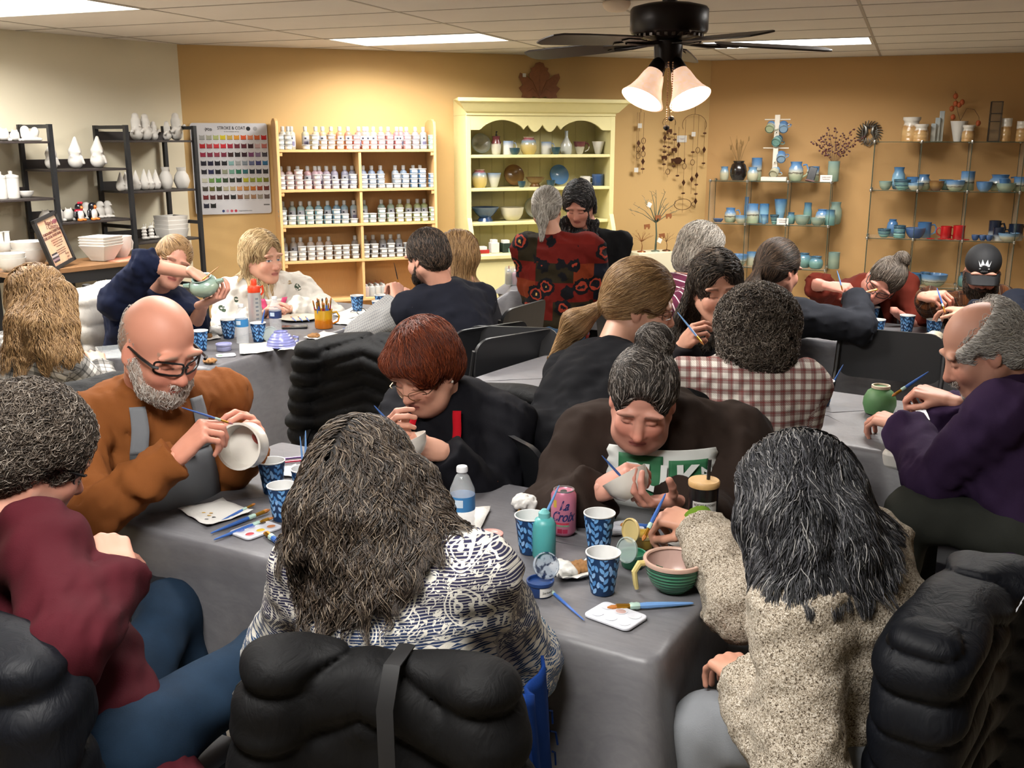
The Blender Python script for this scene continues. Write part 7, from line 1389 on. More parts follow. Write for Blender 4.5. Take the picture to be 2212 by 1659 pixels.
for body,z,s_,sl in (('Empty Bowls of',.86,.036,.35),('Garrett County',.78,.036,.35),('A FUNDRAISING EVENT FOR',.665,.022,0),('OUR LOCAL FOOD BANK',.595,.022,0),('You choose a bowl to paint and get',.52,.012,0),('a bowl of soup for donating a',.475,.012,0),('bowl for our local food bank',.43,.012,0),('in our home town',.385,.012,0),('In partnership with Garrett',.32,.012,0),('County Community Action',.28,.012,0),('and Community Mission',.24,.012,0)):
 text('notice_text',body,s_,INB,FR,((-.1 if sl else .0 if z>.55 else .2)*fw,-.0055,z*fh),X9@np.array([[1,sl,0],[0,1,0],[0,0,1]]),bold=.0006 if z>.55 else 0,sx=.8)
m=MB()
for i,c in enumerate(('2a2628','a8a0a0','3a3034','8a7078','3a2a30','b8a078')):z=.3-.035*i;w_=.3*math.sqrt(max(.05,1-((i-2)/3.6)**2));m.add([(-fw*.45-fw*w_,-.0055,z*fh),(-fw*.45+fw*w_,-.0055,z*fh),(-fw*.45+fw*w_*.97,-.0055,(z-.033)*fh),(-fw*.45-fw*w_*.97,-.0055,(z-.033)*fh)],[(0,1,2,3)],c)
m.add([(fw*.62+.03*math.cos(a),-.0055,fh*.83+.012*math.sin(a)) for a in np.linspace(0,6.28,14,endpoint=False)],[tuple(range(14))],'8a4a58');m.obj('bowl_print',COLATTR,FR,smooth=0)['kind']='stuff'
text('notice_mark','Party\nand\nPaint',.02,INB,FR,(.55*fw,-.0055,.13*fh),X9)
# ---------------------------------------------------------------- paper cups
TZ=.7375
def T(px,py,z=TZ):return UZ(px,py,z)
def cupr(z):return .0265+(.0385-.0265)*z/.095
cb_=MB().lathe([(.026,0),(.0265,.001),(.038,.0935),(.0395,.0945),(.0395,.0965),(.0375,.0965),(.0368,.0935),(.0255,.004),(0,.004)],28,caps=False).mesh('paper_cup');cb_.materials.append(M('cup_navy','10335c',.55));cr_=MB().lathe([(.0383,.0935),(.04,.0948),(.04,.0972),(.0372,.0972),(.0364,.0935),(.0252,.0045),(0,.0045)],28,caps=False).mesh('rim');cr_.materials.append(M('cup_white','d6d6d4',.6))
lm=MB();rg=random.Random(3)
def leaf(a0,z0,ang,L_,w_):
 pts=[(0,0),(.22,.5),(.5,.62),(.8,.4),(1,0),(.8,-.4),(.5,-.62),(.22,-.5)];V=[]
 for u,v in pts:
  x=u*L_*math.cos(ang)-v*w_*math.sin(ang);z=u*L_*math.sin(ang)+v*w_*math.cos(ang);zz=min(max(z0+z,.003),.092);r=cupr(zz)+.0006;aa=a0+x/r;V.append((r*math.cos(aa),r*math.sin(aa),zz))
 lm.add(V,[(0,1,7),(1,2,6,7),(2,3,5,6),(3,4,5)],'x' if False else rg.choice(('5f95cc','4a83be','86b0dc','6aa0d4')))
for i in range(7):
 a=2*math.pi*i/7
 for j in range(5):
  z=.004+.019*j+(.008 if i%2 else 0);leaf(a,z,math.radians(58),.019,.0072);leaf(a,z+.007,math.radians(122),.019,.0072)
 leaf(a+.45,.02+(.03 if i%2 else 0),math.radians(80),.018,.0068);leaf(a+.45,.06,math.radians(100),.018,.0068)
lm=lm.mesh('leaf_pattern',0);lm.materials.append(COLATTR)
CUPS=[(586,995,'beside the bald man, nearest the white bowl'),(608,1048,'in front of its pair, beside the painted palette'),(658,1012,'holding two blue brushes beside the patterned woman'),(1146,1113,'holding a blue brush beside the pink can'),(1295,1108,'behind its pair, beside the pink can'),(1303,1193,'nearest, beside the green mug bowl'),(492,690,'beside the clear water bottle'),(557,697,'holding a blue brush in front of the orange-capped bottle'),(431,714,'half hidden by the bald man'),(771,638,'near the yellow mug of brushes'),(823,637,'furthest, near the vested man'),(818,650,'beside the blue and yellow bowl'),(1780,822,'holding a blue brush by the green vase'),(1885,663,'in front of the rust cardigan'),(1896,690,'beside the square yellow bowl'),(1961,681,'behind the rolled canvas'),(2019,690,'beside the blue pot and plate')]
for i,(px,py,w_) in enumerate(CUPS):
 P=T(px,py,TZ+.096);P[2]=TZ;o=link('paper_cup',cb_,None,loc=P,R=rotz(i*1.3));tag(o,'blue leaf-print paper cup '+w_,'cup','leaf-print paper cups');link('rim',cr_,None,o);link('leaf_pattern',lm,None,o)
 # ---------------------------------------------------------------- brushes
BLUEH=M('blue_lacquer','3a62a8',.3);LBLUE=M('pale_blue_lacquer','6a94c8',.3);GRIP=M('clear_grip','a8c4b8',.35);GOLD=M('gold_ferrule','b8862c',.3,.8);SILV=M('silver_ferrule','b0b0ae',.3,.8);BRIS=M('tan_bristle','a8682c',.8);DBR=M('dark_bristle','3a2a20',.8)
def brush(label,A,B,r=.0035,flat=1.0,bris=None,handle=None,grip=True,group='paint brushes',fer=None):
 A,B=np.array(A,float),np.array(B,float);L_=np.linalg.norm(B-A);d=(B-A)/L_;t=thing('paint_brush',label,'brush',A,None,group);q=lambda u:d*L_*u
 MB().tube([q(0),q(.05),q(.11)],[r*.35,r*1.15,r*1.05],7,flat=flat).obj('bristles',bris or BRIS,t);MB().tube([q(.1),q(.2),q(.26)],[r*1.1,r*1.0,r*.9],8).obj('ferrule',fer or GOLD,t)
 if grip:MB().tube([q(.255),q(.28),q(.31),q(.34),q(.37)],[r*1.1,r*1.35,r*1.2,r*1.35,r*1.1],8).obj('grip',GRIP,t)
 MB().tube([q(.26 if not grip else .36),q(.45),q(.75),q(.97),q(1)],[r*.95,r*1.15,r*.85,r*.45,r*.2],8).obj('handle',handle or BLUEH,t);return t
zb=TZ+.005
for lb,a,b,kw in (('thin brush on the paper towel left of the palette',(551,1088),(474,1127),{}),('longest blue brush left of the painted palette',(582,1101),(455,1152),dict(r=.005)),('flat blue brush nearest the painted palette',(592,1117),(462,1166),dict(r=.005,flat=.5)),('wide brush resting in the painted palette',(572,1149),(620,1186),dict(r=.007,flat=.5)),('brush lying across the open blue paint jar',(1163,1252),(1262,1340),{}),('big flat brush resting on the clean white palette',(1312,1312),(1498,1303),dict(r=.0065,flat=.55,handle=LBLUE)),('brush lying behind the yellow paint jar',(1340,1134),(1420,1137),dict(r=.006)),('dark blue brush under the crumpled tissue',(1118,1110),(1135,1074),{}),('brush lying on the lavender bowl napkin',(566,731),(608,755),{}),('blue brush beside the blue and yellow bowl',(790,712),(740,709),{}),('brown brush beside the blue and yellow bowl',(803,716),(775,706),{}),('dark brush beside the rolled canvas',(2030,740),(1975,757),dict(handle=M('black_lacquer','17171c',.3)))):
 brush(lb,T(*a,zb+.004 if 'palette' in lb or 'jar' in lb else zb),T(*b,zb),**kw)
def incup(i,lb,top,t=None,**kw):
 px,py,_=CUPS[i];P=T(px,py,TZ+.096);P[2]=TZ+.01;e=U(*top,t or depth(P)-.02);brush(lb,P,e,**kw)
incup(2,'shorter pale blue brush standing in the cup beside the patterned woman',(648,942),r=.003,handle=LBLUE,grip=False);incup(2,'taller pale blue brush standing in the cup beside the patterned woman',(660,930),r=.004,handle=LBLUE,grip=False);incup(7,'blue brush standing in the cup by the orange-capped bottle',(572,668),r=.005);incup(3,'pale blue brush standing in the cup beside the pink can',(1208,1048),handle=LBLUE,r=.004);incup(12,'blue brush standing in the cup by the green vase',(1822,787),r=.004)
for lb,a,b,kw in (('blue brush in the bald man\'s hand',(503,916,2.7),(392,880,2.56),dict(r=.003,bris=M('pink_bristle','b8787c',.8))),('blue brush held by the auburn haired woman',(857,930,2.9),(808,876,2.86),dict(r=.003)),('dark blue brush held by the woman in the brown sweatshirt',(1362,1052,2.62),(1300,984,2.56),dict(r=.003)),('blue brush dipping into the yellow paint jar',(1388,1168,2.37),(1438,1066,2.42),dict(r=.0045)),('yellow-tipped brush held by the man in purple',(1927,856,3.32),(2006,803,3.3),dict(r=.0045)),('pale blue brush held by the woman in green',(1520,745,3.8),(1463,674,3.86),dict(handle=LBLUE,grip=False)),('gold brush held by the capped man',(2042,676,5.0),(2024,622,5.05),dict(r=.004)),('thin dark brush held by the vested man',(862,616,5.28),(851,567,5.25),dict(r=.0025,grip=False,handle=M('black_lacquer','17171c',.3))),('pale brush held by the woman in the rust cardigan',(1820,628,5.2),(1808,584,5.2),dict(handle=LBLUE,grip=False)),('tan brush held over the sage pot',(436,606,4.9),(474,575,4.9),dict(handle=M('tan_lacquer','a8743c',.4),grip=False)),('wooden tool held by the woman in the charcoal fleece',(1896,625,5.0),(1862,633,4.98),dict(handle=M('tan_lacquer','a8743c',.4),grip=False,r=.005))):brush(lb,U(*a),U(*b),group='brushes in hands',**kw)
for lb,a,b,c in (('purple pencil lying behind the cup of brushes',(612,991),(662,986),'4a2068'),('red pencil lying behind the cup of brushes',(615,998),(664,993),'b81c3c')):
 o=MB().tube([T(*a,zb),T(*b,zb)],.0038,6).obj('pencil',M('pencil_'+c,c,.35));tag(o,lb,'pencil');MB().tube([T(*a,zb),T(*a,zb)+(T(*a,zb)-T(*b,zb))*.12],[.0036,.0006],6).obj('point',M('pencil_wood','c9a070',.7),o)
 # ---------------------------------------------------------------- palettes, paper, towels
def palette(label,cen,px2,cols,L_=.115,W_=.085):
 a=T(*cen);b=T(*px2);x=nrm(b-a);R=frame(x,[-x[1],x[0],0],[0,0,1.]);t=thing('paint_palette',label,'palette',a,R,'six-well palettes');m=MB();m.prism(rounded(L_/2,W_/2,.014,4),0,.007);m.obj('tray',M('palette_plastic','cbcdd4',.25),t,bevel=.002)
 for i,c in enumerate(cols):
  cx,cy=(i%3-1)*L_*.3,(i//3-.5)*W_*.46;MB().lathe([(.0125,.0072),(.0145,.0078),(.0132,.0076),(.0,.0073)],18,caps=False).obj('well_ring',MATS['palette_plastic'],t,loc=(cx,cy,0))
  if c:MB().lathe([(0,.0078),(.006,.0086),(.0118,.0076)],16,caps=False,sy=.85).obj('paint_pool',M('pool_'+c,c,.3),t,loc=(cx,cy,0))
palette('white six-well palette with red, yellow, blue and black paint',(553,1147),(600,1130),['b84a50','c8a82c','b8784a','5a6cb0','7a80b0','14141a']);palette('clean white six-well palette nearest the table corner',(1330,1334),(1375,1350),[None,None,None,None,'b89a94',None]);palette('white palette partly behind the cup near the brown sweatshirt',(1345,1142),(1385,1136),[None]*6,.1,.08);palette('clear palette with green paint by the lavender tub',(488,769),(515,767),['5a8a5c',None,None,'c0c4c0',None,None],.09,.06)
PAPER=M('paper_towel','cdcbc6',.9,f=lambda t:t.bump(t.n('ShaderNodeTexVoronoi',Vector=t.tex('Object'),Scale=120.0).outputs[0],.5,.002))
def paper(label,pts,mat=None,z=TZ+.001,curl=.0,name='paper_towel',cat='paper towel'):
 P=[T(*p,z) for p in pts];c=np.mean(P,0);n=8;m=MB();V=[]
 for j in range(n+1):
  for i in range(n+1):
   u,v=i/n,j/n;q=P[0]*(1-u)*(1-v)+P[1]*u*(1-v)+P[2]*u*v+P[3]*(1-u)*v-c;V.append((q[0],q[1],.0012*math.sin(i*1.7+j)+curl*((2*u-1)**4+(2*v-1)**4)*(1 if (i+j)%3 else .6)))
 o=m.add(V,[(j*(n+1)+i,j*(n+1)+i+1,(j+1)*(n+1)+i+1,(j+1)*(n+1)+i) for j in range(n) for i in range(n)]).obj(name,mat or PAPER,loc=c+[0,0,.002],smooth=80);md=o.modifiers.new('t','SOLIDIFY');md.thickness=.001;tag(o,label,cat);return o
pt=paper('paper towel with yellow and black dabs left of the palette',((384,1103),(447,1141),(548,1108),(482,1083)),curl=.004);c0=np.array(pt.location)
for i,(px,py,c) in enumerate(((440,1107,'c8a04a'),(452,1113,'c8a04a'),(462,1117,'2a2a2e'),(446,1121,'6a6a70'),(456,1108,'b89040'))):MB().lathe([(.006,0),(.004,.0008),(0,.001)],9,caps=False,sy=.5).obj('paint_dab',M('dab_'+c,c,.6),pt,loc=T(px,py,TZ+.0055)-c0)
PLAIN=M('paper_white','d9d6cf',.8)
for lb,pts,mt2 in (('paper towel under the water bottle',((935,1094),(930,1135),(1035,1152),(1060,1100)),PAPER),('folded napkin beside the black tumbler',((1455,1152),(1440,1180),(1530,1200),(1530,1168)),PAPER),('napkin with red paint behind the cups',((600,1012),(612,1032),(648,1030),(640,1008)),PAPER),('sketched paper in front of the lavender bowl',((517,745),(518,768),(592,760),(580,741)),PLAIN),('napkin under the lavender bowl',((600,760),(640,752),(684,766),(640,742)),PAPER),('napkin under the cookie by the yellow mug',((656,731),(690,736),(742,724),(700,718)),PAPER),('open white papers behind the yellow mug',((715,700),(765,704),(788,687),(740,680)),PLAIN),('white paper near the far paper cups',((720,682),(760,690),(800,672),(765,664)),PLAIN),('paper towel behind the cup by the plaid shirt',((1700,848),(1722,872),(1762,858),(1748,838)),PAPER),('paper towel beside the green vase',((1935,892),(1950,908),(2035,912),(2030,888)),PAPER),('paper under the hand by the square yellow bowl',((1735,712),(1745,722),(1800,716),(1790,700)),PLAIN),('pale paper behind the square yellow bowl',((1790,694),(1800,702),(1860,698),(1840,688)),PLAIN),('napkin under the cookie in front of the bald man',((415,728),(430,738),(478,732),(466,722)),PAPER)):paper(lb,pts,mt2,curl=.003)
def crumple(label,px,py,r,mat=PAPER,sc=(1,1,.6)):
 P=T(px,py);V,Q=solid([El(P+[0,0,r*sc[2]*.9],np.array(sc)*r,k=.02),El(P+[r*.7,-r*.2,r*.35],np.array([.6,.5,.35])*r,k=.02)],r*.14,sines(int(px),r*.1,r*.6));o=link('crumpled_tissue',qmesh('crumpled_tissue',V,Q),mat);tag(o,label,'tissue')
crumple('crumpled white tissue left of the pink can',1132,1098,.035);crumple('crumpled white tissue by the paper cup at the bald man\'s ear',466,722,.04);crumple('crumpled tissue beside the rolled canvas',2040,745,.03);crumple('white cloth heap by the navy sweatshirt',285,752,.05)
# cookies
CKM=M('cookie_brown','8a6238',.85,f=grain(.4,60,.6,.004))
for lb,px,py,r in (('half-eaten cookie on a wrapper beside the near cup',1245,1232,.032),('cookie on the napkin by the yellow mug',676,729,.03),('cookie half in front of the bald man\'s glasses',452,784,.03),('cookie on the napkin beside the tissue',445,730,.026)):
 P=T(px,py,TZ+.004);V,Q=solid([El(P+[0,0,.008],(r,r*.75,.011),k=.02),El(P+[.015,.006,.012],(r*.6,r*.5,.009),k=.01)],.004,sines(int(py),.003,.012));o=link('cookie',qmesh('cookie',V,Q),CKM);tag(o,lb,'cookie')
paper('printed wrapper under the half-eaten cookie',((1196,1235),(1205,1262),(1288,1252),(1275,1220)),curl=.012,mat=PLAIN);crumple('twisted wrapper end beside the half-eaten cookie',1212,1240,.028)
# ---------------------------------------------------------------- bottles, cans, jars
CLR=M('clear_pet','eef3f6',.08,alpha=.25)
def water(label,px,py,lab,cap='d0d2d4',h=.2,r=.032):
 P=T(px,py);t=thing('water_bottle',label,'bottle',P,None,'water bottles');pr=[(r*.7,0),(r*.95,.004)]
 for i in range(9):pr+=[(r*(.93 if i%2 else 1.0),.008+i*.0085)]
 pr+=[(r,.088),(r,.128),(r*.98,.14),(r*.55,h*.87),(r*.38,h*.9),(r*.38,h*.94)]
 MB().lathe(pr,24).obj('bottle_body',CLR,t);MB().lathe([(r*1.015,.088),(r*1.015,.126)],24,caps=False).obj('label_band',M('label_'+lab,lab,.45),t);MB().lathe([(r*.45,h*.93),(r*.45,h*.985),(r*.4,h)],16).obj('cap',M('cap_'+cap,cap,.4),t);b=t.children[1];V_,F_=arc_patch(r*1.03,.1,.12,-130,-85);MB().add(V_,F_).obj('label_patch',M('label_pale','c0d0de',.5),b);return t
water('clear water bottle with a pale blue label nearest the patterned woman',1000,1168,'3a7ab0');water('clear water bottle with a blue label beside the paper cup',525,742,'2f74a8');water('clear water bottle with a navy label by the lavender bowl',597,722,'2a3c6a')
P=T(553,700);t=thing('sports_bottle','clear sports bottle with a bright orange flip cap','bottle',P);MB().lathe([(.034,0),(.036,.004),(.036,.17),(.03,.182)],24).obj('bottle_body',M('frosted_plastic','c4c8ca',.3,trans=.6,alpha=.75),t);OR_=M('orange_plastic','d8401c',.4);MB().lathe([(.034,.178),(.035,.2),(.03,.212),(.017,.218),(.016,.245),(.013,.25)],20).obj('cap',OR_,t);MB().tube([(.03,0,.2),(.05,-.01,.215),(.052,-.012,.18),(.04,-.01,.165)],.006,6).obj('carry_loop',OR_,t)
m=MB()
for i in range(6):V_,F_=arc_patch(.0365,.03+.022*i,.04+.022*i,-70,-45,3);m.add(V_,F_)
m.obj('measure_print',M('grey_print','7a8088',.6),t)['kind']='stuff'
# pink drinks can
P=T(1217,1152);t=thing('drink_can','pink cherry sparkling water can on the near table','can',P,rotz(-.15));CANP=M('can_pink','c87a92',.3,.3,f=grain(.15,12,0));MB().lathe([(.024,0),(.028,.003),(.033,.011),(.033,.108),(.027,.119)],32).obj('can_body',CANP,t);MB().lathe([(.027,.118),(.0272,.122),(.0245,.122),(.0235,.118),(0,.1175)],28,caps=False).obj('can_top',M('aluminium','b4b4b6',.3,.9),t);MB().lathe([(.009,.1178),(.009,.119),(.004,.119)],12,sy=1.4).obj('opening',M('dark_hole','101010',.6),t,loc=(0,-.009,.0003))
NVI=M('navy_ink','262a5c',.5)
def wrap_text(name,body,size,r,z,mat,parent,ang=-90,shear=.25,bold=.0006,sx=.75):
 c=bpy.data.curves.new(name,'FONT');c.body=body;c.size=size;c.align_x='CENTER';c.align_y='CENTER';c.offset=bold;tmp=bpy.data.objects.new(name,c);me=bpy.data.meshes.new_from_object(tmp);bpy.data.objects.remove(tmp)
 for v in me.vertices:x,y=(v.co.x+v.co.y*shear)*sx,v.co.y;a=math.radians(ang)+x/r;v.co=(r*math.cos(a),r*math.sin(a),z+y)
 return link(name,me,mat,parent)
wrap_text('can_lettering','La',.036,.0334,.086,NVI,t,-78,.45,.001);wrap_text('can_lettering','Croix',.036,.0334,.056,NVI,t,-84,.45,.001)
m=MB()
for z0,z1,a0,a1,c in ((.036,.04,-130,-60,'b82c40'),(.03,.034,-125,-58,'6a8a6a'),(.012,.024,-112,-90,'8c1c38'),(.012,.023,-88,-66,'982040'),(.08,.1,-135,-118,'c0a040')):V_,F_=arc_patch(.0333,z0,z1,a0,a1,5);m.add(V_,F_,c)
m.obj('can_print',COLATTR,t,smooth=0)['kind']='stuff'
P=T(1175,1203);o=squeeze('teal squeeze bottle in front of the pink can',P,'4a9a9a','table squeeze bottles',None,1.45)
for ch in list(o.children):
 if ch.name.startswith('tip'):bpy.data.objects.remove(ch)
for ch in o.children:ch.data=ch.data.copy();ch.data.materials[0]=M('teal_cap','6ab0b0',.4)
def paint_tub(label,px,py,c,lid=None,r=.029,h=.034,word=None,lc=None):
 P=T(px,py);t=thing('paint_tub',label,'jar',P,rotz(.2));MB().lathe([(r*.88,0),(r*.95,.003),(r,h),(r*.95,h),(r*.93,h-.006),(0,h-.007)],26,caps=False).obj('tub_body',M('tub_'+c,c,.3),t)
 MB().lathe([(r*1.06,h-.007),(r*1.08,h-.005),(r*1.08,h+.001),(r*.98,h+.001),(r*.98,h-.006)],26,caps=False).obj('tub_rim',M('tubrim_'+(lc or c),lc or c,.35),t)
 if lid=='closed':MB().lathe([(r*1.09,h),(r*1.09,h+.006),(r*.9,h+.007),(r*.7,h+.004),(0,h+.004)],26,caps=False).obj('lid',M('lid_pink','c8857c',.3),t)
 if word:V_,F_=arc_patch(r*1.005,.004,h-.009,-105,-30);MB().add(V_,F_).obj('paper_label',PLAIN,t);wrap_text('label_writing',word,.008,r*1.02,h*.42,INK,t,-68,.2,0,.8)
 return t
paint_tub('closed coral paint tub in front of the water bottle',1060,1184,'c87868','closed',word='Orange');tb=paint_tub('open dark blue paint tub with its lid propped up',1167,1283,'1c3a70',word='Starboard');paint_tub('open green paint tub beside the green mug bowl',1367,1222,'1c5c40',lc='4a8a70');paint_tub('open yellow paint tub behind the green one',1388,1180,'c0a048',lc='c8b880')
def lid(label,px,py,t_,mat,tilt,r=.031):
 P=U(px,py,t_);o=MB().lathe([(r,0),(r,.005),(r*.9,.006),(r*.88,.002),(0,.002)],24,caps=False).obj('tub_lid',mat,loc=P,R=tilt);tag(o,label,'lid','paint tub lids')
lid('clear lid speckled with blue standing behind the dark blue tub',1179,1222,2.3,M('smear_lid','8a94a4',.25,alpha=.8,f=lambda t:t.col(t.ramp(t.noise(t.tex('Object'),70,3),[(.4,'1c2a48'),(.5,'9aa4b0')]))),euler(math.radians(62),.1,.3));lid('yellow smeared lid standing behind the yellow tub',1364,1146,2.5,M('yellow_lid','c4b078',.35),euler(math.radians(80),.2,-1.0));lid('clear lid standing behind the green tub',1356,1188,2.38,M('clear_lid','a8b8b4',.2,alpha=.6),euler(math.radians(75),.2,-.9));lid('clear lid propped by the lavender bowl',584,722,5.15,M('clear_lid','a8b8b4',.2,alpha=.6),euler(math.radians(80),0,.2),.04)
paint_tub('lavender tub with a lid beside the sketched paper',484,757,'9a9cc0',r=.036,h=.034)
# tumbler with bamboo lid
P=T(1514,1192);t=thing('tumbler','tall black tumbler with a bamboo lid and straw','tumbler',P,rotz(.1));MB().lathe([(.033,0),(.035,.004),(.036,.175),(.034,.178)],32).obj('tumbler_body',M('black_enamel','0c0c0e',.25),t);MB().lathe([(.0375,.174),(.0385,.178),(.0385,.186),(.036,.189),(0,.189)],30,caps=False).obj('bamboo_lid',M('bamboo','c09a66',.5,f=grain(.15,10,.05,.001,(2,30,10))),t);MB().tube([(.01,0,.18),(.012,0,.24)],.0045,8).obj('straw',M('black_plastic','141416',.4),t)
V_,F_=arc_patch(.0364,.062,.142,-150,-48,10);stk=MB().add(V_,F_).obj('sticker',M('sticker_paper','b8b8b6',.5),t);wrap_text('sticker_lettering','BEDFORD BUTCHERY',.0085,.0368,.134,M('grey_ink','55504c',.7),stk,-99,0,.0002,.7)
m=MB()
def cyl_poly(pts,c,r=.0367):m.add([(r*math.cos(math.radians(a)),r*math.sin(math.radians(a)),z) for a,z in pts],[tuple(range(len(pts)))],c)
cyl_poly([(-148,.085),(-148,.108),(-138,.122),(-128,.11),(-118,.12),(-108,.108),(-96,.124),(-82,.108),(-72,.118),(-52,.1),(-52,.085)],'8a8684');cyl_poly([(-146,.088),(-146,.1),(-140,.104),(-130,.1),(-122,.088)],'3a3432',.0368);cyl_poly([(-122,.07),(-118,.08),(-106,.08),(-104,.104),(-100,.11),(-96,.104),(-94,.086),(-70,.1),(-54,.104),(-52,.092),(-70,.084),(-56,.076),(-58,.07)],'a82c20',.0369);m.obj('sticker_print',COLATTR,stk,smooth=0)['kind']='stuff'
# phone and wallet
P=T(1004,1033);R=rotz(-.12);wl=MB().prism(rounded(.1,.05,.012),0,.018).obj('wallet',M('tan_leather','8a4a1c',.5,f=grain(.15,60,.2)),loc=T(1000,1047),R=rotz(.28),bevel=.005);tag(wl,'orange-brown leather wallet with a strap under the phone','wallet');MB().tube([(.09,.03,.018),(.11,.05,.03),(.12,.03,.012)],.004,6).obj('wrist_strap',MATS['tan_leather'],wl)
ph=MB().prism(rounded(.08,.042,.01),.02,.03).obj('phone',M('black_gloss','0e0f12',.25),loc=T(1004,1030),R=rotz(.3),bevel=.003);tag(ph,'black phone in a folio case on the wallet','phone');MB().prism(rounded(.077,.039,.008),.0301,.0306).obj('screen',M('dark_screen','08090c',.1),ph)
o=MB().prism(rounded(.07,.035,.008),0,.009).obj('phone',MATS['black_gloss'],loc=T(636,708),R=rotz(.2),bevel=.002);tag(o,'dark phone lying by the navy-labelled water bottle','phone');MB().prism(rounded(.066,.031,.006),.0091,.0096).obj('screen',MATS['dark_screen'],o)
# ---------------------------------------------------------------- bowls on the tables and in hands
def axisR(ax):ax=nrm(ax);x=nrm(np.cross([0,1,.2],ax));return frame(x,np.cross(ax,x),ax)
def glz2(name,outside,inside,rings=0):return glaze(name,[(0,outside),(1,outside)],rings=rings),M('inside_'+name,inside,.3)
def mbowl(name,label,P,R,w,h,om,im,prof='bowl',lip=None):
 pf=PROF[prof];k=max(range(len(pf)),key=lambda i:pf[i][1]+(i*1e-6));o=thing(name,label,'bowl',P,R);MB().lathe([(r*w,z*h) for r,z in pf[:k+1]],36,caps=False).obj('outside',om,o);MB().lathe([(r*w,z*h) for r,z in pf[k:]],36,caps=False).obj('inside',im,o)
 if lip:MB().lathe([(pf[k-1][0]*w*1.0+.001,h*.88),(pf[k-1][0]*w+.002,h*.96),(pf[k-1][0]*w+.001,h*1.005),(pf[k][0]*w-.002,h*1.005),(pf[k][0]*w-.004,h*.96)],36,caps=False).obj('lip',lip,o)
 return o
P=T(1453,1272);om,im=glz2('mugbowl','3f7a5c','b89a90',9);mb=mbowl('mug_bowl','green ridged bowl with pink lip and yellow handle',P,rotz(.1),.135,.075,om,im,lip=M('pink_lip','c0a090',.3));YH=M('pale_yellow_glaze','cdb978',.35);MB().tube([(-.062,0,.066),(-.08,-.005,.068),(-.092,-.008,.05),(-.088,-.008,.02),(-.085,-.008,.008)],[.007,.008,.007,.006,.005],8).obj('handle',YH,mb)
for a in (-140,-20):V_,F_=arc_patch(.056,.022,.074,a-10,a+10,4);V_=[(x*(.62+.38*(z-.022)/.052),y*(.62+.38*(z-.022)/.052),z) for x,y,z in V_];MB().add([(x*.99,y*.99,z) for x,y,z in V_],F_).obj('green_stripe',M('green_stripe','3a7a58',.35),mb)
om,im=glz2('orangebowl','3a4a7c','d07850');mbowl('dip_bowl','blue bowl with an orange inside half hidden by the patterned sleeve',T(1035,1236),rotz(0),.12,.06,om,im)
om,im=glz2('bisqbowl','d6d1c8','d9d4cb');b=mbowl('white_bowl','white bowl with a red patch held by the bald man',U(530,968,2.77)+np.array([0,.03,0]),axisR((-.22,-.93,.2)),.135,.055,om,im,'cyl');MB().lathe([(0,0),(.02,0)],14,caps=False).obj('red_patch',M('brick_red_paint','a04a40',.6),b,loc=(.038,-.002,.0052) if False else (.042,.0,.03),R=euler(0,-1.45,0)@np.diag([1.0,.75,1.0]))
mbowl('white_bowl','white bowl tilted in the hands of the woman in brown',U(1372,1072,2.62),axisR((-.45,.35,.8)),.125,.062,om,im);pb=mbowl('white_bowl','white bowl with orange decoration held by the auburn haired woman',U(885,990,2.86),axisR((-.35,.1,.9)),.14,.055,om,im)
m=MB()
for i in range(7):m.ball((.03*math.cos(i*1.1),-.05+.008*(i%3),.02+.014*(i%4)),.009,5,sc=(1,.5,1.2))
m.obj('orange_decoration',M('orange_glaze','c07818',.3),pb)['kind']='stuff'
P=U(447,632,4.98);o=pot('sage_pot','sage green casserole pot held by the woman in navy','pot',P,axisR((-.15,-.35,.9)),.145,.085,'belly',gz('sg'));MB().tube([(-.07,0,.05),(-.1,0,.055)],[.014,.01],7).obj('lug',gz('sg'),o);MB().tube([(.07,0,.05),(.1,0,.055)],[.014,.01],7).obj('lug',gz('sg'),o)
P=T(1898,893);V_=MB().lathe([(.038,0),(.05,.004),(.06,.035),(.058,.06),(.046,.085),(.033,.094),(.033,.106),(.03,.108),(.028,.102),(0,.102)],36,caps=False).obj('green_vase',M('matte_green_glaze','4f7a4c',.55,f=grain(.2,25,.1)),loc=P);tag(V_,'matte green vase turned upside down in front of the man in purple','vase');MB().lathe([(.0335,.098),(.0335,.1085),(.028,.109),(.027,.103)],30,caps=False).obj('bare_foot_ring',M('bare_clay','c4b09a',.7),V_)
om,im=glz2('lavbowl','7c80b4','8a8ec0',6);P=T(608,748);lv=thing('lavender_bowl','lavender ridged bowl upside down on a napkin','bowl',P);MB().lathe([(.073,.001),(.073,.008),(.066,.03),(.045,.06),(.034,.068),(.034,.076),(.03,.076),(.028,.07),(0,.07)],34,caps=False).obj('outside',om,lv);MB().tube([(.06,0,.02),(.085,0,.03),(.085,0,.045),(.06,0,.05)],.006,6).obj('handle',om,lv)
P=T(700,708);ym=pot('brush_mug','yellow and orange mug full of paint brushes','mug',P,rotz(.2),.105,.1,'cyl',glaze('yellow',[(0,'b8660c'),(.45,'c07010'),(.55,'c89420'),(1,'c89a28')]),None,1,28)
for i in range(15):
 a=i*2.4;r_=.012+.024*((i*7)%10)/10;e=P+np.array([r_*math.cos(a)*1.7,r_*math.sin(a)*1.6,.14+.03*((i*3)%5)/5]);brush('used brush standing in the yellow mug, %s from the handle'%ORD[i],e,P+np.array([r_*math.cos(a),r_*math.sin(a),.012]),r=.004,bris=BRIS if i%3 else DBR,handle=BLUEH if i%2 else M('red_lacquer','8a2430',.3),grip=False,group='brushes in the yellow mug')
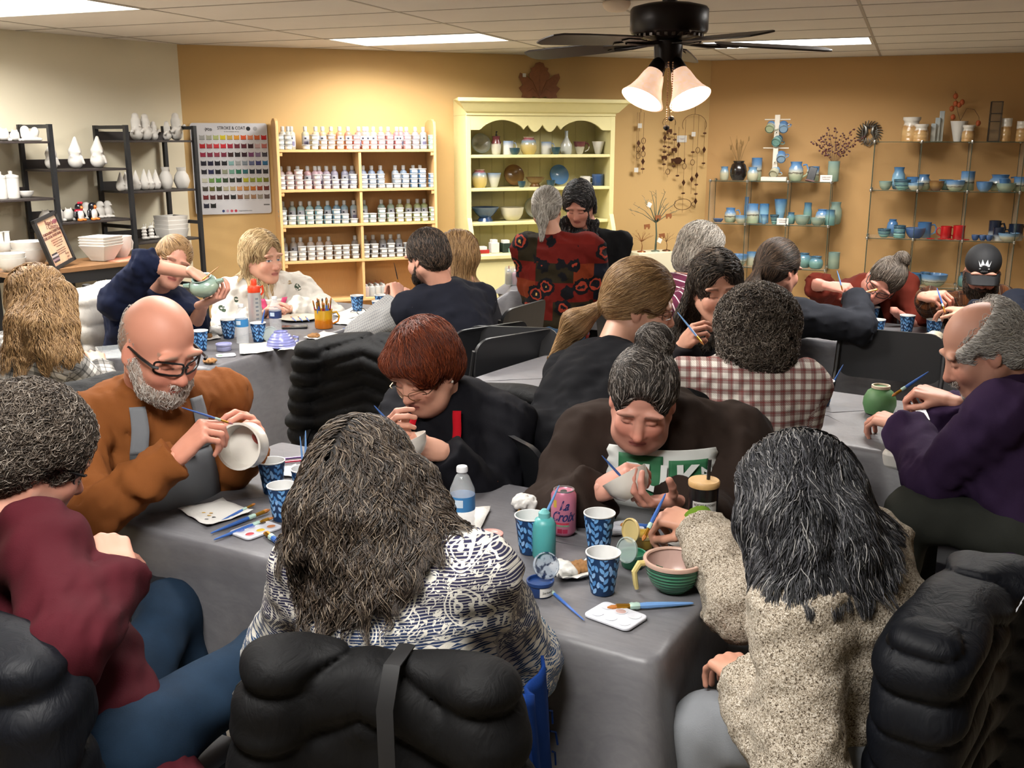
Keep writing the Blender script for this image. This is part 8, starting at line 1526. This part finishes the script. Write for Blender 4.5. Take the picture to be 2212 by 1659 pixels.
om,im=glz2('bluebowl','2c4a8c','c0a828');mbowl('blue_bowl','blue bowl with a yellow inside near the vested man',T(812,700),rotz(0),.13,.062,om,im)
square_bowl('square_dish','square white dish glazed yellow inside in front of the rust cardigan',T(1833,722),frame([*nrm([.82,-.57])]+[0] if False else [.82,-.57,0],[.57,.82,0],[0,0,1.]),.17,.06,M('white_glaze','b8b09e',.35),inner=M('yellow_glaze_in','b09a38',.35))
P=T(2045,690);o=pot('blue_pot','small cobalt blue pot in front of the capped man','pot',P,np.eye(3),.11,.085,'jar',M('cobalt_glaze','1c3c8c',.3));o=MB().lathe([(.05,0),(.07,.006),(.09,.012),(.088,.015),(.05,.006),(0,.005)],28,caps=False).obj('plate',M('white_glaze','b8b09e',.35),loc=T(1990,694));tag(o,'pale plate behind the rolled canvas','plate')
P=T(2068,675);t=thing('white_bottle','small bottle with a white cap in front of the capped man','bottle',P);MB().lathe([(.026,0),(.028,.004),(.028,.08),(.014,.1)],18).obj('bottle_body',CLR,t);MB().lathe([(.015,.098),(.015,.12),(.012,.122)],14).obj('cap',M('cap_white','d2d2d0',.4),t)
# rolled canvas
A=T(1945,750,TZ+.03);B=T(2022,730,TZ+.035);d=nrm(B-A);V,Q=solid([Pr(A,B,.033,.036,k=.02),El(A-d*.03-[0,0,.01],(.04,.03,.018),k=.02)],.006,sines(77,.004,.03));o=link('rolled_canvas',qmesh('rolled_canvas',V,Q),M('cream_canvas','bdb29c',.85));tag(o,'rolled cream canvas cloth on the table before the green vase chair','cloth')
# open tub by the green t-shirt, plate and palette near the blonde
P=T(1455,806);t=thing('pink_tub','pink paint tub with its grey smeared lid raised on the middle table','jar',P);MB().lathe([(.026,0),(.028,.003),(.029,.042),(.027,.042),(.026,.036),(0,.035)],22,caps=False).obj('tub_body',M('tub_pink','c08a70',.35),t);MB().lathe([(.031,0),(.031,.006),(.028,.007),(0,.003)],22,caps=False).obj('raised_lid',M('pink_smear_lid','a89a94',.35,f=lambda q:q.col(q.ramp(q.noise(q.tex('Object'),40,3),[(.45,'70767c'),(.52,'c49a84')]))),t,loc=(0,.02,.068),R=euler(math.radians(80),0,0))
o=MB().lathe([(.06,0),(.09,.006),(.115,.013),(.113,.016),(.06,.006),(0,.005)],30,caps=False).obj('plate',MATS['white_glaze'],loc=T(646,690));tag(o,'white plate of brushes in front of the blonde woman','plate')
for i in range(3):brush('brush lying on the white plate before the blonde woman, %s from left'%ORD[i],T(628+16*i,684,TZ+.018),T(640+14*i,694,TZ+.018),grip=False)
# spectacles on the far table
t=MB();Pm=T(792,672,TZ+.02);t.at(Pm,rotz(.5))
for kx in (-1,1):t.tube([(kx*.033+.027*math.cos(a),0,.018*math.sin(a)) for a in np.linspace(0,6.28,16,endpoint=False)],.002,5,True);t.tube([(kx*.06,0,.008),(kx*.062,.07,.0),(kx*.06,.11,-.015)],.002,5)
t.tube([(-.007,0,.004),(.007,0,.004)],.002,5);o=t.obj('spectacles',BLK);tag(o,'black spectacles lying by the far paper cups','glasses')
# clear food tray at the near end of the second table
P=T(250,768);t=thing('clear_tray','clear plastic food tray on the table corner by the black and white plaid','tray',P,rotz(.5))
for lo,hi in (((-.08,-.06,0),(.08,.06,.003)),((-.08,-.06,0),(.08,-.057,.04)),((-.08,.057,0),(.08,.06,.04)),((-.08,-.06,0),(-.077,.06,.04)),((.077,-.06,0),(.08,.06,.04))):MB().box(lo,hi).obj('wall',MATS['clear_plastic'],t,smooth=0)
